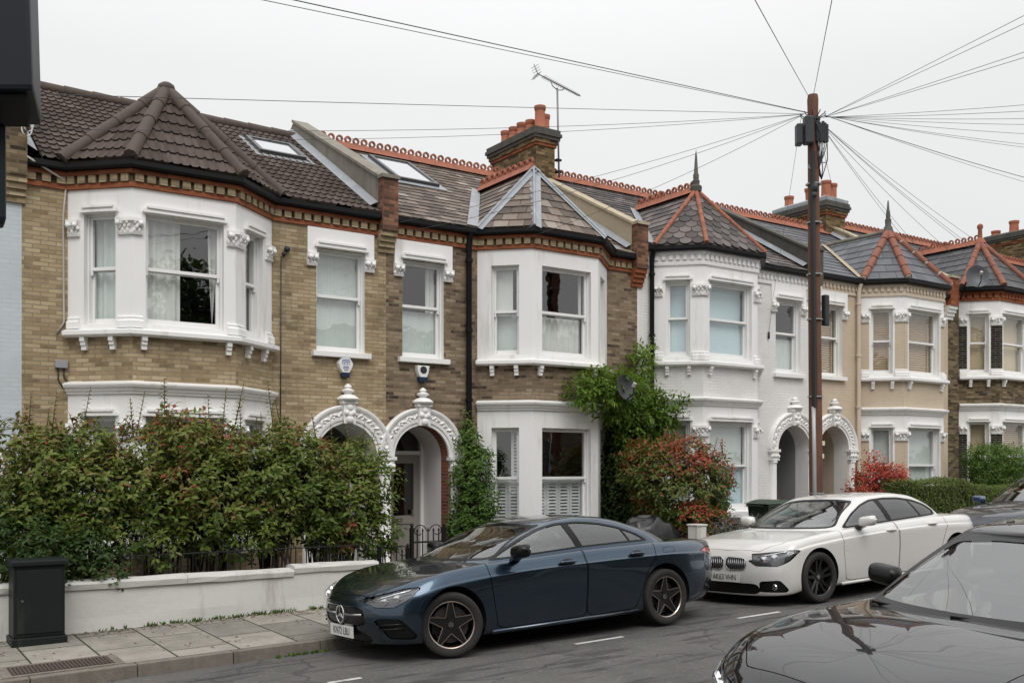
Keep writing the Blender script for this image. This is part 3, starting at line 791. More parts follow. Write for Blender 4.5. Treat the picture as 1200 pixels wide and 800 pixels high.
    prof = [(.50, .0), (.50, .05), (.545, .05), (.555, .07), (.60, .075), (.61, .05), (.70, .05), (.71, .075), (.745, .095), (.77, .095), (.785, .07), (.785, .0)]
    n = 36
    for i in range(n + 1):
        a = math.pi * (1 - i / n); rows.append([(ac + r_ * math.cos(a), arch_y - pr, Z(SP) + r_ * math.sin(a)) for r_, pr in prof])
    mb.grid(rows, wrap=False); mb.poly(rows[0]); mb.poly(rows[-1][::-1])
    for i in range(24):
        a = math.pi * (i + .5) / 24
        if abs(a - math.pi / 2) < .16: continue
        c_ = (ac + .655 * math.cos(a), arch_y - .055, Z(SP) + .655 * math.sin(a))
        mb.ball(c_, .062, .035, .026, 6, 4, rot=Matrix.Rotation(-a + (.7 if i % 2 else 1.9), 3, 'Y'))
        c2 = (ac + .625 * math.cos(a + .05), arch_y - .055, Z(SP) + .625 * math.sin(a + .05)); mb.ball(c2, .026, .035, .026, 5, 4)
    mb.build('arch_moulding', m_white2, root, auto=45)
    mb = MB(); mb.box(ac - .10, ac + .10, arch_y - .13, YW + .05, Z(SP + .50), Z(SP + .80)); mb.box(ac - .125, ac + .125, arch_y - .15, YW, Z(SP + .80), Z(SP + .845))
    for k, (dx, dz, rr) in enumerate(((0, .56, .07), (-.05, .66, .05), (.05, .66, .05), (0, .74, .06), (0, .64, .05))): mb.ball((ac + dx, arch_y - .13, Z(SP + dz)), rr, .05, rr, 8, 6)
    mb.build('keystone', m_white2, root, auto=40)
    mb = MB(); mb.lathe((ac, arch_y - .06, Z(SP + .845)), [(.11, 0), (.165, .01), (.175, .03), (.16, .05), (.11, .085), (.06, .10), (.055, .12), (.10, .14), (.105, .16), (.08, .175), (.04, .19), (.06, .21), (.05, .235), (.015, .26), (0, .265)], 16); mb.build('finial', m_white2, root, auto=40)
    for sx in (-1, 1):
        cx = ac + sx * .635
        mb = MB(); z1 = Z(SP)
        for e, za, zb_ in ((.145, -.06, -.004), (.115, -.10, -.06), (.10, -.20, -.10), (.125, -.235, -.20)): mb.box(cx - e, cx + e, arch_y - e * .75, YW + .03, z1 + za, z1 + zb_)
        for k in range(5): mb.ball((cx - .1 + .05 * k, arch_y - .085, z1 - .15 + .02 * (k % 2)), .034, .035, .045, 6, 4)
        mb.build('porch_capital', m_white2, root, bevel=.004)
        mb = MB(); mb.lathe((cx, arch_y - .01, Z(.12)), [(.12, 0), (.12, .12), (.10, .14), (.105, .17), (.085, .2), (.082, SP - .235 - .12 - .06), (.10, SP - .235 - .12 - .05), (.10, SP - .235 - .125)], 16)
        mb.build('column', m_white2, root, auto=40)
    dp = H.get('porch', .85); yd = YW + dp
    mb = MB(); xl, xr = ac - AR, ac + AR
    A = arch_pts(ac, Z(SP), AR); pr1 = H['porch_mats']; cut = YW + H.get('porch_split', .25)
    for ya, yb_, mi in ((YW, cut, 0), (cut, yd, 1)):
        for x in (xl, xr): mb.poly([(x, ya, zb), (x, yb_, zb), (x, yb_, Z(SP)), (x, ya, Z(SP))], mi)
        for (x0, z0), (x1, z1) in zip(A[:-1], A[1:]): mb.poly([(x0, ya, z0), (x1, ya, z1), (x1, yb_, z1), (x0, yb_, z0)], mi)
    mb.poly([(xl, YW - .3, Z(.16)), (xr, YW - .3, Z(.16)), (xr, yd, Z(.16)), (xl, yd, Z(.16))], 2)
    mb.box(xl, xr, YW - .55, YW - .3, zb, Z(.08), 2)
    mb.build('porch', pr1, root)
    # door with fanlight
    FD = F((xl, yd), (xr, yd)); mb = MB(); dm = H['door']
    FD.box(mb, 0, .07, -.05, .05, Z(.16), Z(SP + AR), 1); FD.box(mb, .93, 1, -.05, .05, Z(.16), Z(SP + AR), 1); FD.box(mb, .07, .93, -.05, .05, Z(2.02), Z(2.09), 1)
    for a, b, c, d in ((.075, .18, .17, 2.015), (.82, .925, .17, 2.015), (.18, .82, .17, .36), (.18, .82, .86, 1.0), (.18, .82, 1.88, 2.015), (.46, .54, .36, .86)): FD.box(mb, a, b, -.01, .035, Z(c), Z(d))
    FD.box(mb, .18, .82, .01, .03, Z(.36), Z(.86))
    if H.get('door_solid'): FD.box(mb, .18, .82, .008, .032, Z(1.0), Z(1.88))
    do = mb.build('door', [dm, H.get('door_frame', m_white2)], root, bevel=.004)
    g = MB(); FD.quad(g, .07, .93, .0, Z(2.09), Z(SP + AR))
    if not H.get('door_solid'): FD.quad(g, .18, .82, .015, Z(1.0), Z(1.88))
    g.build('door_glass', m_glassd, do, merge=False)
    g = MB(); FD.box(g, .76, .79, -.06, -.01, Z(1.02), Z(1.10)); FD.box(g, .40, .60, -.025, -.011, Z(.90), Z(.955)); g.build('handle', m_brass, do, bevel=.005)
    # ---------------- main roof and turret
    st = H['roof']; e0, e1 = X0 + H.get('roof_in', (0, 0))[0], X1 - H.get('roof_in', (0, 0))[1]
    vc = (fl + frr) / 2; AY, AZ = 14.38, 7.09; RYt = EY + (AZ - EZ) / SL
    JL, FLp, FRp, JR = (jl - .1, EY, Z(EZ)), (fl - .06, YB - .15, Z(EZ)), (frr + .06, YB - .15, Z(EZ)), (jr + .1, EY, Z(EZ))
    AP = (vc, AY, Z(AZ)); RE = (vc, RYt, Z(AZ))
    mb = MB(); rp = (e0, RY, Z(RZ)), (e1, RY, Z(RZ))
    tile_field(mb, [(e0, EY, Z(EZ)), JL, RE, (vc, RY, Z(RZ)), rp[0]], st)
    tile_field(mb, [JR, (e1, EY, Z(EZ)), rp[1], (vc, RY, Z(RZ)), RE], st)
    mb.poly([(e0, RY, Z(RZ)), (e1, RY, Z(RZ)), (e1, 20.95, Z(EZ)), (e0, 20.95, Z(EZ))], 0, .3)
    mb.build('roof', H['roof_mat'], root, merge=False, rndattr=True)
    mb = MB(); ts = H.get('turret', st)
    tile_field(mb, [JL, AP, RE], st); tile_field(mb, [JR, RE, AP], st)
    tile_field(mb, [JL, FLp, AP], ts); tile_field(mb, [FLp, FRp, AP], ts); tile_field(mb, [FRp, JR, AP], ts)
    tur = mb.build('turret_roof', H.get('turret_mat', H['roof_mat']), root, merge=False, rndattr=True)
    mb = MB(); hs = H['hip']
    lift = lambda p, h: (p[0], p[1], p[2] + h)
    for q in (JL, FLp, FRp, JR):
        if hs == 'roman': roll(mb, lift(q, .03), lift(AP, .05), .088, 0, .42)
        elif hs == 'lead':
            a_, b_ = Vector(lift(q, .02)), Vector(lift(AP, .04)); v = (b_ - a_).normalized(); sd_ = v.cross(Vector((0, 0, 1))).normalized() * .115
            ce = Vector((vc, AY + .6, 0)); dn = Vector((0, 0, -.055))
            mb.grid([[tuple(x - sd_ + dn) for x in (a_, b_)], [tuple(x) for x in (a_, b_)], [tuple(x + sd_ + dn) for x in (a_, b_)]]); mb.tube([a_, b_], .026, 6)
        elif hs == 'clay': roll(mb, lift(q, .02), lift(AP, .04), .045, 0, .3)
        elif hs == 'block':
            k = 5
            for i in range(k):
                p0, p1 = Vector(lift(q, .02)).lerp(Vector(lift(AP, .03)), i / k + .012), Vector(lift(q, .02)).lerp(Vector(lift(AP, .03)), (i + 1) / k - .012); mb.tube([p0, p1], .085, 8)
            mb.tube([lift(q, .015), lift(AP, .02)], .062, 8, 1)
        else: roll(mb, lift(q, .02), lift(AP, .04), .075, 0, .35)
    mb.build('hip_tiles', H['hip_mats'], tur, auto=50)
    if H.get('valley') is not None:
        mb = MB()
        for J, sg in ((JL, -1), (JR, 1)):
            a_, b_ = Vector(J), Vector(RE); w_ = .12
            mb.poly([tuple(a_ + Vector((sg * w_ * 1.6, 0, .045))), tuple(a_ + Vector((-sg * w_ * .2, 0, .035))), tuple(b_ + Vector((0, 0, .035))), tuple(b_ + Vector((sg * w_ * 1.6, 0, .045)))])
        mb.build('valley_flashing', H['valley'], root)
    mb = MB(); mt = MB(); rz = Z(RZ) + .05
    if H['ridge'] == 'crest':
        for (xa, xb) in H.get('ridge_x', ((e0, e1),)): crest(mb, (xa, RY, rz), (xb, RY, rz))
        if not H.get('no_turret_crest'): crest(mt, lift(AP, .05), lift(RE, .05))
        else: roll(mt, lift(AP, .03), lift(RE, .03), .05, 1)
    elif H['ridge'] == 'round':
        roll(mb, (e0, RY, rz - .03), (e1, RY, rz - .03), .10, 0, .42); roll(mt, lift(AP, .04), lift(RE, .04), .105, 0, .42)
        mt.ball((AP[0], AP[1] - .0, AP[2] + .06), .125, .125, .09, 10, 6)
    mb.build('ridge_tiles', [H['ridge_mat'], m_cement], root, auto=45)
    if mt.v: mt.build('turret_ridge', [H['ridge_mat'], m_cement], tur, auto=45)
    if H.get('spike'):
        mb = MB(); sm = H['spike']
        if sm[0] == 'tall': mb.lathe((vc, AY, Z(AZ)), [(.11, 0), (.12, .10), (.07, .14), (.075, .22), (.055, .24), (.06, .34), (.045, .36), (.02, .72), (0, .86)], 10)
        elif sm[0] == 'lead': mb.lathe((vc, AY, Z(AZ)), [(.14, -.05), (.10, .12), (.07, .16), (.075, .3), (.055, .32), (.045, .5), (.035, .52), (.015, .74), (0, .76)], 10)
        else: mb.lathe((vc, AY, Z(AZ)), [(.15, 0), (.10, .10), (.06, .14), (.05, .36), (.075, .40), (.07, .47), (0, .52)], 10)
        mb.build('roof_finial', sm[1], tur, auto=40)
    # ---------------- raked party parapet and eaves corbels
    for (xa, xb, mat, front, h0, h1) in H.get('parapets', ()):
        mb = MB(); y0, y1 = EY + .12, RY + .15
        za, zb_ = Z(roofz(y0)) + h0, Z(roofz(y1)) + h1
        mb.hexa([(xa, y0, Z(5.5)), (xb, y0, Z(5.5)), (xb, y1, Z(7.2)), (xa, y1, Z(7.2)), (xa, y0, za), (xb, y0, za), (xb, y1, zb_), (xa, y1, zb_)], 0)
        mb.hexa([(xa, y1, Z(6.0)), (xb, y1, Z(6.0)), (xb, 20.8, Z(5.5)), (xa, 20.8, Z(5.5)), (xa, y1, zb_), (xb, y1, zb_), (xb, 20.8, Z(EZ) + .3), (xa, 20.8, Z(EZ) + .3)], 0)
        mb.hexa([(xa - .03, y0 - .02, za), (xb + .03, y0 - .02, za), (xb + .03, y1, zb_), (xa - .03, y1, zb_), (xa - .03, y0 - .02, za + .05), (xb + .03, y0 - .02, za + .05), (xb + .03, y1, zb_ + .05), (xa - .03, y1, zb_ + .05)], 0)
        mb.box(xa - .01, xb + .01, y0 - .16, y0 - .002, Z(5.50), za - .02, 1); mb.box(xa - .03, xb + .03, y0 - .19, y0 - .02, za - .02, za + .035, 0)
        for k, (pr, z0, z1) in enumerate(((.16, 5.42, 5.50), (.12, 5.34, 5.42), (.08, 5.26, 5.34), (.04, 5.18, 5.26))): mb.box(xa - .012, xb + .012, YW - pr, YW + .01, Z(z0), Z(z1), 2)
        mb.build('party_parapet', [mat, front, H.get('corbel', m_red)], root)
        mb = MB()
        for sg, x in ((-1, xa), (1, xb)):
            mb.poly([(x + sg * .012, y0, Z(roofz(y0)) + .13), (x + sg * .012, y1, Z(roofz(y1)) + .13), (x + sg * .15, y1, Z(roofz(y1)) + .055), (x + sg * .15, y0, Z(roofz(y0)) + .055)])
        mb.build('parapet_flashing', m_lead, root)
    for s in H.get('sky', ()): 
        skylight(root, s[0], s[1], s[2], s[3], zo)
    if H.get('chimney'): chimney(root, *H['chimney'])
    for (x, y0, z0, z1, mat, rad) in H.get('pipes', ()):
        mb = MB(); mb.tube([(x, y0, Z(z0)), (x, y0, Z(z1)), (x, y0 - .03, Z(z1 + .1)), (x, y0 - .06, Z(5.66))], rad, 10)
        z = z0 + .3
        while z < z1: mb.tube([(x, y0, Z(z)), (x, y0, Z(z + .05))], rad * 1.35, 10); z += 1.15
        mb.build('downpipe', mat, root, auto=40)
m_brass = plain('door_furniture', (.30, .27, .20), .3, metal=.8)
m_step = plain('stone_step', (.26, .24, .21), .85, var=.2)
m_greyporch = plain('grey_porch_paint', (.26, .26, .265), .6)

CHW = [m_red, m_yellow, m_grime]
net = lambda m=m_net, fl=0: ('net', -.02, 1.02, 0, 1.02, m, fl)
HOUSES = [
 dict(X=(-3.23, 1.97), zo=-.12, bay=(-2.66, -2.0, -.64, .02), flat=(.52, 1.30), arch=.98, wall=m_pblue, bay_mat=m_white, pier=m_white, fill={}, cornice='paint', cornice_mats=[m_pblue],
      porch_mats=[m_pblue, m_white, m_step], door=m_gdoor, roof='slate', roof_mat=m_slate, hip='clay', hip_mats=[m_clay], ridge='round', ridge_mat=m_clay, label='pale blue painted terraced house, only its edge showing at the left'),
 dict(X=(1.97, 7.17), zo=0., bay=(2.52, 3.18, 4.54, 5.30), flat=(6.0, 6.80), arch=6.49, wall=m_yellow, bay_mat=m_white, pier=m_white, cornice='brick', cornice_mats=CHW,
      fill=dict(uL=[('curtain', -.05, 1.05, 0, 1, m_net)], uC=[('curtain', 0, .50, 0, 1.02, m_curt), ('curtain', .88, 1.0, 0, 1.02, m_curt, -.12)], uR=[('curtain', .5, 1, 0, 1, m_curt)], flat=[net(m_net, .1)], lC=[('curtain', 0, .2, 0, 1, m_curt)]),
      porch_mats=[m_white, m_white2, m_step], porch=.85, door=m_gdoor, roof='roman', roof_mat=m_roman, hip='roman', hip_mats=[m_brownridge], ridge='round', ridge_mat=m_brownridge, roof_in=(.22, .18),
      parapets=[(1.76, 2.0, m_grime, m_grime, .5, .25), (7.03, 7.28, m_cement, m_parbrick, .50, .25)], corbel=m_yellow, sky=[(5.80, 6.62, 16.0, 16.72)], arch_out=.003,
      label='yellow stock brick terraced house with brown concrete tiles and a big white bay'),
 dict(X=(7.17, 12.40), zo=0., bay=(8.87, 9.53, 10.93, 11.67), flat=(7.46, 8.22), arch=7.80, wall=m_brown, bay_mat=m_white, pier=m_white, plain_bay=True, margin=(.20, .16), cant=(.26, .76), upper=(3.68, 5.17, 4.39), cornice='brick', cornice_mats=CHW,
      fill=dict(uL=[('net', -.05, .72, .45, 1.02, m_curt), ('roller', -.02, 1.02, 0, .485, m_net)], uC=[('curtain', 0, 1, 0, .46, m_curt), ('curtain', .92, 1, .48, 1, m_curt)], flat=[('net', -.02, 1.02, 0, .50, m_net), ('curtain', .76, 1.0, .5, 1.02, m_curt)],
                lL=[('shutter', 0, 1, 0, .485, m_shut), ('shutter', .62, 1.0, .5, 1, m_shut)], lC=[('shutter', 0, 1, 0, .485, m_shut)], lR=[('shutter', 0, 1, 0, .485, m_shut)]),
      porch_mats=[m_redpor, m_white2, m_step], porch_split=.22, door=m_taupe, roof='slate', roof_mat=m_slate, hip='lead', hip_mats=[m_lead], valley=m_lead, ridge='crest', ridge_mat=m_clay, roof_in=(.14, .15),
      parapets=[(12.25, 12.50, m_cement2, m_parbrick, .50, .25)], corbel=m_red, sky=[(8.28, 9.15, 15.87, 17.05)], rail_flat=4.38, ridge_x=((7.3, 12.4),),
      chimney=(12.12, 12.60, 16.95, 18.65, 7.3, 8.93, [(12.36, 17.15, .115, .50, 0), (12.52, 17.2, .10, .36, .03), (12.36, 17.50, .105, .30, 0), (12.36, 17.82, .11, .33, 0), (12.36, 18.14, .11, .33, .02), (12.36, 18.45, .11, .33, 0)]),
      pipes=[(8.66, 14.02, .3, 5.5, m_gutter, .048)], label='sooty brown brick terraced house with a plain white bay and grey lead hips'),
 dict(X=(12.40, 17.35), zo=.22, bay=(12.80, 13.46, 14.94, 15.62), flat=(16.22, 17.0), arch=16.75, wall=m_pwhite, bay_mat=m_white, pier=m_white, cornice='paint', cornice_mats=[m_white2], upvc=True,
      fill=dict(uL=[('net', -.05, 1.05, 0, .50, m_bluecurt), ('roller', -.02, 1.02, .5, 1.02, m_bluecurt)], uC=[('net', -.05, 1.05, 0, .50, m_bluecurt), ('roller', -.02, 1.02, .5, 1.02, m_bluecurt)], uR=[net()], flat=[('net', -.02, 1.02, 0, .49, m_net)],
                lL=[net()], lC=[('net', 0, .98, .5, 1.02, m_net), ('net', 0, 1, 0, .5, m_bluecurt)], lR=[net()]), low_sill=True,
      porch_mats=[m_white, m_greyporch, m_step], porch_split=.35, porch=1.0, door=m_gdoor, door_solid=True, roof='slate', roof_mat=m_slate2, turret='fish', turret_mat=m_slate2, hip='clay', hip_mats=[m_clay], ridge='crest', ridge_mat=m_clay, roof_in=(.14, .15),
      parapets=[(17.2, 17.5, m_moss, m_moss, .42, .2)], corbel=m_white2, spike=('tall', m_greyiron), pipes=[(12.70, 14.02, .3, 5.5, m_gutter, .045)], valley=m_lead,
      label='all white painted terraced house with a scalloped slate turret and orange clay hips'),
 dict(X=(17.35, 22.40), zo=.24, bay=(19.02, 19.68, 21.18, 21.86), flat=(17.66, 18.38), arch=18.05, wall=m_beige, bay_mat=m_white, pier=m_beige, pier_skin=True, cornice='paint', cornice_mats=[m_beigetrim],
      fill=dict(uL=[('slats', 0, 1, 0, 1, m_wood)], uC=[('slats', 0, 1, 0, 1, m_wood)], uR=[('slats', 0, 1, 0, 1, m_wood)], flat=[('slats', 0, 1, 0, 1, m_wood)], lL=[net()], lC=[net()], lR=[net()]), low_sill=True,
      porch_mats=[m_white, m_bdoor, m_step], porch_split=.35, porch=1.0, door=m_bdoor, door_solid=True, door_frame=m_bdoor, roof='big', roof_mat=m_slateg, hip='block', hip_mats=[m_rust, m_palemortar], ridge='crest', ridge_mat=m_clay, no_turret_crest=True, roof_in=(.15, .15), valley=m_cement2,
      parapets=[(22.25, 22.55, m_cement2, m_red, .35, .2)], corbel=m_white2, spike=('lead', m_greyiron), ridge_x=((17.5, 22.2),), arch_out=.003,
      chimney=(21.95, 22.75, 17.35, 19.1, 7.2, 8.98, [(22.2, 17.55, .13, .46, 0), (22.50, 17.6, .13, .44, .04), (22.3, 18.15, .125, .40, -.12), (22.3, 18.9, .125, .36, 0)], m_lead),
      pipes=[(18.86, 14.02, .3, 5.5, m_beigetrim, .045)], label='beige painted terraced house with smooth grey slates and brown blinds'),
 dict(X=(22.40, 27.6), zo=.47, bay=(22.86, 23.52, 25.0, 25.68), flat=(26.4, 27.15), arch=26.9, wall=m_grime, bay_mat=m_white, pier=m_black, pier_skin=True, cornice='brick', cornice_mats=[m_red, m_red, m_red],
      fill=dict(uL=[('roller', -.02, 1.02, 0, 1.02, m_tanblind)], uC=[('roller', -.02, 1.02, 0, 1.02, m_tanblind)], lL=[('roller', -.02, 1.02, 0, 1.02, m_tanblind)], lC=[('slats', 0, 1, 0, 1, m_wood)]), low_sill=True,
      porch_mats=[m_white, m_white, m_step], door=m_gdoor, roof='big', roof_mat=m_slated, hip='rust', hip_mats=[m_rust], ridge='crest', ridge_mat=m_clay, roof_in=(.16, 0), spike=('knob', m_clay),
      label='dark brick terraced house with charcoal slates and tan blinds, at the right edge'),
 dict(X=(27.6, 32.7), zo=.49, bay=(29.3, 29.96, 31.4, 32.1), flat=(27.9, 28.6), arch=28.2, wall=m_grime, bay_mat=m_white, pier=m_white, cornice='brick', cornice_mats=[m_red, m_red, m_red], fill={},
      porch_mats=[m_white, m_white, m_step], door=m_gdoor, roof='slate', roof_mat=m_slated, hip='clay', hip_mats=[m_clay], ridge='crest', ridge_mat=m_clay,
      chimney=(32.3, 33.0, 16.6, 19.1, 7.0, 9.62, [(32.55, 17.0, .15, .46, 0), (32.55, 17.5, .15, .46, 0), (32.55, 18.1, .15, .40, 0), (32.5, 18.7, .14, .18, 0)]),
      label='brick terraced house beyond the tan blind house, its big chimney showing above'),
]
for H in HOUSES: house(H)
# ------------------------------------------------------------------ plants
def leafmat(name, stops, trans=.25, rough=.45): return attrmat(name, stops, rough, .2, trans, nv=.10)
m_photinia = leafmat('photinia_leaf', [(0, (.038, .060, .012)), (.35, (.080, .125, .022)), (.6, (.135, .180, .036)), (.78, (.195, .21, .055)), (.90, (.22, .165, .065)), (.975, (.21, .11, .05)), (1, (.28, .07, .045))])
m_redleaf = leafmat('red_photinia_leaf', [(0, (.04, .06, .014)), (.25, (.075, .12, .026)), (.5, (.13, .155, .036)), (.64, (.20, .085, .042)), (.82, (.34, .06, .04)), (1, (.45, .07, .05))])
m_acer = leafmat('scarlet_leaf', [(0, (.12, .02, .015)), (.3, (.34, .045, .035)), (.8, (.58, .10, .075)), (1, (.66, .17, .12))], .3)
m_wist = leafmat('bright_green_leaf', [(0, (.035, .07, .010)), (.5, (.085, .16, .018)), (.85, (.15, .25, .035)), (1, (.22, .31, .06))], .35)
m_jas = leafmat('mid_green_leaf', [(0, (.03, .06, .012)), (.5, (.065, .13, .024)), (.9, (.12, .20, .04)), (1, (.17, .25, .06))], .25)
m_privet = leafmat('clipped_privet_leaf', [(0, (.035, .06, .012)), (.5, (.085, .12, .022)), (.9, (.14, .175, .036)), (1, (.19, .21, .05))], .2)
m_bush = leafmat('fresh_green_leaf', [(0, (.03, .07, .012)), (.5, (.075, .15, .025)), (1, (.14, .23, .05))], .3)
m_darkleaf = leafmat('dark_green_leaf', [(0, (.012, .026, .006)), (.5, (.026, .052, .012)), (1, (.06, .10, .025))], .2)
m_lav = leafmat('grey_mauve_leaf', [(0, (.04, .05, .035)), (.5, (.09, .095, .075)), (.8, (.14, .13, .14)), (1, (.2, .17, .22))], .2)
m_bark = plain('shrub_bark', (.045, .034, .026), .9, var=.4, vs=20, bump=.4)

class LF:
    """leaves: small folded diamonds gathered into one mesh"""
    def __init__(s, seed): s.v = []; s.f = []; s.r = []; s.g = np.random.default_rng(seed)
    def leaf(s, p, d, n, L, W, r, fold=.25, curl=.15):
        p = np.asarray(p, float); d = d / (np.linalg.norm(d) + 1e-9); sd = np.cross(d, n); sd /= np.linalg.norm(sd) + 1e-9; n = np.cross(sd, d)
        b = len(s.v); m = p + d * L * .5
        s.v += [tuple(p), tuple(m + sd * W + n * W * fold), tuple(p + d * L - n * L * curl), tuple(m - sd * W + n * W * fold), tuple(m)]
        s.f += [(b, b + 1, b + 4), (b + 1, b + 2, b + 4), (b, b + 4, b + 3), (b + 4, b + 2, b + 3)]; s.r += [r] * 4
    def spray(s, p, d, k, L, W, r, rv=.25, spread=.9, length=.12):
        """a twig tip: k leaves round an axis"""
        g = s.g; d = d / (np.linalg.norm(d) + 1e-9)
        a = np.cross(d, (.3, .5, .8)); a /= np.linalg.norm(a); c = np.cross(d, a)
        for i in range(k):
            t_ = (i + .5) / k; ang = i * 2.4 + g.uniform(-.4, .4); q = np.asarray(p) + d * length * t_
            ld = d * (1.1 - spread * (1 - t_ * .6)) + (a * math.cos(ang) + c * math.sin(ang)) * spread + (0, 0, -.15)
            nn = d * .7 + np.array((0, 0, .6)) - (a * math.cos(ang) + c * math.sin(ang)) * .2
            s.leaf(q, ld, nn, L * g.uniform(.7, 1.2), W * g.uniform(.8, 1.2), float(np.clip(r + g.normal(0, rv), 0, 1)))
    def build(s, name, mat, parent=None):
        me = bpy.data.meshes.new(name); me.from_pydata(s.v, [], s.f); me.materials.append(mat)
        at = me.attributes.new('rnd', 'FLOAT', 'FACE'); at.data.foreach_set('value', s.r)
        o = bpy.data.objects.new(name, me); COL.objects.link(o)
        if parent is not None:
            o.parent = parent; o.matrix_parent_inverse = Matrix.Translation(-parent.location)
        return o

def lump_sampler(g, lumps, n, shell=.55):
    """points in a union of ellipsoids, mostly near the surface, with outward directions; lumps = (cx,cy,cz,rx,ry,rz)"""
    L = np.array(lumps, float); vol = (L[:, 3] * L[:, 4] * L[:, 5]) ** (2 / 3); pr = vol / vol.sum(); out = []
    while len(out) < n:
        k = g.choice(len(L), p=pr); u = g.normal(size=3); u /= np.linalg.norm(u); rr = shell + (1 - shell) * g.random() ** .6
        q = L[k, :3] + u * L[k, 3:] * rr * g.uniform(.9, 1.08)
        e = (((q - L[:, :3]) / L[:, 3:]) ** 2).sum(1); e[k] = 9
        if e.min() < .45: continue
        out.append((q, u / L[k, 3:] / np.linalg.norm(u / L[k, 3:])))
    return out

def stems(mb, g, base, tips, rad=.016):
    for tp in tips:
        b = np.array(base) + g.normal(0, .05, 3) * (1, 1, 0); tp = np.array(tp); pts = []
        mid = (b + tp) / 2 + g.normal(0, .07, 3)
        for i in range(6):
            t_ = i / 5; pts.append(tuple((1 - t_) ** 2 * b + 2 * t_ * (1 - t_) * mid + t_ ** 2 * tp))
        mb.tube(pts, [rad * (1 - .75 * i / 5) for i in range(6)], 6)

def shrub(name, loc, lumps, n, k, L, W, mat, label, cat, seed, rbase=.4, rtop=.25, group=None, stemn=7, shell=.5, shoots=0, bottom_gap=None, filt=None, spread=.9, ln=.12, leaf_name='foliage', lumpvar=.0):
    root = empty(name, loc, label, cat, group); g = np.random.default_rng(seed); lf = LF(seed)
    zs = [l[2] + l[5] for l in lumps]; z0, z1 = min(l[2] - l[5] for l in lumps), max(zs)
    lv = g.normal(0, lumpvar, len(lumps)) if lumpvar else np.zeros(len(lumps)); LA = np.array(lumps, float)
    for q, d in lump_sampler(g, lumps, n, shell):
        if filt and not filt(q, g): continue
        h = (q[2] - z0) / (z1 - z0); dd = d * .8 + np.array((0, -.1, .45)) + g.normal(0, .35, 3)
        sc_ = g.uniform(.75, 1.2); lf.spray(q, dd, k, L * sc_, W * sc_, rbase + rtop * h + (.0 if d[2] < 0 else .1 * d[2]) + lv[int(((q - LA[:, :3]) ** 2 / LA[:, 3:] ** 2).sum(1).argmin())], .16, spread, ln)
    mb = MB(); tips = []
    for i in range(shoots):
        l = lumps[g.integers(len(lumps))]; a = g.uniform(0, 6.28); x = l[0] + l[3] * .75 * math.cos(a); y = l[1] + l[4] * .6 * math.sin(a); z = l[2] + l[5] * .75; h = g.uniform(.14, .46) * (1 if g.random() < .8 else 1.4)
        dx, dy = g.normal(0, .10, 2); mb.tube([(x - loc[0], y - loc[1], z - loc[2]), (x + dx - loc[0], y + dy - loc[1], z + h - loc[2])], [.006, .003], 5)
        for j in range(int(h / .05)):
            t_ = j * .05 / h; lf.spray(np.array((x + dx * t_, y + dy * t_, z + h * t_)), np.array((dx, dy, h)), 3, L * (1 - .4 * t_), W * (1 - .4 * t_), rbase + .30 + .28 * t_, .16, 1.0, .04)
    for i in range(stemn):
        l = lumps[i % len(lumps)]; b = (l[0] - loc[0] + g.uniform(-.3, .3) * l[3], l[1] - loc[1] + g.uniform(-.2, .2), -.05)
        stems(mb, g, b, [(l[0] - loc[0] + g.uniform(-.8, .8) * l[3], l[1] - loc[1] + g.uniform(-.5, .5) * l[4], l[2] - loc[2] + g.uniform(-.3, .5) * l[5]) for _ in range(4)])
    if mb.v: mb.build('branches', m_bark, root, smooth=True)
    lf.build(leaf_name, mat, root); return root

# tall photinia hedge behind the white garden wall: four shrubs grown together
PH = [(1.55, 2.75), (2.75, 3.95), (3.85, 5.05), (4.95, 6.0)]
tops = [2.38, 2.46, 2.42, 2.24]; PL = ['at the left end, beside the cabinet', 'second from the left, left of the gap in the stems', 'third from the left, before the white bay', 'at the right end by the gate, tallest green']
PLAB = ['bronze-tipped photinia bush at the left end of the tall hedge, beside the cabinet', 'second photinia bush from the left in the tall hedge above the white wall',
        'third photinia bush from the left in the tall hedge, next to its right end bush', 'greener photinia bush at the right end of the tall hedge, next to the arches']
for i, (xa, xb) in enumerate(PH):
    g = np.random.default_rng(40 + i); lumps = []
    xc = (xa + xb) / 2
    for j in range(17):
        x = g.uniform(xa + .1, xb - .1); y = g.uniform(11.95, 12.75); top = tops[i] + g.uniform(-.42, .12); r = g.uniform(.20, .36)
        z = g.uniform((.95, 1.0, 1.05, .80)[i], top - r)
        lumps.append((x, y, z, r, r * 1.1, r * g.uniform(.8, 1.1)))
    for j in range(5):
        lumps.append((xa + (xb - xa) * (j + g.random()) / 5, 11.98, g.uniform(1.2, 1.7), .27, .30, .32))
        lumps.append((xa + (xb - xa) * (j + .5) / 5, 12.3, tops[i] - .40 + g.uniform(-.2, .12), .26, .36, .24))
    if 1:
        for j in range((4, 2, 2, 4)[i]): lumps.append((xa + (xb - xa) * (j + g.random()) / 4, 11.95, g.uniform(.75, 1.1), .2, .26, .24))
    shrub('photinia_bush', (xc, 12.3, .30), lumps, 1700, 5, .098, .0215, m_photinia, PLAB[i], 'shrub', 50 + i, (.40, .38, .38, .32)[i], (.40, .40, .34, .28)[i], 'photinia hedge behind the white wall', 9, .45, 44, lumpvar=.13)  # leaf tone climbs with height: deep shade painted low, young bronze leaves high
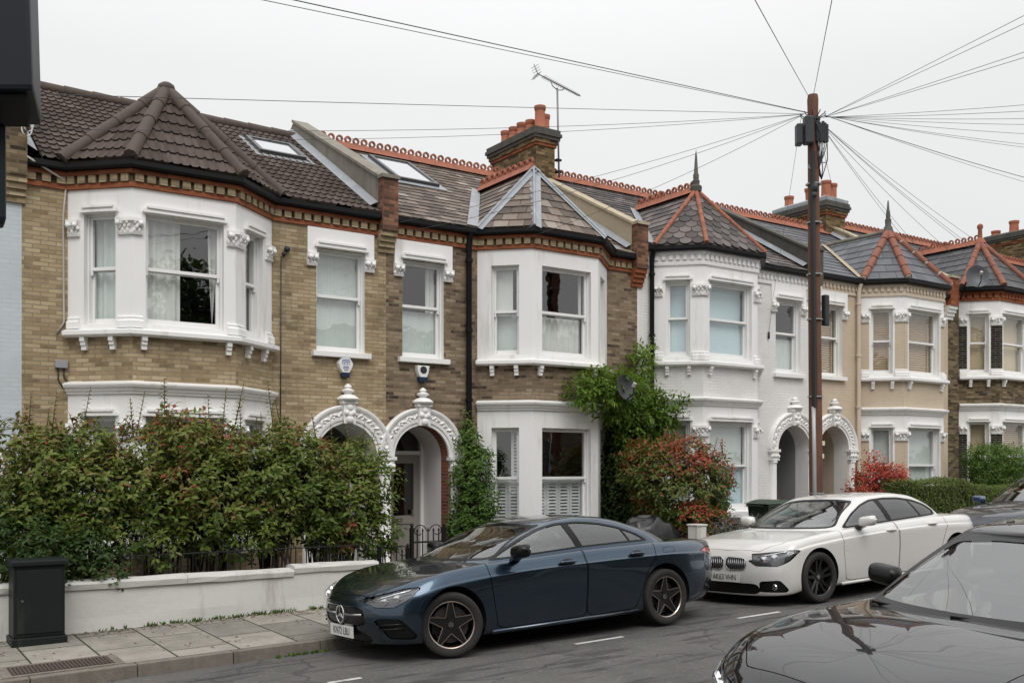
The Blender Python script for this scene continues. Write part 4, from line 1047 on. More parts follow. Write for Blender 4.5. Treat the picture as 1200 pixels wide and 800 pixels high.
# darker finer bush spilling over the wall at the far left
lum = [(1.35, 11.9, .75, .5, .35, .5), (1.75, 11.75, .95, .45, .3, .35), (2.25, 11.75, .85, .35, .3, .3), (2.5, 11.72, .62, .22, .22, .25), (1.25, 12.0, 1.2, .4, .35, .4), (1.9, 11.7, .6, .25, .2, .3)]
shrub('evergreen_bush', (1.7, 11.9, .2), lum, 1500, 5, .06, .018, m_darkleaf, 'dark fine-leaved bush spilling over the wall behind the green cabinet', 'shrub', 61, .5, .3, stemn=4)
# climber on the downpipe beside the arch
lum = [(8.50, 13.75, 1.15, .26, .22, .45), (8.62, 13.72, 1.7, .26, .2, .38), (8.42, 13.75, 1.65, .2, .18, .3), (8.55, 13.85, 2.15, .16, .15, .28), (8.75, 13.7, 1.25, .22, .2, .35), (8.3, 13.75, .75, .22, .25, .3), (8.72, 13.75, .75, .28, .25, .35), (8.75, 13.78, 1.95, .14, .12, .2), (8.6, 13.98, 2.45, .07, .07, .25)]
shrub('climbing_jasmine', (8.55, 13.75, .35), lum, 1250, 5, .062, .020, m_jas, 'green climber covering the downpipe between the brown house arch and bay', 'climber', 62, .4, .35, stemn=5, shell=.45)
# wisteria over the white house wall and bay
lum = [(10.35, 13.15, 3.02, .26, .22, .17), (10.7, 13.15, 3.1, .30, .24, .26), (11.1, 13.2, 3.12, .32, .26, .28), (11.5, 13.45, 3.0, .35, .3, .42), (11.85, 13.65, 2.8, .36, .3, .45), (12.1, 13.7, 3.15, .30, .25, .34), (12.3, 13.85, 3.65, .16, .14, .3), (12.15, 13.65, 2.6, .36, .3, .36), (12.5, 13.6, 2.85, .24, .24, .22), (11.7, 13.65, 2.35, .30, .3, .32), (12.0, 13.7, 2.2, .32, .3, .28), (12.45, 13.95, 3.95, .14, .12, .13), (12.75, 13.5, 2.95, .2, .2, .12), (10.9, 13.15, 2.75, .10, .10, .2), (12.6, 13.6, 2.5, .2, .2, .22)]
shrub('wisteria', (12.0, 13.7, .4), [(a, b, c, d * .92, e * .92, f * .92) for a, b, c, d, e, f in lum], 1150, 7, .12, .021, m_wist, 'bright green wisteria climbing between the brown and white houses', 'climber', 63, .36, .4, stemn=0, shell=.5, spread=.75, ln=.22, lumpvar=.08)
lum = [(11.75, 13.75, 1.0, .45, .25, .8), (11.95, 13.75, 1.7, .42, .25, .6), (12.3, 13.8, 1.3, .42, .25, .9), (11.55, 13.65, 1.7, .28, .25, .6), (11.5, 13.55, 1.0, .25, .25, .6), (11.8, 13.7, 2.15, .36, .25, .35), (12.3, 13.75, 2.0, .36, .25, .4)]
shrub('ivy', (11.95, 13.8, .3), lum, 2100, 5, .07, .024, m_darkleaf, 'dark ivy on the wall below the wisteria', 'climber', 64, .4, .25, stemn=3)
# red-tipped photinia ball
g = np.random.default_rng(5); lum = [(11.95 + .55 * math.cos(a) * c, 12.6 + .45 * math.sin(a) * c, 1.50 + h, .48, .45, .42) for a, c, h in [(g.uniform(0, 6.3), g.uniform(.3, 1), g.uniform(-.42, .42)) for _ in range(14)]] + [(12.1, 12.5, 1.95, .55, .45, .38), (11.5, 12.5, 1.65, .5, .42, .45), (12.65, 12.5, 1.6, .4, .4, .5)]
shrub('red_tipped_photinia', (12.0, 12.6, .4), lum, 1900, 5, .10, .022, m_redleaf, 'round photinia bush flushed with red young leaves before the white house', 'shrub', 65, .24, .46, stemn=6, shell=.55, shoots=14, lumpvar=.10)
lum = [(11.95, 11.85, .85, .35, .3, .25), (12.3, 11.9, .72, .35, .3, .25), (11.7, 11.95, .95, .3, .3, .25)]
shrub('young_photinia', (12.0, 11.9, .3), lum, 420, 5, .085, .020, m_redleaf, 'small red-tinged bush at the foot of the round photinia', 'shrub', 66, .35, .4, stemn=3)
lum = [(12.0, 11.72, .72, .26, .22, .2), (12.35, 11.72, .74, .3, .22, .2), (12.7, 11.75, .72, .28, .2, .18), (13.1, 11.8, .76, .25, .2, .18)]
shrub('lavender', (12.6, 11.75, .25), lum, 900, 5, .05, .010, m_lav, 'low greyish mauve plants along the front of the white house garden', 'flower bed', 67, .4, .4, stemn=3)
# scarlet acer
g = np.random.default_rng(9); lum = [(17.9 + .62 * math.cos(a) * c, 12.9 + .3 * math.sin(a) * c, 1.42 + h * .8, .30, .28, .16) for a, c, h in [(g.uniform(0, 6.3), g.uniform(.2, 1), g.uniform(-.35, .35)) for _ in range(16)]] + [(17.85, 12.9, 1.95, .18, .18, .16), (17.6, 12.9, 1.7, .25, .2, .16)]
shrub('scarlet_acer', (17.9, 12.9, .45), lum, 1100, 5, .075, .018, m_acer, 'scarlet leaved acer before the beige house', 'shrub', 68, .45, .25, stemn=5, shell=.4)
# clipped hedge: box outline, shell of small leaves
root = empty('privet_hedge', (20.3, 12.3, .45), 'clipped green hedge stepping down before the beige and dark brick houses', 'hedge'); lf = LF(70); g = lf.g
for (x0, x1, zt) in ((17.75, 19.9, 1.50), (19.9, 26.5, 1.36)):
    for i in range(int((x1 - x0) * 1100)):
        x = g.uniform(x0, x1); zz = zt + .04 * math.sin(x * 2.3) - .12 * max(0, (x - x1 + .35) / .35) * (zt > 1.4)
        if g.random() < .38: p = np.array((x, g.uniform(12.0, 12.7), zz + g.normal(0, .02))); d = np.array((0, -.2, 1.))
        else: p = np.array((x, 12.0 + g.normal(0, .025), g.uniform(.45, zz))); d = np.array((0, -1., .45))
        lf.spray(p, d + g.normal(0, .3, 3), 3, .055, .016, .45, .2, .9, .05)
    for i in range(500): p = np.array((x0 if x0 < 18 else x1, g.uniform(12, 12.7), g.uniform(.5, zt))); lf.spray(p, np.array((-1, -.2, .4)), 3, .055, .016, .4, .2, .9, .05)
mb = MB(); mb.box(17.83 - 20.3, 19.85 - 20.3, -.24, .38, -.3, .98); mb.box(19.85 - 20.3, 26.4 - 20.3, -.24, .38, -.3, .84); mb.build('twigs', m_bark, root); lf.build('foliage', m_privet, root)
g = np.random.default_rng(12); lum = [(22.4 + .8 * math.cos(a) * c, 12.95 + .3 * math.sin(a) * c, 1.75 + h, .42, .38, .34) for a, c, h in [(g.uniform(0, 6.3), g.uniform(.1, 1), g.uniform(-.3, .32)) for _ in range(14)]]
shrub('round_bush', (22.4, 12.95, .6), lum, 2600, 5, .075, .014, m_bush, 'fresh green bushy shrub behind the clipped hedge at the right edge', 'shrub', 71, .4, .35, stemn=5)
# weeds along the foot of the white wall and kerb
lf = LF(80); g = lf.g
for i in range(85):
    x = 2.3 + 3.2 * g.random() ** .8 if i % 3 else g.normal(4.1, .35); y = 11.47 - abs(g.normal(0, .03)); z = zpave(x, y)
    for j in range(5): lf.leaf((x + g.normal(0, .02), y, z), np.array((g.normal(0, .5), -.3 + g.normal(0, .3), 1)), np.array((0, -1, .2)), g.uniform(.02, .065), .006, g.random() * .8)
for i in range(30):
    x = g.uniform(3.6, 4.2); y = KY - .02 - abs(g.normal(0, .02)); z = zroad(x, y)
    for j in range(4): lf.leaf((x, y, z), np.array((g.normal(0, .6), g.normal(0, .4), .8)), np.array((0, -1, .2)), g.uniform(.02, .05), .006, g.random())
o = lf.build('weeds', m_jas); tag(o, 'tufts of weeds along the foot of the white garden wall and the kerb', 'weeds', kind='stuff')
# dead leaves on the pavement
lf = LF(81); g = lf.g
m_dead = leafmat('dead_leaf', [(0, (.05, .03, .015)), (.5, (.12, .06, .025)), (1, (.22, .11, .04))], .1)
for i in range(420):
    x = g.uniform(1.2, 5.2); y = 11.45 - abs(g.normal(0, .10)) if i % 4 else g.uniform(9.7, 11.4)
    lf.leaf((x, y, zpave(x, y) + .004), np.array((g.normal(), g.normal(), .12)), np.array((0, 0, 1.)), g.uniform(.02, .055), g.uniform(.006, .016), g.random())
tag(lf.build('dead_leaves', m_dead), 'dead brown leaves scattered on the pavement by the white wall', 'leaves', kind='stuff')
# ------------------------------------------------------------------ garden walls, street furniture, wires
def thingmesh(mb, name, mat, label, cat, loc, group=None, **k):
    mb.v = [(x - loc[0], y - loc[1], z - loc[2]) for x, y, z in mb.v]
    o = mb.build(name, mat, None, loc=loc, **k); return tag(o, label, cat, group)
def P2(root):
    class B(MB):
        def build(s, *a, **k):
            l = root.location; s.v = [(x - l.x, y - l.y, z - l.z) for x, y, z in s.v]; return MB.build(s, *a, **k)
    return B()
m_wallw = plain('weathered_white_wall_paint', (.60, .585, .56), .75, var=.07, vs=2, bump=.35, bs=18, dirt=((.14, .115, .09), .57))
# long low white wall
WX0, WX1, WY = -3.0, 5.70, 11.48
root = empty('garden_wall', (2, WY, .05), 'long low white rendered garden wall under the tall hedge', 'garden wall'); mb = P2(root)
def wt(x): return .575 + .006 * (x - 2) + .012 * math.sin(x * 1.7)
xsw = fr(WX0, WX1, 60)
mb.grid([[(x, WY + .01 * math.sin(x * 2.1), zpave(x, WY) - .2) for x in xsw], [(x, WY + .008 * math.sin(x * 3.1), zpave(x, WY) + .15) for x in xsw], [(x, WY + .008 * math.sin(x * 2.3), wt(x) - .085) for x in xsw]])
mb.grid([[(x, WY + .22, zpave(x, WY) - .2) for x in xsw], [(x, WY + .22, wt(x) - .085) for x in xsw]])
mb.poly([(WX1, WY, .0), (WX1, WY + .22, .0), (WX1, WY + .22, wt(WX1) - .085), (WX1, WY, wt(WX1) - .085)])
mb.build('wall_body', m_wallw, root, merge=False)
mb = P2(root); x = WX0; g_ = random.Random(3)
while x < WX1 - .05:
    x2 = min(WX1 + .02, x + g_.uniform(.9, 1.6)); e = g_.uniform(-.006, .008); n = 6
    rows = [[(x + .002 + (x2 - x - .004) * i / n, WY + y + g_.uniform(-.005, .005), wt(x) + e + z + g_.uniform(-.006, .006)) for i in range(n + 1)] for y, z in ((-.03, -.09), (-.045, -.03), (-.035, -.005), (.12, .012), (.25, -.01), (.25, -.09))]
    mb.grid(rows); mb.poly([r[0] for r in rows]); mb.poly([r[-1] for r in rows][::-1]); x = x2
mb.build('coping', m_wallw, root, smooth=False)
# crack
# iron railings above the wall, half lost in the hedge
mb = MB(); 
for i in range(22):
    x = 2.6 + i * .14; mb.tube([(x, WY + .2, .55), (x, WY + .2, .83)], .007, 6)
mb.tube([(2.55, WY + .2, .80), (5.6, WY + .2, .81)], .009, 6)
for a, b in ((2.9, 3.3), (3.75, 4.2), (4.9, 5.3)): mb.tube([(a, WY + .22, .95), (b, WY + .22, .62)], .010, 6)
thingmesh(mb, 'iron_railing', m_iron, 'black iron railing on the white wall, half hidden by hedge stems', 'railing', (3.5, WY + .12, .55))
# gate and side railings between the two doors
def gate(name, xa, xb, y, zb, zt, label, cat):
    root = empty(name, ((xa + xb) / 2, y, zb), label, cat); mb = P2(root)
    mb.tube([(xa, y, zb + .12), (xb, y, zb + .12)], .014, 6); mb.tube([(xa, y, zt - .16), (xb, y, zt - .16)], .014, 6)
    n = int((xb - xa) / .075)
    for i in range(1, n): 
        x = xa + (xb - xa) * i / n; mb.tube([(x, y, zb + .08), (x, y, zt - .02)], .0085, 6); mb.lathe((x, y, zt - .03), [(.008, 0), (.016, .02), (.001, .06)], 6)
    mb.build('bars', m_iron, root)
    for x in (xa, xb):
        mb = P2(root); mb.box(x - .022, x + .022, y - .022, y + .022, zb - .1, zt + .02); mb.lathe((x, y, zt + .02), [(.03, 0), (.03, .012), (.012, .02), (.026, .045), (0, .075)], 10); mb.build('post', m_iron, root)
    mb = P2(root); c0 = (xa + xb) / 2
    for sg in (-1, 1):
        pts = [(c0 + sg * (.13 - .11 * math.cos(a) * (1 - a / 9)), y, zt - .02 + .10 * math.sin(a) * (1 - a / 9)) for a in [i * .42 for i in range(14)]]; mb.tube(pts, .007, 5)
    mb.build('scroll', m_iron, root); return root
gate('iron_gate', 6.25, 6.74, 11.55, .22, .98, 'black iron garden gate before the brown house door', 'gate')
gate('iron_fence', 5.78, 6.19, 11.55, .2, .72, 'short black iron fence between white wall and gate', 'fence')
gate('side_railing', 6.80, 8.6, 11.6, .22, .78, 'black iron railing right of the gate, mostly behind the blue car', 'railing')
mb = MB(); mb.lathe((7.25, 11.95, .28), [(.10, 0), (.15, .26), (.165, .27), (.165, .33), (.14, .33), (.12, .27), (.0, .26)], 16); thingmesh(mb, 'flower_pot', m_pot, 'terracotta flower pot behind the railing by the gate', 'flower pot', (7.25, 11.95, .28), auto=40)
# shared garden divider + path
mb = MB(); mb.box(5.75, 8.0, 11.75, 14.0, .0, .165); tag(mb.build('garden_path', m_gpath), kind='structure')
# H3 low wall with white pier
root = empty('front_wall', (12.3, 11.55, .2), 'low white front wall with a square pier before the all white house', 'garden wall'); mb = P2(root)
mb.box(11.62, 16.4, 11.5, 11.7, .0, .60); mb.build('wall_body', m_wallw, root, bevel=.01); mb = P2(root); mb.box(11.37, 11.57, 11.48, 11.70, .0, .87); mb.box(11.355, 11.585, 11.465, 11.715, .871, .90); mb.build('pier', m_wallw, root, bevel=.01)
mb = MB(); mb.box(7.2, 11.25, 11.52, 11.72, .0, .44); thingmesh(mb, 'brick_front_wall', m_brown, 'low brown brick front wall behind the blue car', 'garden wall', (9.2, 11.6, .2), bevel=.01)
mb = MB(); mb.box(16.45, 17.4, 11.5, 11.7, .1, .7); mb.box(19.0, 27.0, 11.5, 11.7, .1, .62); thingmesh(mb, 'rendered_front_wall', m_beigetrim, 'low beige front wall behind the white car', 'garden wall', (18, 11.6, .3), bevel=.01)
# telecom cabinet
m_cab = plain('dark_green_cabinet_paint', (.0085, .0125, .0115), .5, var=.25, spec=.3, vs=6, dirt=((.05, .05, .045), .62))
root = empty('telecom_cabinet', (1.74, 11.22, .0), 'dark green telecom cabinet on the pavement at the left', 'cabinet')
za = -.02
mb = P2(root); mb.box(1.47, 1.95, 11.06, 11.40, za + .10, .80); mb.build('cabinet_body', m_cab, root, bevel=.01)
mb = P2(root); mb.box(1.44, 1.98, 11.02, 11.43, .801, .86); mb.build('lid', m_cab, root, bevel=.015)
mb = P2(root); mb.box(1.45, 1.97, 11.03, 11.42, za - .12, za + .098); mb.build('plinth', m_cab, root, bevel=.01)
mb = P2(root); mb.box(1.50, 1.92, 11.045, 11.058, za + .14, .76); mb.build('door', m_cab, root, bevel=.004)
mb = P2(root); mb.lathe((1.55, 11.043, .45), [(.012, -.006), (.014, 0)], 8, axis='y'); mb.build('lock', m_greyiron, root)
# cellar grating in the pavement
m_grate = plain('rusty_cast_iron', (.07, .05, .04), .75, var=.4, vs=25, bump=.5)
root = empty('pavement_grating', (1.72, 9.86, .02), 'rusty ribbed iron grating set in the pavement at bottom left', 'grating'); mb = P2(root)
zg = lambda x, y: zpave(x, y) + .004
def slab(mb, x0, x1, y0, y1, h, mi=0): mb.hexa([(x0, y0, zg(x0, y0) - .03), (x1, y0, zg(x1, y0) - .03), (x1, y1, zg(x1, y1) - .03), (x0, y1, zg(x0, y1) - .03), (x0, y0, zg(x0, y0) + h), (x1, y0, zg(x1, y0) + h), (x1, y1, zg(x1, y1) + h), (x0, y1, zg(x0, y1) + h)], mi)
slab(mb, 1.28, 2.14, 9.70, 10.06, -.001); i = 0
while i < 26: slab(mb, 1.29 + i * .0325, 1.308 + i * .0325, 9.71, 10.05, .010); i += 1
mb.build('ribs', m_grate, root); mb = P2(root)
for q in ((1.20, 2.22, 9.64, 9.698), (1.20, 2.22, 10.062, 10.12), (1.20, 1.278, 9.70, 10.06), (2.142, 2.22, 9.70, 10.06)): slab(mb, *q, .004)
mb.build('kerb_frame', m_kerb, root)
# wheelie bins
m_bin = plain('green_bin_plastic', (.030, .052, .030), .5, var=.15)
def bin_(loc, label, rz=0, sc=1):
    root = empty('wheelie_bin', loc, label, 'bin', 'green wheelie bins in the front gardens', (0, 0, rz)); 
    def T(p): return p
    mb = MB(); mb.hexa([(-.22, -.27, .06), (.22, -.27, .06), (.22, .25, .06), (-.22, .25, .06), (-.27, -.34, .92), (.27, -.34, .92), (.27, .33, .92), (-.27, .33, .92)])
    mb.box(-.29, .29, -.36, .35, .88, .935); mb.build('bin_body', m_bin, root, bevel=.012)
    mb = MB(); n = 8; rows = []
    for i in range(n + 1):
        y = -.39 + .80 * i / n; z = .945 + .075 * math.sin(math.pi * min(1, (i + .6) / n)) ** .7; rows.append([(-.31, y, .942), (-.27, y, z), (.27, y, z), (.31, y, .942)])
    mb.grid(rows); mb.poly(rows[0][::-1]); mb.poly(rows[-1]); mb.box(-.15, .15, -.44, -.385, .95, .985); mb.build('lid', m_bin, root, bevel=.006)
    for x in (-.25, .25): mb = MB(); mb.tube([(x - .03, .28, .10), (x + .03, .28, .10)], .10, 14); mb.build('wheel', m_iron, root, auto=40)
    mb = MB(); mb.tube([(-.2, .40, .90), (.2, .40, .90)], .016, 8); mb.build('handle', m_bin, root)
    root.scale = (sc, sc, sc); return root
bin_((14.15, 12.45, .28), 'green wheelie bin before the white arch, lid shut', R(90), .93); bin_((13.2, 13.1, .30), 'green wheelie bin in the shade between red bush and bay window', 0, .9)
# black bin bag heap / covered barbecue behind the blue car
m_bag = plain('black_cover_sheet', (.012, .012, .013), .35, var=.3, bump=.8, bs=9)
mb = MB(); rows = []
g_ = random.Random(5)
for i in range(15):
    a = math.pi / 2 * i / 14; rows.append([(10.85 + .60 * math.cos(a) ** .45 * math.cos(b) * (1 + .05 * math.sin(5 * b) + .04 * math.sin(11 * b + i * .6)), 12.0 + .36 * math.cos(a) ** .45 * math.sin(b) * (1 + .05 * math.sin(9 * b)), .3 + .70 * math.sin(a) ** .7 * (1 + .04 * math.sin(3 * b + i * .5) + .035 * math.sin(8 * b - i * .9)) - .16 * math.sin(a) * max(0, math.cos(b))) for b in [2 * math.pi * j / 48 for j in range(48)]])
mb.grid(rows, wrap=True); thingmesh(mb, 'covered_barbecue', m_bag, 'black covered heap behind the boot of the blue car', 'cover', (10.85, 12.0, .3), smooth=True)
# crate inside white porch, navy box in beige porch
m_crate = plain('bare_wood', (.36, .22, .11), .8, var=.3, vs=12)
root = empty('wooden_crate', (16.9, 14.95, .40), 'wooden slatted crate inside the white porch', 'crate'); mb = P2(root)
for z in (.52, .66, .80, .94, 1.05):
    mb.box(16.66, 17.14, 14.80, 14.82, z, z + .09); mb.box(16.66, 16.68, 14.82, 15.06, z, z + .09); mb.box(17.12, 17.14, 14.82, 15.06, z, z + .09)
mb.build('slats', m_crate, root); mb = P2(root)
for x in (16.68, 16.88, 17.08): mb.box(x, x + .05, 14.785, 14.799, .42, 1.14)
mb.build('battens', m_crate, root)
mb = MB(); mb.box(17.62, 18.05, 14.6, 14.9, .40, 1.16); mb.box(17.60, 18.07, 14.58, 14.92, 1.161, 1.19); thingmesh(mb, 'recycling_box', m_navy, 'navy blue box in the beige porch beside the telegraph pole', 'box', (17.8, 14.75, .4), bevel=.012)

# telegraph pole
m_pole = plain('creosoted_pole', (.135, .056, .034), .8, var=.35, vs=6, bump=.5, bs=30, dirt=((.03, .018, .013), .52))
m_junc = plain('black_junction_box', (.022, .026, .030), .5, var=.2)
m_galv = plain('galvanised_steel', (.38, .39, .40), .5, metal=.4, var=.15)
PX, PY = 12.68, 10.2
root = empty('telegraph_pole', (PX, PY, .2), 'tall brown wooden telegraph pole with black boxes and wires at its top', 'telegraph pole'); mb = P2(root)
mb.lathe((PX, PY, 0), [(.108, .0), (.106, 1.5), (.098, 4.0), (.088, 6.0), (.082, 7.35), (.086, 7.52), (.075, 7.60), (.0, 7.62)], 18); mb.build('pole', m_pole, root, auto=40)
mb = P2(root); mb.tube([(PX - .115, PY - .06, .2), (PX - .11, PY - .06, 2.0), (PX - .105, PY - .05, 2.75)], .032, 8); mb.build('conduit', m_galv, root, smooth=True)
mb = P2(root); mb.box(PX - .135, PX - .078, PY - .10, PY - .04, 2.75, 6.7); mb.build('cable_cover', m_cable, root)
for z in (1.4, 2.9, 4.1, 4.8, 5.6, 6.2):
    mb = P2(root); mb.lathe((PX - .01, PY - .01, z), [(.118, 0), (.122, .0), (.122, .016), (.118, .016)], 16); mb.build('strap', m_galv, root)
def Q(r_, c_, z): return (PX + .827 * r_ - .562 * c_, PY - .562 * r_ - .827 * c_, z)
for (r0, r1, c0, c1, z0, z1) in ((-.285, -.19, -.02, .14, 6.80, 7.12), (-.175, -.035, .03, .19, 6.80, 7.22)):
    mb = P2(root); mb.hexa([Q(r0, c1, z0), Q(r1, c1, z0), Q(r1, c0, z0), Q(r0, c0, z0), Q(r0, c1, z1), Q(r1, c1, z1), Q(r1, c0, z1), Q(r0, c0, z1)]); mb.build('junction_box', m_junc, root, bevel=.018)
mb = P2(root)
for i in range(6):
    q0, q1 = Q(.035 + .034 * i, .10 - .012 * i, 6.84 + .02 * (i % 2)), Q(.035 + .034 * i, .10 - .012 * i, 7.17 - .02 * (i % 3)); mb.tube([q0, q1], .024, 8)
    mb.tube([Q(.035 + .034 * i, .10 - .012 * i, 6.86), Q(.06 + .02 * i, .08, 6.70), Q(.07, .06, 6.45)], .007, 5)
mb.build('splice_cluster', m_junc, root, auto=40)
mb = P2(root); mb.lathe((PX, PY, 7.2), [(.09, 0), (.11, .0), (.11, .04), (.09, .04)], 16)
for k in range(10):
    a = k * .628; mb.tube([(PX + .10 * math.cos(a), PY + .10 * math.sin(a), 7.24), (PX + .18 * math.cos(a), PY + .18 * math.sin(a), 7.28), (PX + .2 * math.cos(a), PY + .2 * math.sin(a), 7.31)], .008, 5)
mb.build('wire_bracket', m_junc, root)
mb = P2(root); mb.box(PX + .115, PX + .215, PY - .12, PY - .03, 4.02, 4.50); mb.build('small_box', m_junc, root, bevel=.02)
mb = P2(root); mb.ball((PX - .11, PY - .12, 6.12), .05, .05, .08, 10, 8); mb.ball((PX - .14, PY - .13, 6.0), .04, .04, .05, 10, 8); mb.build('cable_joint', m_junc, root, smooth=True)
mb = P2(root)
for (z, w_) in ((2.15, .03), (1.95, .02)): mb.box(PX + .02, PX + .02 + w_ * 2, PY - .112, PY - .105, z, z + .07)
mb.build('number_plate', plain('cream_enamel', (.62, .56, .38), .5), root)
for z, sg in ((6.55, 1), (6.4, -1), (3.3, 1)):
    mb = P2(root); mb.tube([(PX + sg * .1, PY - .05, z), (PX + sg * .2, PY - .08, z + .02), (PX + sg * .21, PY - .08, z + .06)], .010, 6); mb.build('climbing_step', m_galv, root)
mb = P2(root); g_ = random.Random(11)
for k in range(9):
    a = g_.uniform(0, 6.28); x, y = PX + .13 * math.cos(a), PY + .13 * math.sin(a)
    mb.tube([(x, y, 7.22), (x + g_.uniform(-.08, .12), y - .06, 6.95), (x + g_.uniform(0, .2), y - .05, 6.6 + g_.uniform(-.1, .1)), (PX + .12, PY - .06, 6.3)], .008, 5)
mb.build('loose_cables', m_cable, root, smooth=True)

for o in root.children:   # the pole leans slightly to the left
    for v in o.data.vertices: v.co.x -= .013 * v.co.z
TOP = (PX, PY, 7.24)
def wire(p, q, sag, label, rad=.0042, mat=None, n=18):
    mb = MB(); p, q = Vector(p), Vector(q); c = (p + q) / 2; pts = []
    for i in range(n + 1):
        t_ = i / n; v = p.lerp(q, t_); v.z -= sag * 4 * t_ * (1 - t_); pts.append(tuple(v))
    mb.tube(pts, rad, 5)
    return thingmesh(mb, 'overhead_wire', mat or m_wire, label, 'wire', tuple(c), 'overhead wires from the telegraph pole', smooth=True)
def T(a): return (PX - .092 + .19 * math.cos(a), PY + .19 * math.sin(a), 7.27)
WIRES = [  # (start angle, end point, sag, radius, label)
 (200, (2.85, 8.0, 5.72), .05, .0058, 'thick black wire crossing the sky from the top left edge to the pole'),
 (196, (3.02, 8.1, 5.72), .06, .004, 'thin wire beside the thick black one at the top left'),
 (180, (.9, 9.4, 4.95), .02, .004, 'level thin wire passing just below the tip of the brown turret'),
 (175, (2.1, 13.85, 6.1), .12, .004, 'thin wire sloping to the left corner of the yellow brick house'),
 (172, (5.2, 15.2, 6.9), .10, .004, 'thin wire ending on the brown tiled roof left of the skylight'),
 (165, (7.25, 13.85, 5.62), .10, .004, 'upper of the wires running down to the eaves between yellow and brown houses'),
 (160, (7.55, 13.9, 5.55), .14, .004, 'lower of the wires running down to the eaves between yellow and brown houses'),
 (150, (9.5, 13.3, 5.62), .10, .004, 'wire running down to the gutter of the grey hipped turret'),
 (110, (16.0, 14.02, 5.15), .05, .0035, 'steep thin wire from the pole to the white house wall, left of the pole'),
 (80, (22.3, 17.4, 8.6), .05, .0035, 'faint wire from the pole to the chimney behind it'),
 (240, (5.54, 5.0, 5.19), .01, .004, 'wire leaving the pole top steeply up to the left'),
 (60, (6.39, 5.0, 5.41), .01, .004, 'wire leaving the pole top almost straight up'),
]
for i, (y, Yd, sg) in enumerate(((-12, 5, .0), (0, 5, .0), (36, 5, .02), (44, 5, .02), (108, 6.5, .05), (115, 6.5, .06), (127, 7, .06), (134, 7.2, .07), (147, 8, .08), (163, 8.3, .08), (168, 8.6, .08), (208, 10.2, .12), (215, 10.4, .12))):
    k = (1260 - 600) / 1167; X = Yd * (.5617 + k * .8273) / (.8273 - k * .5617); Z_ = X * .5617 + Yd * .8273
    nm = ['highest', 'second highest', 'third highest', 'fourth highest', 'fifth', 'sixth', 'seventh', 'eighth', 'ninth', 'tenth', 'eleventh', 'twelfth', 'lowest'][i]
    WIRES.append((-10 - i * 3, (X, Yd, 1.774 + (550 - y) * Z_ / 1167), sg, .0065 if i == 11 else .0038, nm + ' of the wires leaving the pole across the right edge'))
for (p, sg, lb) in (((29.0, 13.9, 6.25), .25, 'wire from the pole down to the eaves past the dark brick house'), ((27.5, 13.8, 6.2), .25, 'wire from the pole to the far end of the charcoal slate roof'), ((25.9, 13.6, 6.25), .2, 'wire from the pole to the right hand gutter of the charcoal turret'),
                     ((23.2, 13.4, 6.2), .15, 'wire from the pole to the left gutter corner of the charcoal turret'), ((22.5, 13.9, 6.15), .15, 'wire from the pole to the party wall of beige and dark brick houses'), ((21.0, 13.3, 6.0), .12, 'wire from the pole to the gutter of the grey slate turret'), ((22.3, 17.0, 8.0), .1, 'wire from the pole to the roof top behind the grey slate turret')):
    WIRES.append((20, p, sg, .004, lb))
for a, e, sg, rd, lb in WIRES:
    p = Vector(T(R(a))); e = Vector(e)
    if 'across the right' in lb or 'pole top' in lb or 'top left' in lb or 'level thin' in lb:   # these run on to houses out of the picture
        k = 1.9 if 'top left' in lb or 'level' in lb else 1.55 if 'pole top' in lb else 2.2
        e = p + (e - p) * k; sg *= 0 if 'top left' in lb else k
    wire(p, e, sg, lb, rd * .88)

# TV aerial on the chimney
m_alu = plain('dull_aluminium', (.20, .20, .20), .5, metal=.5)
root = empty('television_aerial', (12.66, 16.9, 7.9), 'thin yagi television aerial on a mast beside the brown house chimney', 'aerial'); mb = P2(root)
mb.tube([(12.66, 16.88, 7.95), (12.63, 16.9, 9.84)], .02, 8); mb.build('mast', m_alu, root, smooth=True)
mb = P2(root); a, b = Vector((12.12, 16.9, 10.03)), Vector((13.25, 16.9, 9.80)); v = (b - a).normalized(); s_ = v.cross(Vector((0, 0, 1))).normalized(); u_ = Vector((0, 0, 1))
mb.tube([a, b], .012, 6)
for i in range(18): c = a + v * (.16 + i * .055); mb.tube([c - s_ * .09 * (1 - i * .02), c + s_ * .09 * (1 - i * .02)], .006, 5); mb.tube([c - u_ * .03, c + u_ * .03], .005, 4)
for sg in (-1, 1):
    mb.tube([a, a - v * .10 + u_ * .16 * sg], .008, 5)
    for k in range(4): c = a - v * .025 * k + u_ * .04 * k * sg; mb.tube([c - s_ * .13, c + s_ * .13], .005, 5)
mb.tube([(12.63, 16.9, 9.80), (12.50, 16.9, 9.86), (12.46, 16.9, 9.96)], .010, 6); mb.tube([(12.63, 16.9, 9.80), (12.78, 16.9, 9.83), (12.82, 16.9, 9.89)], .010, 6); mb.build('antenna', m_alu, root, smooth=True)
for z in (8.05, 8.3):
    mb = P2(root); mb.box(12.60, 12.72, 16.86, 16.96, z, z + .04); mb.build('clamp', m_iron, root)
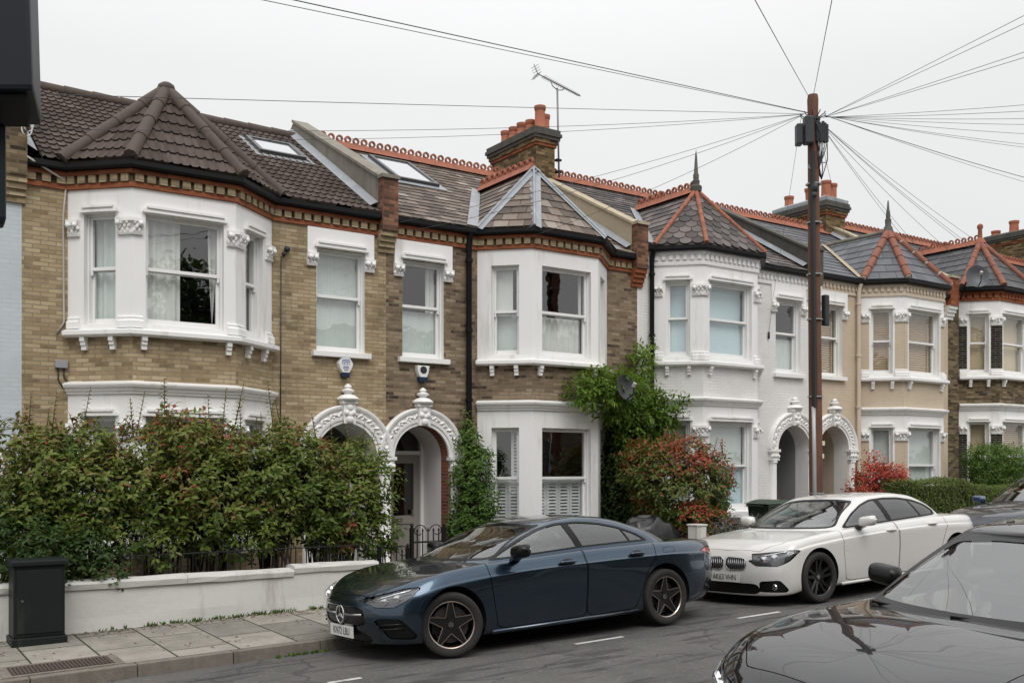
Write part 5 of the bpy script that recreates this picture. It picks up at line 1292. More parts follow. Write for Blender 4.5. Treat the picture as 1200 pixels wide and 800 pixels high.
# satellite dishes
m_dish = plain('dark_grey_dish', (.035, .037, .04), .5, var=.15); m_dishg = plain('grey_dish', (.075, .08, .09), .45, var=.15)
def dish(loc, rad, face, mat, label):
    root = empty('satellite_dish', loc, label, 'satellite dish', None, face); mb = MB()
    prof = [(rad * q, .12 * rad * 2 * q * q) for q in fr(0, 1, 8)]; mb.lathe((0, 0, 0), [(max(q, .001), h) for q, h in prof] + [(rad * 1.02, .25 * rad), (rad * .98, .21 * rad), (.001, -.02)], 28); mb.build('reflector', mat, root, auto=50)
    mb = MB(); mb.tube([(0, -rad * .95, .22 * rad), (0, -rad * .75, .9 * rad), (0, -.02, 1.1 * rad)], .012, 6); mb.build('arm', m_iron, root); mb = MB(); mb.tube([(0, -.03, 1.0 * rad), (0, .02, 1.22 * rad)], .035, 10); mb.build('receiver', m_cableg, root, auto=40)
    mb = MB(); mb.tube([(0, 0, -.02), (0, .06, -.15), (0, .1, -.3)], .02, 8); mb.build('bracket', m_iron, root); return root
dish((10.99, 12.84, 3.15), .215, (R(80), 0, R(8)), m_dish, 'dark round satellite dish half sunk in the wisteria')
dish((22.62, 13.50, 6.38), .265, (R(80), 0, R(-38)), m_dishg, 'grey round satellite dish at the eaves of the dark brick house')
mb = MB(); mb.tube([(22.6, 13.9, 5.9), (22.6, 13.75, 6.3)], .02, 6); thingmesh(mb, 'dish_mast', m_iron, 'short dark pole holding the grey dish at the eaves', 'pole', (22.6, 13.85, 6.0))
# alarm boxes with their markings
m_bluemark = plain('blue_print', (.06, .14, .35), .5); m_blackmark = plain('black_print', (.02, .02, .025), .5); m_bellnavy = plain('navy_plastic', (.012, .025, .065), .35)
def text(s, size, mat, name, parent, loc, rot, ext=.0015, sx=1, align='CENTER'):
    cu = bpy.data.curves.new(name, 'FONT'); cu.body = s; cu.size = size; cu.extrude = ext; cu.align_x = align; cu.align_y = 'CENTER'
    o = bpy.data.objects.new(name, cu); COL.objects.link(o)
    dg = bpy.context.evaluated_depsgraph_get(); me = bpy.data.meshes.new_from_object(o.evaluated_get(dg)); bpy.data.objects.remove(o)
    me.materials.clear(); me.materials.append(mat); n = bpy.data.objects.new(name, me); COL.objects.link(n); n.parent = parent; n.location = loc; n.rotation_euler = rot; n.scale = (sx, 1, 1); return n
def bell(cx, cz, pts, navy_below, label):
    root = empty('alarm_box', (cx, YW, cz), label, 'alarm box', 'alarm boxes above the doors'); mb = MB(); n = len(pts)
    fr_ = [(x * .9, -.085, z * .92) for x, z in pts]; bk = [(x, .0, z) for x, z in pts]; mb.poly(fr_); mb.poly(bk[::-1])
    for i in range(n): mb.poly([fr_[i], bk[i], bk[(i + 1) % n], fr_[(i + 1) % n]])
    mb.build('case', m_bellwhite, root, bevel=.010)
    mb = MB(); z0 = min(z for x, z in pts); w_ = [x for x, z in pts if z == z0]; q = max(w_)
    mb.hexa([(-q - .004, -.088, z0 - .055), (q + .004, -.088, z0 - .055), (q, .0, z0 - .05), (-q, .0, z0 - .05), (-q * navy_below, -.09, z0 + .02), (q * navy_below, -.09, z0 + .02), (q * navy_below, .0, z0 + .02), (-q * navy_below, .0, z0 + .02)]); mb.build('strobe', m_bellnavy, root, bevel=.008)
    return root
b1 = bell(6.45, 3.36, [(-.07, .135), (.07, .135), (.132, .04), (.115, -.03), (.06, -.12), (-.06, -.12), (-.115, -.03), (-.132, .04)], 1.0, 'white hexagonal alarm box with blue print on the yellow brick wall')
mb = MB()
for z, w_ in ((.08, .06), (.055, .07), (-.02, .045), (-.045, .05), (-.075, .035)): mb.box(-w_, w_, -.0865, -.0855, z, z + .014)
for i in range(5): mb.box(-.06 + i * .026, -.048 + i * .026, -.0867, -.0857, .015, .045)
mb.build('blue_markings', m_bluemark, b1)
b2 = bell(7.80, 3.33, [(-.125, .12), (.125, .12), (.105, 0), (.065, -.09), (-.065, -.09), (-.105, 0)], 1.25, 'white tapered alarm box with round black emblem above the brown house door')
mb = MB(); mb.lathe((0, -.0862, .04), [(.05, 0), (.062, 0), (.062, .001), (.05, .001)], 20, axis='y')
for x in (-.035, -.005, .025): mb.box(x, x + .018, -.0867, -.0857, .015, .065)
mb.build('black_emblem', m_blackmark, b2)
# small fittings on the yellow wall
root = empty('meter_box', (2.44, YW, 3.16), 'small grey junction box with black cables on the yellow brick wall', 'junction box'); mb = P2(root)
mb.box(2.36, 2.51, YW - .06, YW, 3.10, 3.2); mb.build('box', plain('grey_plastic', (.30, .31, .33), .5), root, bevel=.006); mb = P2(root)
for pts in ([(2.40, 3.1), (2.40, 2.95), (2.45, 2.86), (2.58, 2.84), (2.60, 2.5)], [(2.47, 3.1), (2.47, 2.98), (2.55, 2.88), (2.62, 2.86)]): mb.tube([(x, YW - .014, z) for x, z in pts], .009, 5)
mb.build('cables', m_cable, root, smooth=True)
mb = MB(); mb.tube([(2.50, YW - .02, 5.55), (2.46, YW - .02, 5.1), (2.47, YW - .02, 3.7), (2.38, YW - .02, 3.55)], .014, 6); mb.tube([(2.0, YW - .18, 5.75), (2.3, YW - .1, 5.62), (2.47, YW - .05, 5.55), (2.50, YW - .02, 5.5)], .014, 6); thingmesh(mb, 'pale_cable', m_cableg, 'pale grey cable running down beside the yellow house bay', 'cable', (2.46, YW, 4.6), smooth=True)
mb = MB(); mb.ball((5.52, YW - .05, 5.03), .05, .05, .045, 10, 8); mb.ball((5.47, YW - .06, 4.95), .035, .05, .035, 10, 8); mb.tube([(5.52, YW - .01, 5.03), (5.52, YW - .06, 5.03)], .03, 8)
mb.tube([(5.44, YW - .012, 4.92), (5.435, YW - .012, 3.4), (5.43, YW - .012, 2.4)], .008, 5); thingmesh(mb, 'security_camera', m_junc, 'small black camera and cable on the yellow wall right of the bay', 'camera', (5.5, YW, 5.0), smooth=True)
mb = MB(); mb.tube([(15.98, YW - .03, 4.62), (15.98, YW - .03, 4.48)], .022, 8); mb.tube([(15.98, YW - .03, 4.62), (16.05, YW - .05, 5.15)], .005, 4); thingmesh(mb, 'cable_clamp', m_junc, 'small black cable clamp on the white wall left of its narrow window', 'clamp', (15.98, YW, 4.55), smooth=True)
mb = MB(); g_ = random.Random(2)
for k in range(4): mb.tube([(1.98 + .06 * math.cos(a) + .02 * k, 13.75 + .02 * k, 6.05 + .10 * math.sin(a) + .07 * k) for a in fr(-1.5, 4.2, 12)], .009, 5)
thingmesh(mb, 'cable_coil', plain('white_cable', (.6, .6, .58), .5), 'white cable coils on the roof corner at the left', 'cable', (2.0, 13.75, 6.1), smooth=True)

# dark sign case on its post at the near kerb
m_sign = plain('dark_slate_sign_paint', (.009, .0135, .019), .5, var=.15, spec=.3); m_signin = plain('sign_underside', (.008, .008, .009), .8)
root = empty('street_sign_case', (-.02, 2.05, 0), 'dark slate metal case hanging into the top left corner, out of focus and very near', 'sign')
ax = Vector((.5617, .8273, 0)); rt = Vector((.8273, -.5617, 0)); O_ = Vector((0, 0, 0))
def S(r_, d_, z): q = ax * d_ + rt * r_; return (q.x, q.y, z)
mb = P2(root); zt = 3.2
nr, fa_ = 2.0, 2.214
p = [S(-1.5, nr, 2.537), S(-.962, nr, 2.537), S(-1.045, fa_, 2.537), S(-1.5, fa_, 2.537), S(-1.5, nr, zt), S(-.985, nr, zt), S(-1.065, fa_, zt), S(-1.5, fa_, zt)]
mb.hexa(p); mb.build('case', m_sign, root, bevel=.010)
mb = P2(root); mb.hexa([S(-1.5, nr + .02, 2.525), S(-.985, nr + .02, 2.525), S(-1.06, fa_ - .03, 2.525), S(-1.5, fa_ - .03, 2.525), S(-1.5, nr + .02, 2.535), S(-.985, nr + .02, 2.535), S(-1.06, fa_ - .03, 2.535), S(-1.5, fa_ - .03, 2.535)]); mb.build('underside', m_signin, root)
mb = P2(root); mb.hexa([S(-1.3, 2.10, 2.285), S(-1.066, 2.10, 2.292), S(-1.10, 2.16, 2.292), S(-1.3, 2.16, 2.285), S(-1.3, 2.10, 2.51), S(-1.066, 2.10, 2.51), S(-1.10, 2.16, 2.51), S(-1.3, 2.16, 2.51)]); mb.build('lower_plate', m_sign, root, bevel=.015)
mb = P2(root); q = S(-1.35, 2.17, 0); mb.tube([(q[0], q[1], zroad(q[0], q[1]) - .05), (q[0], q[1], 3.3)], .045, 12); mb.build('post', m_sign, root, smooth=True)

# houses and trees across the street (behind the camera): they show in windows and car paint
m_opp = plain('opposite_brick', (.20, .15, .10), .9, var=.3); m_oppw = plain('opposite_glass', (.05, .055, .06), .1)
mb = MB()
for i in range(9):
    x = -14 + i * 5.2; z = .026 * x
    mb.box(x, x + 5.2, -14, -7.2, z - .6, z + 5.5, 0); mb.box(x + .8, x + 3.2, -7.2, -6.6, z - .5, z + 5.3, 0)
    mb.hexa([(x, -14, z + 5.5), (x + 5.2, -14, z + 5.5), (x + 5.2, -7.1, z + 5.5), (x, -7.1, z + 5.5), (x, -10.8, z + 7.4), (x + 5.2, -10.8, z + 7.4), (x + 5.2, -10.2, z + 7.4), (x, -10.2, z + 7.4)], 1)
    for zz in (.9, 3.5):
        for a, b, y in ((1.1, 1.9, -6.595), (2.1, 2.9, -6.595), (3.8, 4.7, -7.195)): mb.box(x + a, x + b, y - .02, y, z + zz, z + zz + 1.5, 2); mb.box(x + a - .12, x + b + .12, y - .03, y - .01, z + zz - .12, z + zz + 1.62, 3)
o = mb.build('opposite_terrace', [m_opp, m_slated, m_oppw, m_white]); tag(o, 'brick terrace across the street, seen only as reflections', 'building', kind='structure')
for (x, y, h, s_) in ((-2.5, -4.2, 5.2, 3), (9.5, -4.6, 6.4, 4), (20, -4.3, 5.6, 5)):
    g = np.random.default_rng(s_); lum = [(x + g.normal(0, .9), y + g.normal(0, .7), h + g.normal(0, .8), 1.0, 1.0, .8) for _ in range(12)]
    shrub('street_tree', (x, y, 0), lum, 700, 4, .30, .10, m_darkleaf, 'tree on the far pavement behind the viewer, seen only in reflections', 'tree', 90 + s_, .4, .4, 'trees seen only in reflections', 3, .4)
# ------------------------------------------------------------------ cars
def pchip(xs, ys, x):
    xs = np.asarray(xs, float); ys = np.asarray(ys, float); x = np.clip(np.asarray(x, float), xs[0], xs[-1])
    h = np.diff(xs); d = np.diff(ys) / h; m = np.zeros_like(ys)
    for i in range(1, len(xs) - 1):
        if d[i - 1] * d[i] > 0:
            w1, w2 = 2 * h[i] + h[i - 1], h[i] + 2 * h[i - 1]; m[i] = (w1 + w2) / (w1 / d[i - 1] + w2 / d[i])
    m[0], m[-1] = d[0], d[-1]
    k = np.clip(np.searchsorted(xs, x) - 1, 0, len(h) - 1); t_ = (x - xs[k]) / h[k]
    return ((1 + 2 * t_) * (1 - t_) ** 2 * ys[k] + t_ * (1 - t_) ** 2 * h[k] * m[k] + t_ * t_ * (3 - 2 * t_) * ys[k + 1] + t_ * t_ * (t_ - 1) * h[k] * m[k + 1])
def pchip_rows(A, sub):
    """interpolate a stack of rings (K,T,3) across K"""
    K, T_, _ = A.shape; p = np.arange(K, dtype=float); q = np.linspace(0, K - 1, (K - 1) * sub + 1); out = np.empty((len(q), T_, 3))
    for t_ in range(T_):
        for c in range(3): out[:, t_, c] = pchip(p, A[:, t_, c], q)
    return out
NF, NS, NR = 22, 110, 20
def ring(xf, xr, W, af, ar, n, z, nr=None):
    nr = nr or n; ph = np.linspace(0, math.pi / 2, NF + 1)
    x1 = xf + af * (1 - np.cos(ph) ** (2 / n)); y1 = np.sin(ph) ** (2 / n)
    x2 = np.linspace(xf + af, xr - ar, NS + 1)[1:-1]; y2 = np.ones_like(x2)
    x3 = (xr - ar * (1 - np.cos(ph[:: 1]) ** (2 / nr)))[::-1]; y3 = (np.sin(ph) ** (2 / nr))[::-1]
    x = np.concatenate([x1, x2, x3]); y = np.concatenate([y1, y2, y3])
    w_ = pchip([p[0] for p in W], [p[1] for p in W], x) if isinstance(W, (list, tuple)) else W
    return np.stack([x, y * w_, pchip([p[0] for p in z], [p[1] for p in z], x) if isinstance(z, (list, tuple)) else np.full_like(x, z)], 1)
def sdf(P, poly):
    P = np.asarray(P, float); poly = np.asarray(poly, float); n = len(poly); d = np.full(len(P), 1e9); ins = np.zeros(len(P), bool)
    for i in range(n):
        a, b = poly[i], poly[(i + 1) % n]; ab = b - a; t_ = np.clip(((P - a) @ ab) / (ab @ ab + 1e-12), 0, 1)
        d = np.minimum(d, np.linalg.norm(P - a - t_[:, None] * ab, axis=1))
        c = (a[1] > P[:, 1]) != (b[1] > P[:, 1])
        with np.errstate(divide='ignore', invalid='ignore'): xc = a[0] + (P[:, 1] - a[1]) * ab[0] / ab[1]
        ins ^= c & (P[:, 0] < xc)
    return np.where(ins, -d, d)
def rounded(poly, k=4, f=.28):
    """cut the corners of a polygon into small arcs"""
    out = []; n = len(poly)
    for i in range(n):
        a, b, c = (np.array(poly[j % n], float) for j in (i - 1, i, i + 1))
        if abs(b[0]) < 1e-6: out.append((-.6, b[1])); continue   # a corner on the centre line stays
        p, q = b + (a - b) * f, b + (c - b) * f
        for t_ in np.linspace(0, 1, k): out.append(tuple((1 - t_) ** 2 * p + 2 * t_ * (1 - t_) * b + t_ * t_ * q))
    return out
class Skin:
    """a surface that can be cut along level sets"""
    def __init__(s, S):
        K, T_, _ = S.shape; s.V = []; s.F = []
        for sg in (-1, 1):
            b = len(s.V); s.V += [(p[0], sg * p[1], p[2]) for row in S for p in row]
            for i in range(K - 1):
                for j in range(T_ - 1):
                    q = (b + i * T_ + j, b + i * T_ + j + 1, b + (i + 1) * T_ + j + 1, b + (i + 1) * T_ + j)
                    s.F.append(q if sg < 0 else q[::-1])
    def cut(s, faces, fn):
        A = np.array(s.V); f = fn(A); cache = {}; ins, out = [], []
        f = np.where(np.abs(f) < 1e-7, 1e-7, f); fl = f.tolist()
        for fc in faces:
            v = [fl[i] for i in fc]
            if max(v) < 0: ins.append(fc); continue
            if min(v) > 0: out.append(fc); continue
            a, b = [], []
            for k in range(len(fc)):
                i, j = fc[k], fc[(k + 1) % len(fc)]; (a if fl[i] < 0 else b).append(i)
                if (fl[i] < 0) != (fl[j] < 0):
                    key = (min(i, j), max(i, j))
                    if key not in cache:
                        w_ = fl[i] / (fl[i] - fl[j]); p, q = s.V[i], s.V[j]; cache[key] = len(s.V); s.V.append(tuple(p[c] + (q[c] - p[c]) * w_ for c in range(3)))
                    a.append(cache[key]); b.append(cache[key])
            if len(a) > 2: ins.append(tuple(a))
            if len(b) > 2: out.append(tuple(b))
        return ins, out
    def mesh(s, name, faces, mat, parent, push=0, thick=0):
        if not faces: return None
        used = {}; fs = []
        for f in faces: fs.append([used.setdefault(i, len(used)) for i in f])
        vs = [None] * len(used)
        for i, k in used.items(): vs[k] = s.V[i]
        me = bpy.data.meshes.new(name); me.from_pydata(vs, [], fs); me.materials.append(mat)
        bm = bmesh.new(); bm.from_mesh(me); bmesh.ops.remove_doubles(bm, verts=bm.verts, dist=3e-4); bmesh.ops.dissolve_degenerate(bm, dist=1e-4, edges=bm.edges)
        bmesh.ops.recalc_face_normals(bm, faces=bm.faces); c = sum((f.calc_center_median() for f in bm.faces), Vector()) / max(1, len(bm.faces))
        bm.normal_update()
        # outward = away from the axis of the car
        sc_ = sum(f.normal.dot(f.calc_center_median() - Vector((f.calc_center_median().x * .9 + .23, 0, .5))) * f.calc_area() for f in bm.faces)
        if sc_ < 0: bmesh.ops.reverse_faces(bm, faces=bm.faces); bm.normal_update()
        if push:
            nv = {v: v.normal.copy() for v in bm.verts}
            for v in bm.verts: v.co += nv[v] * push
        if thick: bmesh.ops.solidify(bm, geom=list(bm.faces), thickness=thick)
        bm.to_mesh(me); bm.free(); me.polygons.foreach_set('use_smooth', [True] * len(me.polygons))
        if thick: me.set_sharp_from_angle(angle=R(50))
        o = bpy.data.objects.new(name, me); COL.objects.link(o); o.parent = parent; return o
def sides(sk, faces):
    l, r = [], []
    for f in faces: (l if sum(sk.V[i][1] for i in f) < 0 else r).append(f)
    return l, r

def carpaint(name, col, metal=0, rough=.35, cr=.09):
    m, t, b = newmat(name); setb(b, rough, metal, .5, 1., .02); b.inputs['Base Color'].default_value = (*col, 1)
    p = t.obj(); d = t.ramp(t.noise(p, 3.0, 5, .7), [(.45, .012), (.75, cr)]); t.link(d, b.inputs['Coat Roughness'])
    dz = t.node('ShaderNodeSeparateXYZ'); t.link(p, dz.inputs[0]); mr = t.node('ShaderNodeMapRange'); t.link(dz.outputs['Z'], mr.inputs[0])
    for k, v in zip(('From Min', 'From Max', 'To Min', 'To Max'), (.12, .42, .5, 0.)): mr.inputs[k].default_value = v
    mu = t.node('ShaderNodeMath'); mu.operation = 'MULTIPLY'; t.link(mr.outputs[0], mu.inputs[0]); t.link(t.noise(p, 7, 5, .7), mu.inputs[1])
    t.link(t.mix(mu.outputs[0], col, (.10, .09, .075)), b.inputs['Base Color'])
    return m
m_pblue2 = carpaint('denim_blue_metallic', (.030, .055, .086), .92, .27)
m_pwhite2 = carpaint('white_car_paint', (.60, .59, .565))
m_pblack = carpaint('black_car_paint', (.006, .006, .007), cr=.03); m_pblack.node_tree.nodes['Principled BSDF'].inputs['Specular IOR Level'].default_value = .03; m_pblack.node_tree.nodes['Principled BSDF'].inputs['Coat IOR'].default_value = 1.72
m_pnavy = carpaint('dark_navy_car_paint', (.012, .016, .026), .3)
m_tyre = plain('tyre_rubber', (.016, .015, .014), .8, var=.3, vs=12, bump=.15, bs=60)
m_rimblk = plain('gloss_black_alloy', (.010, .010, .010), .22, var=.1)
m_copper = plain('copper_machined_edge', (.44, .36, .31), .28, metal=.9, var=.1)
m_alloyg = plain('grey_disc', (.10, .09, .08), .4, metal=.8, var=.2)
m_trim = plain('black_trim', (.005, .005, .005), .3, var=.1, spec=.3)
m_chrome = plain('chrome', (.62, .62, .62), .10, metal=1., var=.02)
m_satin = plain('satin_silver', (.40, .40, .41), .3, metal=.9, var=.05)
m_under = plain('underbody', (.006, .006, .006), .9)
m_carglass = glassmat('car_glass', (.62, .66, .64), ior=1.95)
m_cartint = glassmat('tinted_car_glass', (.16, .17, .17), ior=1.85)
m_lens = glassmat('lamp_lens', (.9, .92, .93), ior=1.55)
m_lampin = plain('lamp_bowl', (.10, .10, .105), .3, metal=.6, var=.3, vs=20)
m_lampbright = plain('lamp_reflector', (.75, .76, .78), .12, metal=.9)
m_redlens = plain('red_lamp_lens', (.32, .02, .025), .12, coat=1, spec=.6)
m_seat = plain('grey_car_seat', (.10, .10, .10), .8, var=.15); m_seatw = plain('pale_seat_cover', (.58, .58, .56), .8, var=.06); m_dash = plain('dashboard', (.03, .03, .032), .7)
m_platew = plain('number_plate_white', (.66, .66, .63), .35, var=.02); m_platet = plain('number_plate_black', (.012, .012, .012), .5)
m_badgeb = plain('badge_blue', (.03, .12, .42), .3)

def wheel(parent, x, y, z, r, w_, style, steer=0, sgn=-1):
    """wheel > tyre, rim, brake disc; the face looks along sgn*y"""
    root = bpy.data.objects.new('wheel', None); COL.objects.link(root); root.parent = parent; root.location = (x, y, z); root.rotation_euler = (0, 0, R(steer)); root.empty_display_size = .1
    rr = r * .72; q = lambda pr: [(a, sgn * b) for a, b in pr]
    mb = MB(); h = w_ / 2
    mb.lathe((0, 0, 0), q([(rr, -h * .8), (rr + .02, -h), (r * .95, -h), (r * .99, -h * .8), (r, -h * .4), (r, -h * .38), (r - .007, -h * .36), (r - .007, -h * .30), (r, -h * .28), (r, h * .28), (r - .007, h * .30), (r - .007, h * .36), (r, h * .38), (r * .99, h * .78), (r * .955, h * .96), (r * .90, h * 1.02), (r * .84, h * 1.0), (rr + .012, h * .93), (rr, h * .84)]), 56, axis='y', cap=False)
    mb.build('tyre', m_tyre, root, auto=40)
    mb = MB(); mb.lathe((0, 0, 0), q([(rr, -h * .8), (rr * .93, -h * .6), (rr * .93, h * .55), (rr * .955, h * .82), (rr * 1.005, h * .90), (rr * 1.005, h * .80)]), 56, axis='y', cap=False)
    hub = [(.0, h * .62), (.030, h * .62), (.033, h * .56), (.075, h * .50), (.08, h * .2)]; mb.lathe((0, 0, 0), q(hub[::-1]), 20, axis='y')
    br = MB()
    def bar(m_, a0, r0, a1, r1, w0, w1, y0, y1, th):
        p0 = Vector((r0 * math.cos(a0), 0, r0 * math.sin(a0))); p1 = Vector((r1 * math.cos(a1), 0, r1 * math.sin(a1))); d = (p1 - p0).normalized(); s_ = Vector((-d.z, 0, d.x))
        P_ = []
        for yy in (-th, 0):
            for p, ww, y_ in ((p0 - s_ * w0, w0, y0), (p1 - s_ * w1, w1, y1), (p1 + s_ * w1, w1, y1), (p0 + s_ * w0, w0, y0)): P_.append((p.x, sgn * (y_ + yy), p.z))
        m_.hexa(P_)
    for k in range(5):
        a = math.pi / 2 + k * 2 * math.pi / 5
        if style == 'star':
            bar(mb, a, .05, a, rr * .96, .030, .012, h * .535, h * .785, .03)
            for sg in (-1, 1):
                bar(mb, a + sg * .60, .070, a + sg * .07, rr * .96, .018, .013, h * .55, h * .80, .03)
                bar(br, a + sg * .62, .083, a + sg * .085, rr * .97, .0034, .0028, h * .565, h * .815, .006)
        else:
            for sg in (-1, 1): bar(mb, a + sg * .40, .05, a + sg * .20, rr * .96, .018, .014, h * .55, h * .80, .035)
            bar(mb, a, .05, a, rr * .55, .02, .006, h * .48, h * .55, .03)
    mb.build('rim', m_rimblk, root, auto=35, bevel=.0)
    if style == 'star':
        br.lathe((0, 0, 0), q([(rr * .965, h * .845), (rr * 1.0, h * .905), (rr * 1.008, h * .90), (rr * .972, h * .838)]), 56, axis='y', cap=False); br.build('rim_edge', m_copper, root, auto=35)
        mb = MB(); mb.lathe((0, 0, 0), q([(.019, h * .625), (.024, h * .63), (.024, h * .64), (.019, h * .64)]), 24, axis='y', cap=False)
        for k in range(3): a = math.pi / 2 + k * 2.094; bar(mb, a, 0, a, .021, .004, .0015, h * .64, h * .64, .006)
        mb.build('hub_star', m_chrome, root)
    else:
        mb = MB(); mb.lathe((0, 0, 0), q([(.0, h * .64), (.024, h * .635), (.026, h * .61)]), 20, axis='y'); mb.build('hub_cap', m_satin, root, auto=40)
    mb = MB(); mb.lathe((0, 0, 0), q([(.06, -.01), (rr * .80, -.01), (rr * .80, .012), (.06, .012)]), 32, axis='y'); mb.build('brake_disc', m_alloyg, root, auto=40)
    mb = MB(); 
    mb.box(-rr * .82, -rr * .45, -.035, .035, -.09, .09); mb.build('brake_caliper', m_trim, root, bevel=.01)
    return root

def car(sp):
    L = sp['L']; root = empty('parked_car', sp['loc'], sp['label'], 'car', 'cars parked along the street', sp['rot'])
    A = np.stack([ring(**r_) for r_ in sp['rings']]); S = pchip_rows(A, 6); sk = Skin(S)
    pm = sp['paint']; faces = sk.F
    for (wx, wz, ar) in sp['arches']:
        gone, faces = sk.cut(faces, lambda V: np.where(np.abs(V[:, 1]) > .45, np.hypot(V[:, 0] - wx, (V[:, 2] - wz)) - ar, 1.))
    def region(faces, poly, axes, mask, gap=.004):
        fn = lambda V: np.where(mask(V), sdf(V[:, axes], poly), 1.)
        ins, out = sk.cut(faces, lambda V: fn(V) + gap); g_, out = sk.cut(out, lambda V: fn(V) - gap); return ins, out
    ax = {'xz': [0, 2], 'yz': [1, 2], 'xy': [0, 1]}
    for reg in sp['regions']:
        poly = reg['poly'] if reg.get('sharp') else rounded(reg['poly'], 4, reg.get('round', .22))
        if reg['axes'] == 'yz':
            fn = (lambda pl: (lambda V: sdf(np.stack([np.abs(V[:, 1]), V[:, 2]], 1), pl)))(poly)
            f2 = lambda V: np.where(reg['mask'](V), fn(V), 1.); gap = reg.get('gap', .004)
            ins, out = sk.cut(faces, lambda V: f2(V) + gap); g_, out = sk.cut(out, lambda V: f2(V) - gap)
        else: ins, out = region(faces, poly, ax[reg['axes']], reg['mask'], reg.get('gap', .004))
        faces = out
        for part in (sides(sk, ins) if reg.get('split', True) else (ins,)):
            if not part: continue
            if reg['name'] == 'headlight':
                h = sk.mesh('headlight', part, m_lens, root); b = sk.mesh('lamp_housing', part, m_lampin, h, push=-.03)
                sd_ = -1 if sum(sk.V[i][1] for i in part[0]) < 0 else 1
                for bx, by, bz, br_ in reg['bulbs']:
                    mb = MB(); mb.lathe((0, 0, 0), [(.0, -.012), (br_ * .6, -.010), (br_, 0), (br_ * 1.15, .0), (br_ * 1.15, .02), (.0, .02)], 16, axis='x'); o = mb.build('lamp', m_lampbright, h, auto=40); o.location = (bx, sd_ * by, bz); o.rotation_euler = (0, 0, sd_ * -.5)
                if reg.get('drl'):
                    mb = MB(); mb.tube([(x_, sd_ * y_, z_) for x_, y_, z_ in reg['drl']], .008, 6); mb.build('light_strip', m_lampbright, h, smooth=True)
            else:
                o = sk.mesh(reg['name'], part, reg['mat'] or pm, root, push=reg.get('push', 0), thick=reg.get('thick', 0))
                reg.setdefault('objs', []).append(o)
    sk.mesh('body', faces, pm, root)
    # greenhouse
    G0, G2 = ring(**sp['g0']), ring(**sp['g2']); G1 = .5 * (G0 + G2); bl = sp.get('bulge', .025); cx = (G1[0, 0] + G1[-1, 0]) / 2
    G1[:, 1] *= 1 + bl * 1.3; G1[:, 0] = cx + (G1[:, 0] - cx) * (1 + bl * .9); G1[:, 2] += bl * .6
    G3 = G2.copy(); G3[:, 1] *= .62; G3[:, 2] += sp.get('crown', .03) * .75; G3[:, 0] = cx + (G3[:, 0] - cx) * .985
    G4 = G2.copy(); G4[:, 1] *= 0; G4[:, 2] += sp.get('crown', .03); G4[:, 0] = cx + (G4[:, 0] - cx) * .985
    gk = Skin(pchip_rows(np.stack([G0, G1, G2, G3, G4]), 8)); gf = gk.F
    dlo = rounded(sp['dlo'], 5, .18)
    sm = lambda V: (np.abs(V[:, 1]) > sp.get('sidey', .50))
    ins, gf = gk.cut(gf, lambda V: np.where(sm(V), sdf(V[:, [0, 2]], dlo), 1.))
    band = sp.get('trimw', .016)
    core, tr_ = gk.cut(ins, lambda V: sdf(V[:, [0, 2]], dlo) + band)
    tm = sp.get('trim', m_trim)
    for part in sides(gk, tr_): gk.mesh('window_trim', part, tm, root, push=.004)
    # pillars across the side glass
    cuts = sp['pillars']; rest = core; panes = []
    for (xb, zb_, xt, zt_, w_) in cuts:
        line = lambda V: (V[:, 0] - (xb + (xt - xb) * (V[:, 2] - zb_) / (zt_ - zb_)))
        left, rest = gk.cut(rest, lambda V: line(V) + w_ / 2); mid, rest = gk.cut(rest, lambda V: line(V) - w_ / 2); panes.append(left)
        for part in sides(gk, mid): gk.mesh('pillar_trim', part, m_trim, root, push=.001)
    panes.append(rest)
    for i, pn in enumerate(panes):
        for part in sides(gk, pn): gk.mesh('side_window', part, sp.get('side_glass', (m_carglass, m_cartint, m_cartint))[min(i, 2)], root, push=-.004)
    for nm, poly, mask, gm in (('windscreen', sp['ws'], lambda V: V[:, 0] < sp['g2']['xf'] + .35, m_carglass), ('rear_window', sp['rw'], lambda V: V[:, 0] > sp['g2']['xr'] - .30, m_cartint)):
        pl = rounded(poly, 5, .2); f2 = lambda V: np.where(mask(V), sdf(np.stack([np.abs(V[:, 1]), V[:, 2]], 1), pl), 1.)
        ins, gf = gk.cut(gf, f2); core, tr_ = gk.cut(ins, lambda V: f2(V) + sp.get('seal', .02))
        gk.mesh(nm + '_seal', tr_, m_trim, root, push=.002); gk.mesh(nm, core, gm, root, push=-.003)
    rb, pil = gk.cut(gf, lambda V: -(V[:, 2] - sp.get('roofz', 9)))
    if sp.get('roof_mat'):
        gk.mesh('roof', rb, pm, root); gk.mesh('pillars', pil, sp['roof_mat'], root)
    else: gk.mesh('roof', gf, pm, root)
    # under side, wheel housings, wheels
    (x1, z1, r1), (x2, z2, r2) = sp['arches']; wr = sp['wr']; W_ = sp['W']
    mb = MB(); zb_ = sp.get('floor', .17)
    mb.box(.25, L - .25, -W_ + .33, W_ - .33, zb_, zb_ + .05); mb.box(x1 + r1 + .03, x2 - r2 - .03, -W_ + .10, W_ - .10, zb_ - .01, zb_ + .06)
    mb.build('underbody', m_under, root)
    for wx, wz, ar in sp['arches']:
        for sg in (-1, 1):
            mb = MB(); rows = []
            for i in range(25):
                a = math.pi * (i / 24) * 1.16 - .25; rows.append([(wx + (ar + .012) * math.cos(a), sg * (W_ - .035), wz + (ar + .012) * math.sin(a)), (wx + (ar + .012) * math.cos(a), sg * (W_ - .36), wz + (ar + .012) * math.sin(a))])
            mb.grid(rows); mb.poly([r_[1] for r_ in rows]); mb.build('wheel_housing', m_under, root, smooth=False)
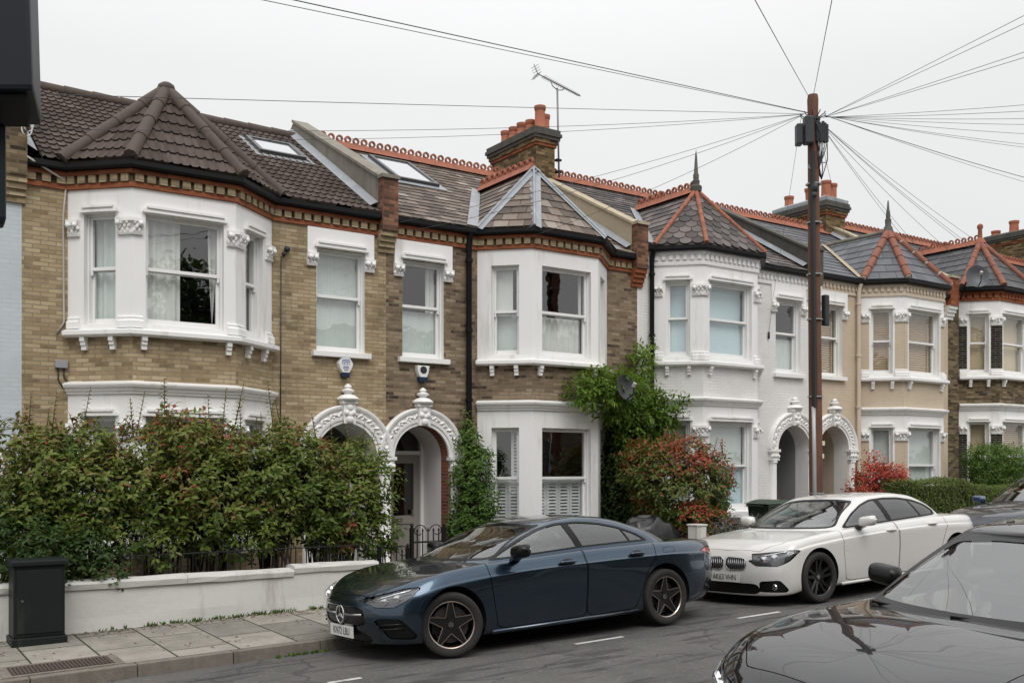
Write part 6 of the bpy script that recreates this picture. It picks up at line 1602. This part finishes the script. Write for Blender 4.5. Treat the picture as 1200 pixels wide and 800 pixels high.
    for sg in (-1, 1):
        ins = sp.get('inset', .0) if sg > 0 else 0
        wheel(root, x1, sg * (W_ - .105 - ins), wr, wr, .215, sp['style'], sp.get('steer', 0), sg); wheel(root, x2, sg * (W_ - .105 - ins), wr, wr, .215, sp['style'], 0, sg)
    # mirrors, handles, plate
    for sg in (-1, 1):
        mx, my, mz = sp['mirror']
        if sg > 0 and sp.get('fold'): mx += .10; my -= .14
        mb = MB(); rows = []
        for i in range(9):
            u = i / 8 * 2 - 1; e = (1 - abs(u) ** 5) ** (1 / 3.2) if abs(u) < 1 else .0
            e = max(e, .02); rows.append([(mx + .075 * e * math.copysign(abs(math.cos(a)) ** .75, math.cos(a)) * (1.15 if math.cos(a) < 0 else .7), sg * (my + .115 * u), mz + .066 * e * math.copysign(abs(math.sin(a)) ** .7, math.sin(a)) + .012 * u) for a in [2 * math.pi * k / 16 for k in range(16)]])
        mb.grid(rows, wrap=True); mb.poly(rows[0]); mb.poly(rows[-1][::-1]); o = mb.build('mirror', sp.get('mirror_mat', m_trim), root, smooth=True)
        mb = MB(); mb.hexa([(mx - .06, sg * (my - .06), mz - .075), (mx + .05, sg * (my - .06), mz - .075), (mx + .10, sg * (my - .20), mz - .12), (mx - .02, sg * (my - .20), mz - .12), (mx - .06, sg * (my - .03), mz - .04), (mx + .04, sg * (my - .03), mz - .04), (mx + .09, sg * (my - .20), mz - .075), (mx - .02, sg * (my - .20), mz - .075)]); mb.build('mirror_arm', m_trim, o, bevel=.012)
        mb = MB(); mb.ball((mx + .05, sg * (my + .005), mz + .005), .004, .09, .052, 14, 8); mb.build('mirror_glass', m_chrome, o, smooth=True)
    for (hx, hy, hz) in sp['handles']:
        for sg in (-1, 1):
            mb = MB(); mb.ball((hx, sg * (hy - .012), hz), .095, .018, .038, 16, 8); o = mb.build('handle_recess', sp.get('recess', m_trim), root, smooth=True)
            mb = MB(); pts = [(hx - .105 + .21 * i / 8, sg * (hy + .004 + .018 * math.sin(math.pi * i / 8)), hz + .006) for i in range(9)]; mb.tube(pts, [.010 + .005 * math.sin(math.pi * i / 8) for i in range(9)], 8); mb.build('handle', sp.get('handle_mat', pm), o, smooth=True)
    px, pz, ptxt = sp['plate']
    mb = MB(); mb.box(px - .012, px, -.26, .26, pz - .056, pz + .056); pl = mb.build('number_plate', m_platew, root, bevel=.003)
    if ptxt: text(ptxt, .098, m_platet, 'lettering', pl, (px - .0135, 0, pz - .002), (R(90), 0, R(-90)), .0008, .86)
    # cabin
    it = bpy.data.objects.new('interior', None); COL.objects.link(it); it.parent = root; it.empty_display_size = .1
    cw = sp['g0']['xf']; zf = sp['belt']
    mb = MB(); mb.box(cw - .1, cw + 2.6, -.66, .66, .28, .34)
    mb.hexa([(cw - .15, -.66, zf - .25), (cw + .42, -.66, zf - .30), (cw + .42, .66, zf - .30), (cw - .15, .66, zf - .25), (cw - .15, -.66, zf - .05), (cw + .42, -.66, zf - .07), (cw + .42, .66, zf - .07), (cw - .15, .66, zf - .05)])
    mb.build('dashboard', m_dash, it, bevel=.03)
    for sx, ys in ((cw + 1.0, (-.36, .36)), (cw + 1.85, (-.36, .36))):
        for y_ in ys:
            mt = m_seatw if (sp.get('white_seat') and y_ > 0 and sx < cw + 1.2) else sp.get('seat', m_seat)
            mb = MB(); n = 8; rows = []; top = sp['seat_top']
            for i in range(n + 1):
                t_ = i / n; z_ = .40 + (top - .17 - .40) * t_; x_ = sx + .20 * t_; hw = .24 - .06 * t_ ** 3
                rows.append([(x_ - .07, y_ - hw * .8, z_), (x_ - .09, y_, z_), (x_ - .07, y_ + hw * .8, z_), (x_, y_ + hw, z_), (x_ + .07, y_ + hw * .8, z_), (x_ + .07, y_ - hw * .8, z_), (x_, y_ - hw, z_)])
            mb.grid(rows, wrap=True); mb.poly(rows[-1]); mb.ball((sx + .22, y_, top - .07), .055, .13, .085, 12, 8); mb.hexa([(sx - .48, y_ - .25, .36), (sx + .05, y_ - .25, .36), (sx + .05, y_ + .25, .36), (sx - .48, y_ + .25, .36), (sx - .48, y_ - .25, .50), (sx + .05, y_ - .25, .47), (sx + .05, y_ + .25, .47), (sx - .48, y_ + .25, .50)])
            mb.build('seat', mt, it, auto=60)
    mb = MB(); c_ = Vector((cw + .56, .36, zf - .03)); u_ = Vector((.42, 0, .9)).normalized(); pts = [tuple(c_ + Vector((0, 1, 0)) * .18 * math.cos(a) + u_ * .18 * math.sin(a)) for a in fr(0, 2 * math.pi, 24)]
    mb.tube(pts, .014, 8, cap=False); mb.tube([tuple(c_ - Vector((0, .17, 0))), tuple(c_ + Vector((0, .17, 0)))], .018, 6); mb.tube([tuple(c_), tuple(c_ - u_ * .17)], .016, 6); mb.tube([tuple(c_), tuple(c_ + Vector((-.35, 0, -.12)))], .03, 8); mb.build('steering_wheel', m_dash, it, smooth=True)
    if sp.get('wipers'):
        for y0_, y1_ in ((-.55, .05), (.05, .62)):
            mb = MB(); z_ = zf - .02; mb.tube([(cw + .03 + .28 * abs(y0_) ** 2, y0_, z_), (cw + .05 + .10, (y0_ + y1_) / 2, z_ + .03), (cw + .07 + .25 * abs(y1_) ** 2, y1_, z_ + .04)], .010, 6); mb.build('wiper', m_trim, root, smooth=True)
    return root, sk, gk
def overhang(root, nose, tail):
    """shorten or lengthen the body ahead of / behind the wheel arches"""
    def wx(x):
        if nose and x < nose[0]: return nose[0] - (nose[0] - x) * nose[1]
        if tail and x > tail[0]: return tail[0] + (x - tail[0]) * tail[1]
        return x
    done = set()
    def rec(o, off):
        for ch in o.children:
            if ch.name.startswith(('wheel', 'interior')): continue
            lx = off + ch.location.x
            if ch.type == 'MESH' and ch.data.name not in done:
                done.add(ch.data.name)
                if ch.location.length > 1e-6: ch.location.x = wx(lx) - wx(off) if off else wx(lx)
                else:
                    for v in ch.data.vertices: v.co.x = wx(v.co.x)
            rec(ch, lx)
    rec(root, 0)

FRONT = lambda V: V[:, 0] < .55
def side(y): return lambda V: np.abs(V[:, 1]) > y
def tilt(X, Y, roll): return (-roll, -math.atan(.026), 0)

# ---- dark blue four door coupe
X0, YC = 3.90, 8.93
cla = dict(L=4.60, W=.90, loc=(X0, YC, zroad(X0, YC) + .012), rot=(-.045, -.026, 0), paint=m_pblue2, label='dark blue four door coupe parked at the kerb by the gate, its front wheels turned',
  rings=[dict(xf=.24, xr=4.36, W=.76, af=.60, ar=.5, n=2.5, z=[(0, .155), (.9, .145), (3.6, .155), (4.6, .24)]),
         dict(xf=.10, xr=4.47, W=[(0, .84), (1, .865), (3.6, .87), (4.6, .84)], af=.70, ar=.6, n=2.5, z=[(0, .165), (.9, .185), (2, .19), (3.6, .20), (4.6, .28)]),
         dict(xf=.055, xr=4.53, W=[(0, .86), (.9, .893), (2.2, .868), (3.6, .898), (4.6, .86)], af=.74, ar=.65, n=2.5, z=[(0, .26), (1, .29), (3.6, .31), (4.6, .36)]),
         dict(xf=.02, xr=4.57, W=[(0, .86), (.9, .90), (2.2, .878), (3.6, .90), (4.6, .86)], af=.76, ar=.68, n=2.5, z=[(0, .40), (1, .45), (3.6, .47), (4.6, .50)]),
         dict(xf=.02, xr=4.59, W=[(0, .85), (.9, .90), (2.2, .892), (3.6, .90), (4.6, .84)], af=.78, ar=.70, n=2.4, z=[(0, .50), (.5, .565), (1.0, .63), (2, .66), (3.6, .67), (4.6, .65)]),
         dict(xf=.03, xr=4.60, W=[(0, .84), (.9, .893), (2.2, .894), (3.6, .898), (4.6, .83)], af=.78, ar=.70, n=2.4, z=[(0, .515), (.5, .605), (1.0, .69), (2, .745), (3.6, .765), (4.6, .72)]),
         dict(xf=.036, xr=4.60, W=[(0, .835), (.9, .884), (2.2, .882), (3.6, .886), (4.6, .82)], af=.78, ar=.70, n=2.4, z=[(0, .525), (.5, .618), (1.0, .704), (2, .759), (3.6, .779), (4.6, .732)]),
         dict(xf=.055, xr=4.61, W=[(0, .82), (.9, .865), (2.2, .862), (3.6, .866), (4.6, .80)], af=.80, ar=.72, n=2.3, z=[(0, .545), (.5, .655), (.9, .735), (1.4, .775), (2.5, .805), (3.5, .815), (4.2, .80), (4.6, .765)]),
         dict(xf=.10, xr=4.61, W=[(0, .76), (.6, .795), (1.0, .81), (1.5, .805), (2.5, .80), (3.5, .79), (4.0, .76), (4.6, .72)], af=.80, ar=.72, n=2.3, z=[(0, .57), (.5, .71), (.9, .80), (1.4, .845), (2, .865), (2.6, .89), (3.5, .90), (4.1, .885), (4.6, .83)]),
         dict(xf=.14, xr=4.60, W=[(0, .50), (1, .54), (4.6, .52)], af=.72, ar=.66, n=2.2, z=[(0, .58), (.5, .735), (.9, .80), (1.3, .845), (2, .86), (3.5, .90), (4.1, .90), (4.6, .845)]),
         dict(xf=.15, xr=4.60, W=0., af=.70, ar=.65, n=2.2, z=[(0, .585), (.5, .745), (.9, .805), (1.3, .85), (2, .86), (3.5, .90), (4.1, .905), (4.6, .85)])],
  arches=[(.93, .315, .352), (3.62, .325, .350)], wr=.306, steer=-22, style='star', fold=True, inset=.1,
  g0=dict(xf=1.20, xr=4.08, W=[(1.2, .76), (2.4, .775), (3.4, .765), (4.1, .68)], af=.52, ar=.55, n=2.5, z=[(1.2, .835), (1.5, .845), (2, .86), (2.6, .885), (3.5, .90), (4.1, .90)]),
  g2=dict(xf=2.10, xr=3.52, W=[(2.1, .54), (2.6, .575), (3.1, .56), (3.5, .50)], af=.22, ar=.35, n=2.6, z=[(2.1, 1.165), (2.35, 1.205), (2.65, 1.225), (2.95, 1.205), (3.25, 1.155), (3.52, 1.085)]), crown=.035, bulge=.03,
  dlo=[(1.44, .858), (1.95, .885), (2.55, .915), (3.1, .925), (3.52, .928), (3.36, 1.02), (3.15, 1.10), (2.9, 1.155), (2.62, 1.185), (2.35, 1.18), (2.12, 1.14), (1.86, 1.05), (1.62, .945)], sidey=.46,
  pillars=[(2.56, .91, 2.44, 1.19, .085), (3.26, .92, 3.16, 1.10, .022)],
  ws=[(0, .858), (.62, .865), (.70, .885), (.53, 1.165), (.3, 1.185), (0, 1.19)], rw=[(0, .925), (.55, .93), (.44, 1.08), (.2, 1.11), (0, 1.115)],
  mirror=(1.66, .99, .945), handles=[(2.30, .885, .785), (3.24, .885, .805)], plate=(.025, .262, 'KN72 LBU'), belt=.86, seat_top=1.10,
  regions=[dict(name='headlight', axes='xz', mask=lambda V: (V[:, 0] < 1.) & (np.abs(V[:, 1]) > .36), round=.10, poly=[(.09, .56), (.15, .508), (.30, .51), (.44, .575), (.63, .685), (.46, .675), (.28, .632), (.13, .585)], bulbs=[(.22, .63, .57, .035), (.33, .73, .597, .038)], drl=[(.12, .50, .565), (.2, .635, .598), (.34, .755, .636), (.48, .83, .662)]),
           dict(name='grille', axes='yz', mask=FRONT, poly=[(0, .315), (.30, .325), (.44, .36), (.40, .49), (0, .515)], mat=m_trim, push=-.012, split=False, round=.15),
           dict(name='lower_intake', axes='yz', mask=FRONT, poly=[(0, .175), (.42, .175), (.50, .20), (.36, .285), (0, .288)], mat=m_trim, push=-.012, split=False),
           dict(name='side_intake', axes='xz', mask=lambda V: (V[:, 0] < .8) & (np.abs(V[:, 1]) > .50), round=.10, poly=[(.13, .385), (.26, .225), (.52, .215), (.53, .245), (.34, .40), (.18, .405)], mat=m_trim, push=-.012),
           dict(name='tail_light', axes='xz', mask=lambda V: (V[:, 0] > 4.0) & (np.abs(V[:, 1]) > .3), round=.1, poly=[(4.16, .762), (4.40, .70), (4.66, .67), (4.66, .76), (4.5, .792), (4.26, .795)], mat=m_redlens),
           dict(name='bonnet', axes='xy', mask=lambda V: (V[:, 2] > .56) & (V[:, 0] < 1.35), poly=[(.17, -.52), (.10, 0), (.17, .52), (.55, .70), (1.10, .735), (1.42, .72), (1.28, .40), (1.22, 0), (1.28, -.40), (1.42, -.72), (1.10, -.735), (.55, -.70)], mat=None, split=False, round=.1, gap=.003),
           dict(name='door', axes='xz', mask=lambda V: np.abs(V[:, 1]) > .70, poly=[(1.34, .87), (1.36, .62), (1.42, .235), (1.52, .21), (2.46, .215), (2.52, .26), (2.54, .62), (2.53, .95), (1.5, .95)], mat=None, round=.06),
           dict(name='door', axes='xz', mask=lambda V: np.abs(V[:, 1]) > .70, poly=[(2.545, .95), (2.555, .62), (2.53, .26), (2.58, .215), (3.16, .225), (3.24, .35), (3.36, .60), (3.50, .78), (3.54, .95)], mat=None, round=.06),
           dict(name='fuel_flap', axes='xz', mask=lambda V: (V[:, 0] > 3.5) & (V[:, 1] < -.6), poly=[(3.62, .79), (3.80, .79), (3.80, .845), (3.62, .845)], mat=None, gap=.002)])
c1, sk1, gk1 = car(cla)
# star badge and bar on the grille, sill skirt, boot lip
mb = MB(); mb.tube([(.005, .085 * math.cos(a), .42 + .085 * math.sin(a)) for a in fr(0, 2 * math.pi, 28)], .010, 8, cap=False)
for k in range(3):
    a = math.pi / 2 + k * 2.094; p = Vector((0, math.cos(a), math.sin(a))); s_ = Vector((0, -p.z, p.y)); c_ = Vector((.005, 0, .42))
    mb.hexa([tuple(c_ - s_ * .016 + Vector((.012, 0, 0))), tuple(c_ + s_ * .016 + Vector((.012, 0, 0))), tuple(c_ + p * .083 + s_ * .003 + Vector((.012, 0, 0))), tuple(c_ + p * .083 - s_ * .003 + Vector((.012, 0, 0))), tuple(c_ - s_ * .010 - Vector((.012, 0, 0))), tuple(c_ + s_ * .010 - Vector((.012, 0, 0))), tuple(c_ + p * .082 + s_ * .002 - Vector((.008, 0, 0))), tuple(c_ + p * .082 - s_ * .002 - Vector((.008, 0, 0)))])
mb.build('star_badge', m_chrome, c1, auto=40)
mb = MB()
for sg in (-1, 1): mb.tube([(.012, sg * .09, .425), (.02, sg * .25, .43), (.05, sg * .40, .437)], .012, 6)
mb.build('grille_bar', m_satin, c1, smooth=True)
for z_, yy in ((.31, 1), (.35, 1)):
    for sg in (-1, 1):
        mb = MB(); mb.tube([(.16, sg * .60, z_), (.25, sg * .72, z_ + .003), (.40, sg * .80, z_ + .008)], .009, 6); mb.build('intake_fin', m_trim, c1, smooth=True)
for sg in (-1, 1):
    mb = MB(); mb.tube([(1.35, sg * .865, .185), (2.4, sg * .865, .19), (3.22, sg * .87, .20)], .022, 8); mb.build('sill_skirt', m_pblue2, c1, smooth=True)

overhang(c1, (.58, .72), (4.0, 1.40))
# ---- white saloon
X0, YC = 8.86, 8.86
bmw = dict(L=4.85, W=.91, loc=(X0, YC, zroad(X0, YC) + .012), rot=(-.040, -.026, 0), paint=m_pwhite2, label='white four door saloon with black wheels parked behind the blue coupe',
  rings=[dict(xf=.26, xr=4.66, W=.78, af=.62, ar=.5, n=2.7, z=[(0, .10), (.7, .13), (1, .155), (4, .165), (4.9, .26)]),
         dict(xf=.10, xr=4.74, W=[(0, .85), (1.1, .87), (4, .875), (4.9, .85)], af=.72, ar=.6, n=2.7, z=[(0, .115), (.7, .16), (1, .195), (4, .21), (4.9, .30)]),
         dict(xf=.06, xr=4.79, W=[(0, .87), (1.1, .90), (2.5, .878), (4, .905), (4.9, .87)], af=.76, ar=.62, n=2.7, z=[(0, .22), (.7, .27), (1, .31), (4, .33), (4.9, .38)]),
         dict(xf=.04, xr=4.82, W=[(0, .87), (1.1, .908), (2.5, .888), (4, .91), (4.9, .87)], af=.78, ar=.64, n=2.7, z=[(0, .37), (1, .46), (4, .49), (4.9, .52)]),
         dict(xf=.06, xr=4.84, W=[(0, .86), (1.1, .908), (2.5, .902), (4, .91), (4.9, .86)], af=.80, ar=.66, n=2.6, z=[(0, .515), (.5, .58), (1.0, .655), (2, .72), (3.6, .76), (4.9, .72)]),
         dict(xf=.07, xr=4.84, W=[(0, .85), (1.1, .902), (2.5, .902), (4, .905), (4.9, .85)], af=.80, ar=.66, n=2.6, z=[(0, .535), (.5, .615), (1.0, .70), (2, .765), (3.6, .81), (4.9, .765)]),
         dict(xf=.078, xr=4.845, W=[(0, .843), (1.1, .884), (2.5, .880), (4, .885), (4.9, .838)], af=.80, ar=.66, n=2.6, z=[(0, .545), (.5, .628), (1.0, .714), (2, .780), (3.6, .825), (4.9, .78)]),
         dict(xf=.10, xr=4.85, W=[(0, .83), (1.1, .875), (2.5, .868), (4, .878), (4.9, .83)], af=.82, ar=.66, n=2.5, z=[(0, .57), (.5, .66), (.9, .735), (1.4, .785), (2.5, .825), (3.6, .85), (4.4, .84), (4.9, .80)]),
         dict(xf=.16, xr=4.85, W=[(0, .77), (.6, .80), (1.0, .82), (1.6, .81), (2.5, .80), (3.6, .80), (4.9, .76)], af=.80, ar=.66, n=2.5, z=[(0, .60), (.5, .715), (.9, .79), (1.4, .84), (2, .87), (2.6, .895), (3.6, .925), (4.3, .92), (4.9, .87)]),
         dict(xf=.20, xr=4.84, W=[(0, .50), (1, .54), (4.9, .54)], af=.72, ar=.6, n=2.4, z=[(0, .61), (.5, .75), (.9, .80), (1.5, .86), (2, .88), (3.6, .93), (4.3, .935), (4.9, .89)]),
         dict(xf=.21, xr=4.84, W=0., af=.70, ar=.6, n=2.4, z=[(0, .615), (.5, .755), (.9, .805), (1.5, .865), (2, .88), (3.6, .93), (4.3, .94), (4.9, .895)])],
  arches=[(1.13, .325, .352), (4.06, .335, .350)], wr=.312, steer=0, style='twin', inset=.1,
  g0=dict(xf=1.42, xr=4.22, W=[(1.4, .77), (2.6, .785), (3.6, .775), (4.2, .70)], af=.46, ar=.45, n=2.7, z=[(1.4, .85), (1.8, .86), (2.6, .88), (3.6, .915), (4.2, .93)]),
  g2=dict(xf=2.28, xr=3.68, W=[(2.3, .56), (2.9, .59), (3.7, .55)], af=.20, ar=.25, n=2.8, z=[(2.28, 1.215), (2.6, 1.255), (3.0, 1.265), (3.4, 1.235), (3.68, 1.18)]), crown=.035, bulge=.03,
  dlo=[(1.74, .868), (2.3, .89), (2.9, .915), (3.45, .935), (3.80, .95), (3.78, 1.02), (3.62, 1.11), (3.40, 1.175), (3.1, 1.215), (2.8, 1.225), (2.5, 1.21), (2.28, 1.155), (2.02, 1.045)], sidey=.48, trim=m_trim, trimw=.02,
  pillars=[(2.76, .90, 2.62, 1.22, .09), (3.46, .93, 3.28, 1.19, .028)],
  ws=[(0, .872), (.64, .878), (.71, .90), (.55, 1.20), (.3, 1.225), (0, 1.23)], rw=[(0, .955), (.58, .96), (.50, 1.15), (.2, 1.19), (0, 1.19)],
  mirror=(1.98, 1.0, .955), mirror_mat=m_pwhite2, handles=[(2.60, .892, .80), (3.52, .90, .835)], recess=m_pwhite2, plate=(.03, .335, 'AK63 VHN'), belt=.88, seat_top=1.13, white_seat=True,
  regions=[dict(name='headlight', axes='xz', mask=lambda V: (V[:, 0] < 1.2) & (np.abs(V[:, 1]) > .38), round=.09, poly=[(.09, .615), (.12, .487), (.30, .485), (.52, .545), (.72, .625), (.83, .668), (.62, .672), (.34, .650)], bulbs=[(.22, .58, .56, .045), (.33, .70, .58, .045)], drl=[(.16, .50, .597), (.28, .66, .625), (.45, .78, .652), (.66, .86, .664)]),
           dict(name='kidney_grille', axes='yz', mask=FRONT, poly=[(.03, .46), (.08, .425), (.30, .44), (.345, .48), (.335, .575), (.06, .585), (.03, .56)], mat=m_trim, push=-.012),
           dict(name='lower_intake', axes='yz', mask=FRONT, poly=[(0, .145), (.46, .145), (.54, .18), (.49, .268), (0, .272)], mat=m_trim, push=-.015, split=False),
           dict(name='fog_lamp_intake', axes='xz', mask=lambda V: (V[:, 0] < .8) & (np.abs(V[:, 1]) > .5), round=.10, poly=[(.13, .30), (.15, .175), (.46, .175), (.48, .20), (.32, .315)], mat=m_trim, push=-.012),
           dict(name='tail_light', axes='xz', mask=lambda V: (V[:, 0] > 4.2) & (np.abs(V[:, 1]) > .3), round=.1, poly=[(4.52, .835), (4.70, .70), (4.92, .68), (4.92, .84), (4.70, .865)], mat=m_redlens),
           dict(name='bonnet', axes='xy', mask=lambda V: (V[:, 2] > .60) & (V[:, 0] < 1.6), poly=[(.26, -.50), (.19, 0), (.26, .50), (.62, .72), (1.3, .755), (1.68, .74), (1.50, .40), (1.44, 0), (1.50, -.40), (1.68, -.74), (1.3, -.755), (.62, -.72)], mat=None, split=False, round=.1, gap=.003),
           dict(name='door', axes='xz', mask=lambda V: np.abs(V[:, 1]) > .70, poly=[(1.62, .90), (1.60, .60), (1.64, .25), (1.74, .225), (2.66, .235), (2.73, .28), (2.76, .62), (2.74, .98), (1.8, .98)], mat=None, round=.06),
           dict(name='door', axes='xz', mask=lambda V: np.abs(V[:, 1]) > .70, poly=[(2.755, .98), (2.775, .62), (2.745, .28), (2.80, .24), (3.52, .25), (3.62, .38), (3.74, .62), (3.84, .80), (3.86, .98)], mat=None, round=.06)])
c2, sk2, gk2 = car(bmw)
mb = MB()
for sg in (-1, 1):
    mb = MB()
    for i in range(9): y_ = sg * (.06 + i * .033); mb.tube([(.035 + .10 * y_ * y_, y_, .44), (.080 + .10 * y_ * y_, y_, .578)], .0055, 5)
    mb.build('grille_bars', m_satin, c2, smooth=True)
for sg in (-1, 1):
    mb = MB(); pl = rounded([(.03, .46), (.08, .425), (.30, .44), (.345, .48), (.335, .575), (.06, .585), (.03, .56)], 5, .25)
    mb.tube([(.038 + .10 * y_ * y_ + .35 * max(0, z_ - .46) , sg * y_, z_) for y_, z_ in pl + pl[:1]], .009, 6, cap=False); mb.build('grille_surround', m_chrome, c2, smooth=True)
mb = MB(); bz = Vector((.175, 0, .617)); n_ = Vector((-.62, 0, .78)).normalized(); u_ = n_.cross(Vector((0, 1, 0))).normalized(); w2 = Vector((0, 1, 0))
def disc(mb, c, r0, r1, a0, a1, off, mi): mb.poly([tuple(c + n_ * off + (w2 * math.cos(a) + u_ * math.sin(a)) * r1) for a in fr(a0, a1, 10)] + ([tuple(c + n_ * off)] if r0 == 0 else [tuple(c + n_ * off + (w2 * math.cos(a) + u_ * math.sin(a)) * r0) for a in fr(a0, a1, 10)[::-1]]), mi)
for k in range(4): disc(mb, bz, 0, .030, k * math.pi / 2, (k + 1) * math.pi / 2, .008, k % 2); disc(mb, bz, .030, .044, k * math.pi / 2, (k + 1) * math.pi / 2, .009, 2)
mb.build('roundel_badge', [m_badgeb, m_platew, m_trim], c2)
for sg in (-1, 1):
    mb = MB(); mb.lathe((.26, sg * .70, .235), [(.0, -.01), (.035, -.008), (.042, .01), (.042, .03)], 16, axis='x'); mb.build('fog_lamp', m_lampbright, c2, auto=40)
    mb = MB(); mb.tube([(1.58, sg * .895, .60), (1.66, sg * .895, .605), (1.75, sg * .893, .60)], .010, 6); mb.build('side_vent', m_trim, c2, smooth=True)
    mb = MB(); mb.tube([(1.56, sg * .875, .195), (2.6, sg * .878, .205), (3.6, sg * .885, .22)], .02, 8); mb.build('sill_skirt', m_pwhite2, c2, smooth=True)

overhang(c2, (.74, .47), (4.35, 1.4))
# ---- near black hatchback, only its bonnet, windscreen and roof in the picture
X0, YC = 3.42, 3.16
fg = dict(L=4.35, W=.90, loc=(X0, YC, zroad(X0, YC) + .01), rot=(.026, -.026, 0), paint=m_pblack, label='glossy black car cut off by the bottom right corner of the photo',
  rings=[dict(xf=.30, xr=4.2, W=.78, af=.62, ar=.5, n=2.6, z=[(0, .19), (1, .17), (3.5, .18), (4.4, .26)]),
         dict(xf=.14, xr=4.25, W=.86, af=.72, ar=.6, n=2.6, z=[(0, .20), (1, .22), (4.4, .32)]),
         dict(xf=.08, xr=4.3, W=[(0, .87), (1, .89), (4.4, .87)], af=.76, ar=.62, n=2.6, z=[(0, .32), (1, .35), (4.4, .40)]),
         dict(xf=.06, xr=4.33, W=[(0, .87), (1, .90), (4.4, .87)], af=.78, ar=.64, n=2.5, z=[(0, .48), (1, .54), (4.4, .56)]),
         dict(xf=.08, xr=4.34, W=[(0, .86), (1, .90), (4.4, .86)], af=.80, ar=.66, n=2.4, z=[(0, .58), (.5, .65), (1, .74), (2, .80), (4.4, .80)]),
         dict(xf=.13, xr=4.35, W=[(0, .82), (1, .86), (4.4, .82)], af=.82, ar=.66, n=2.3, z=[(0, .645), (.5, .745), (1.0, .835), (1.6, .875), (2.5, .90), (4.4, .90)]),
         dict(xf=.20, xr=4.35, W=[(0, .75), (.6, .78), (1.2, .80), (4.4, .76)], af=.80, ar=.66, n=2.3, z=[(0, .68), (.5, .80), (1.0, .885), (1.5, .93), (2.5, .95), (4.4, .96)]),
         dict(xf=.25, xr=4.34, W=[(0, .46), (1, .50), (4.4, .54)], af=.72, ar=.6, n=2.2, z=[(0, .695), (.5, .845), (1.0, .915), (1.6, .955), (2.5, .96), (4.4, .98)]),
         dict(xf=.26, xr=4.34, W=0., af=.70, ar=.6, n=2.2, z=[(0, .70), (.5, .855), (1.0, .925), (1.6, .965), (2.5, .965), (4.4, .98)])],
  arches=[(.95, .33, .36), (3.5, .33, .36)], wr=.32, style='twin',
  g0=dict(xf=1.62, xr=4.2, W=[(1.6, .765), (2.6, .78), (4.2, .74)], af=.46, ar=.35, n=2.5, z=[(1.6, .93), (2.0, .93), (4.2, .96)]),
  g2=dict(xf=2.62, xr=3.9, W=[(2.6, .57), (3.2, .61), (4, .57)], af=.20, ar=.2, n=2.8, z=[(2.62, 1.335), (2.9, 1.37), (3.3, 1.385), (3.9, 1.35)]), crown=.035, bulge=.02,
  dlo=[(2.02, .955), (2.6, .965), (3.4, .98), (3.85, 1.0), (3.75, 1.28), (3.3, 1.335), (2.95, 1.325), (2.72, 1.27), (2.45, 1.16)], sidey=.48,
  pillars=[(2.95, .97, 2.9, 1.33, .08), (3.55, .98, 3.5, 1.3, .03)], side_glass=(m_carglass, m_carglass, m_cartint),
  ws=[(0, .945), (.62, .955), (.70, .975), (.575, 1.32), (.3, 1.345), (0, 1.35)], rw=[(0, 1.0), (.6, 1.0), (.52, 1.28), (0, 1.30)],
  mirror=(2.42, .97, 1.04), handles=[(2.8, .885, .86)], plate=(.06, .42, ''), belt=.95, seat_top=1.2, wipers=True,
  regions=[dict(name='headlight', axes='xz', mask=lambda V: (V[:, 0] < 1.1) & (np.abs(V[:, 1]) > .40), poly=[(.14, .60), (.24, .555), (.44, .60), (.66, .70), (.72, .755), (.50, .735), (.22, .68)], bulbs=[(.26, .62, .63, .045), (.36, .72, .655, .04)], drl=[(.18, .54, .655), (.32, .69, .69), (.5, .78, .72)]),
           dict(name='grille', axes='yz', mask=FRONT, poly=[(0, .50), (.50, .52), (.50, .60), (0, .61)], mat=m_trim, push=-.012, split=False),
           dict(name='lower_intake', axes='yz', mask=FRONT, poly=[(0, .24), (.5, .24), (.5, .34), (0, .35)], mat=m_trim, push=-.012, split=False),
           dict(name='bonnet', axes='xy', mask=lambda V: (V[:, 2] > .66) & (V[:, 0] < 1.8), poly=[(.34, -.48), (.25, 0), (.34, .48), (.66, .70), (1.3, .745), (1.86, .73), (1.70, .40), (1.63, 0), (1.70, -.40), (1.86, -.73), (1.3, -.745), (.66, -.70)], mat=None, split=False, round=.1, gap=.003),
           dict(name='door', axes='xz', mask=lambda V: np.abs(V[:, 1]) > .70, poly=[(1.86, .95), (1.5, .60), (1.52, .27), (1.62, .24), (2.86, .25), (2.93, .32), (2.95, .62), (2.95, 1.0), (2.0, 1.0)], mat=None, round=.06)])
fg.update(roof_mat=m_trim, roofz=1.345, seal=.035)
c3, sk3, gk3 = car(fg)
overhang(c3, (1.2, .77), None)

# ---- dark car behind the white saloon
X0, YC = 14.62, 8.85
dk = dict(fg); dk.update(loc=(X0, YC, zroad(X0, YC) + .01), rot=(-.045, -.026, 0), paint=m_pnavy, mirror_mat=m_badgeb and plain('blue_mirror_cap', (.01, .03, .10), .25, coat=1), label='dark navy car at the right edge behind the white saloon', plate=(.06, .42, ''), wipers=False,
   regions=[dict(r_, objs=[]) for r_ in fg['regions']])
dk['mirror'] = (2.05, .98, 1.02); dk.pop('roof_mat'); dk.pop('roofz')
c4, sk4, gk4 = car(dk)
overhang(c4, (1.2, .85), None)
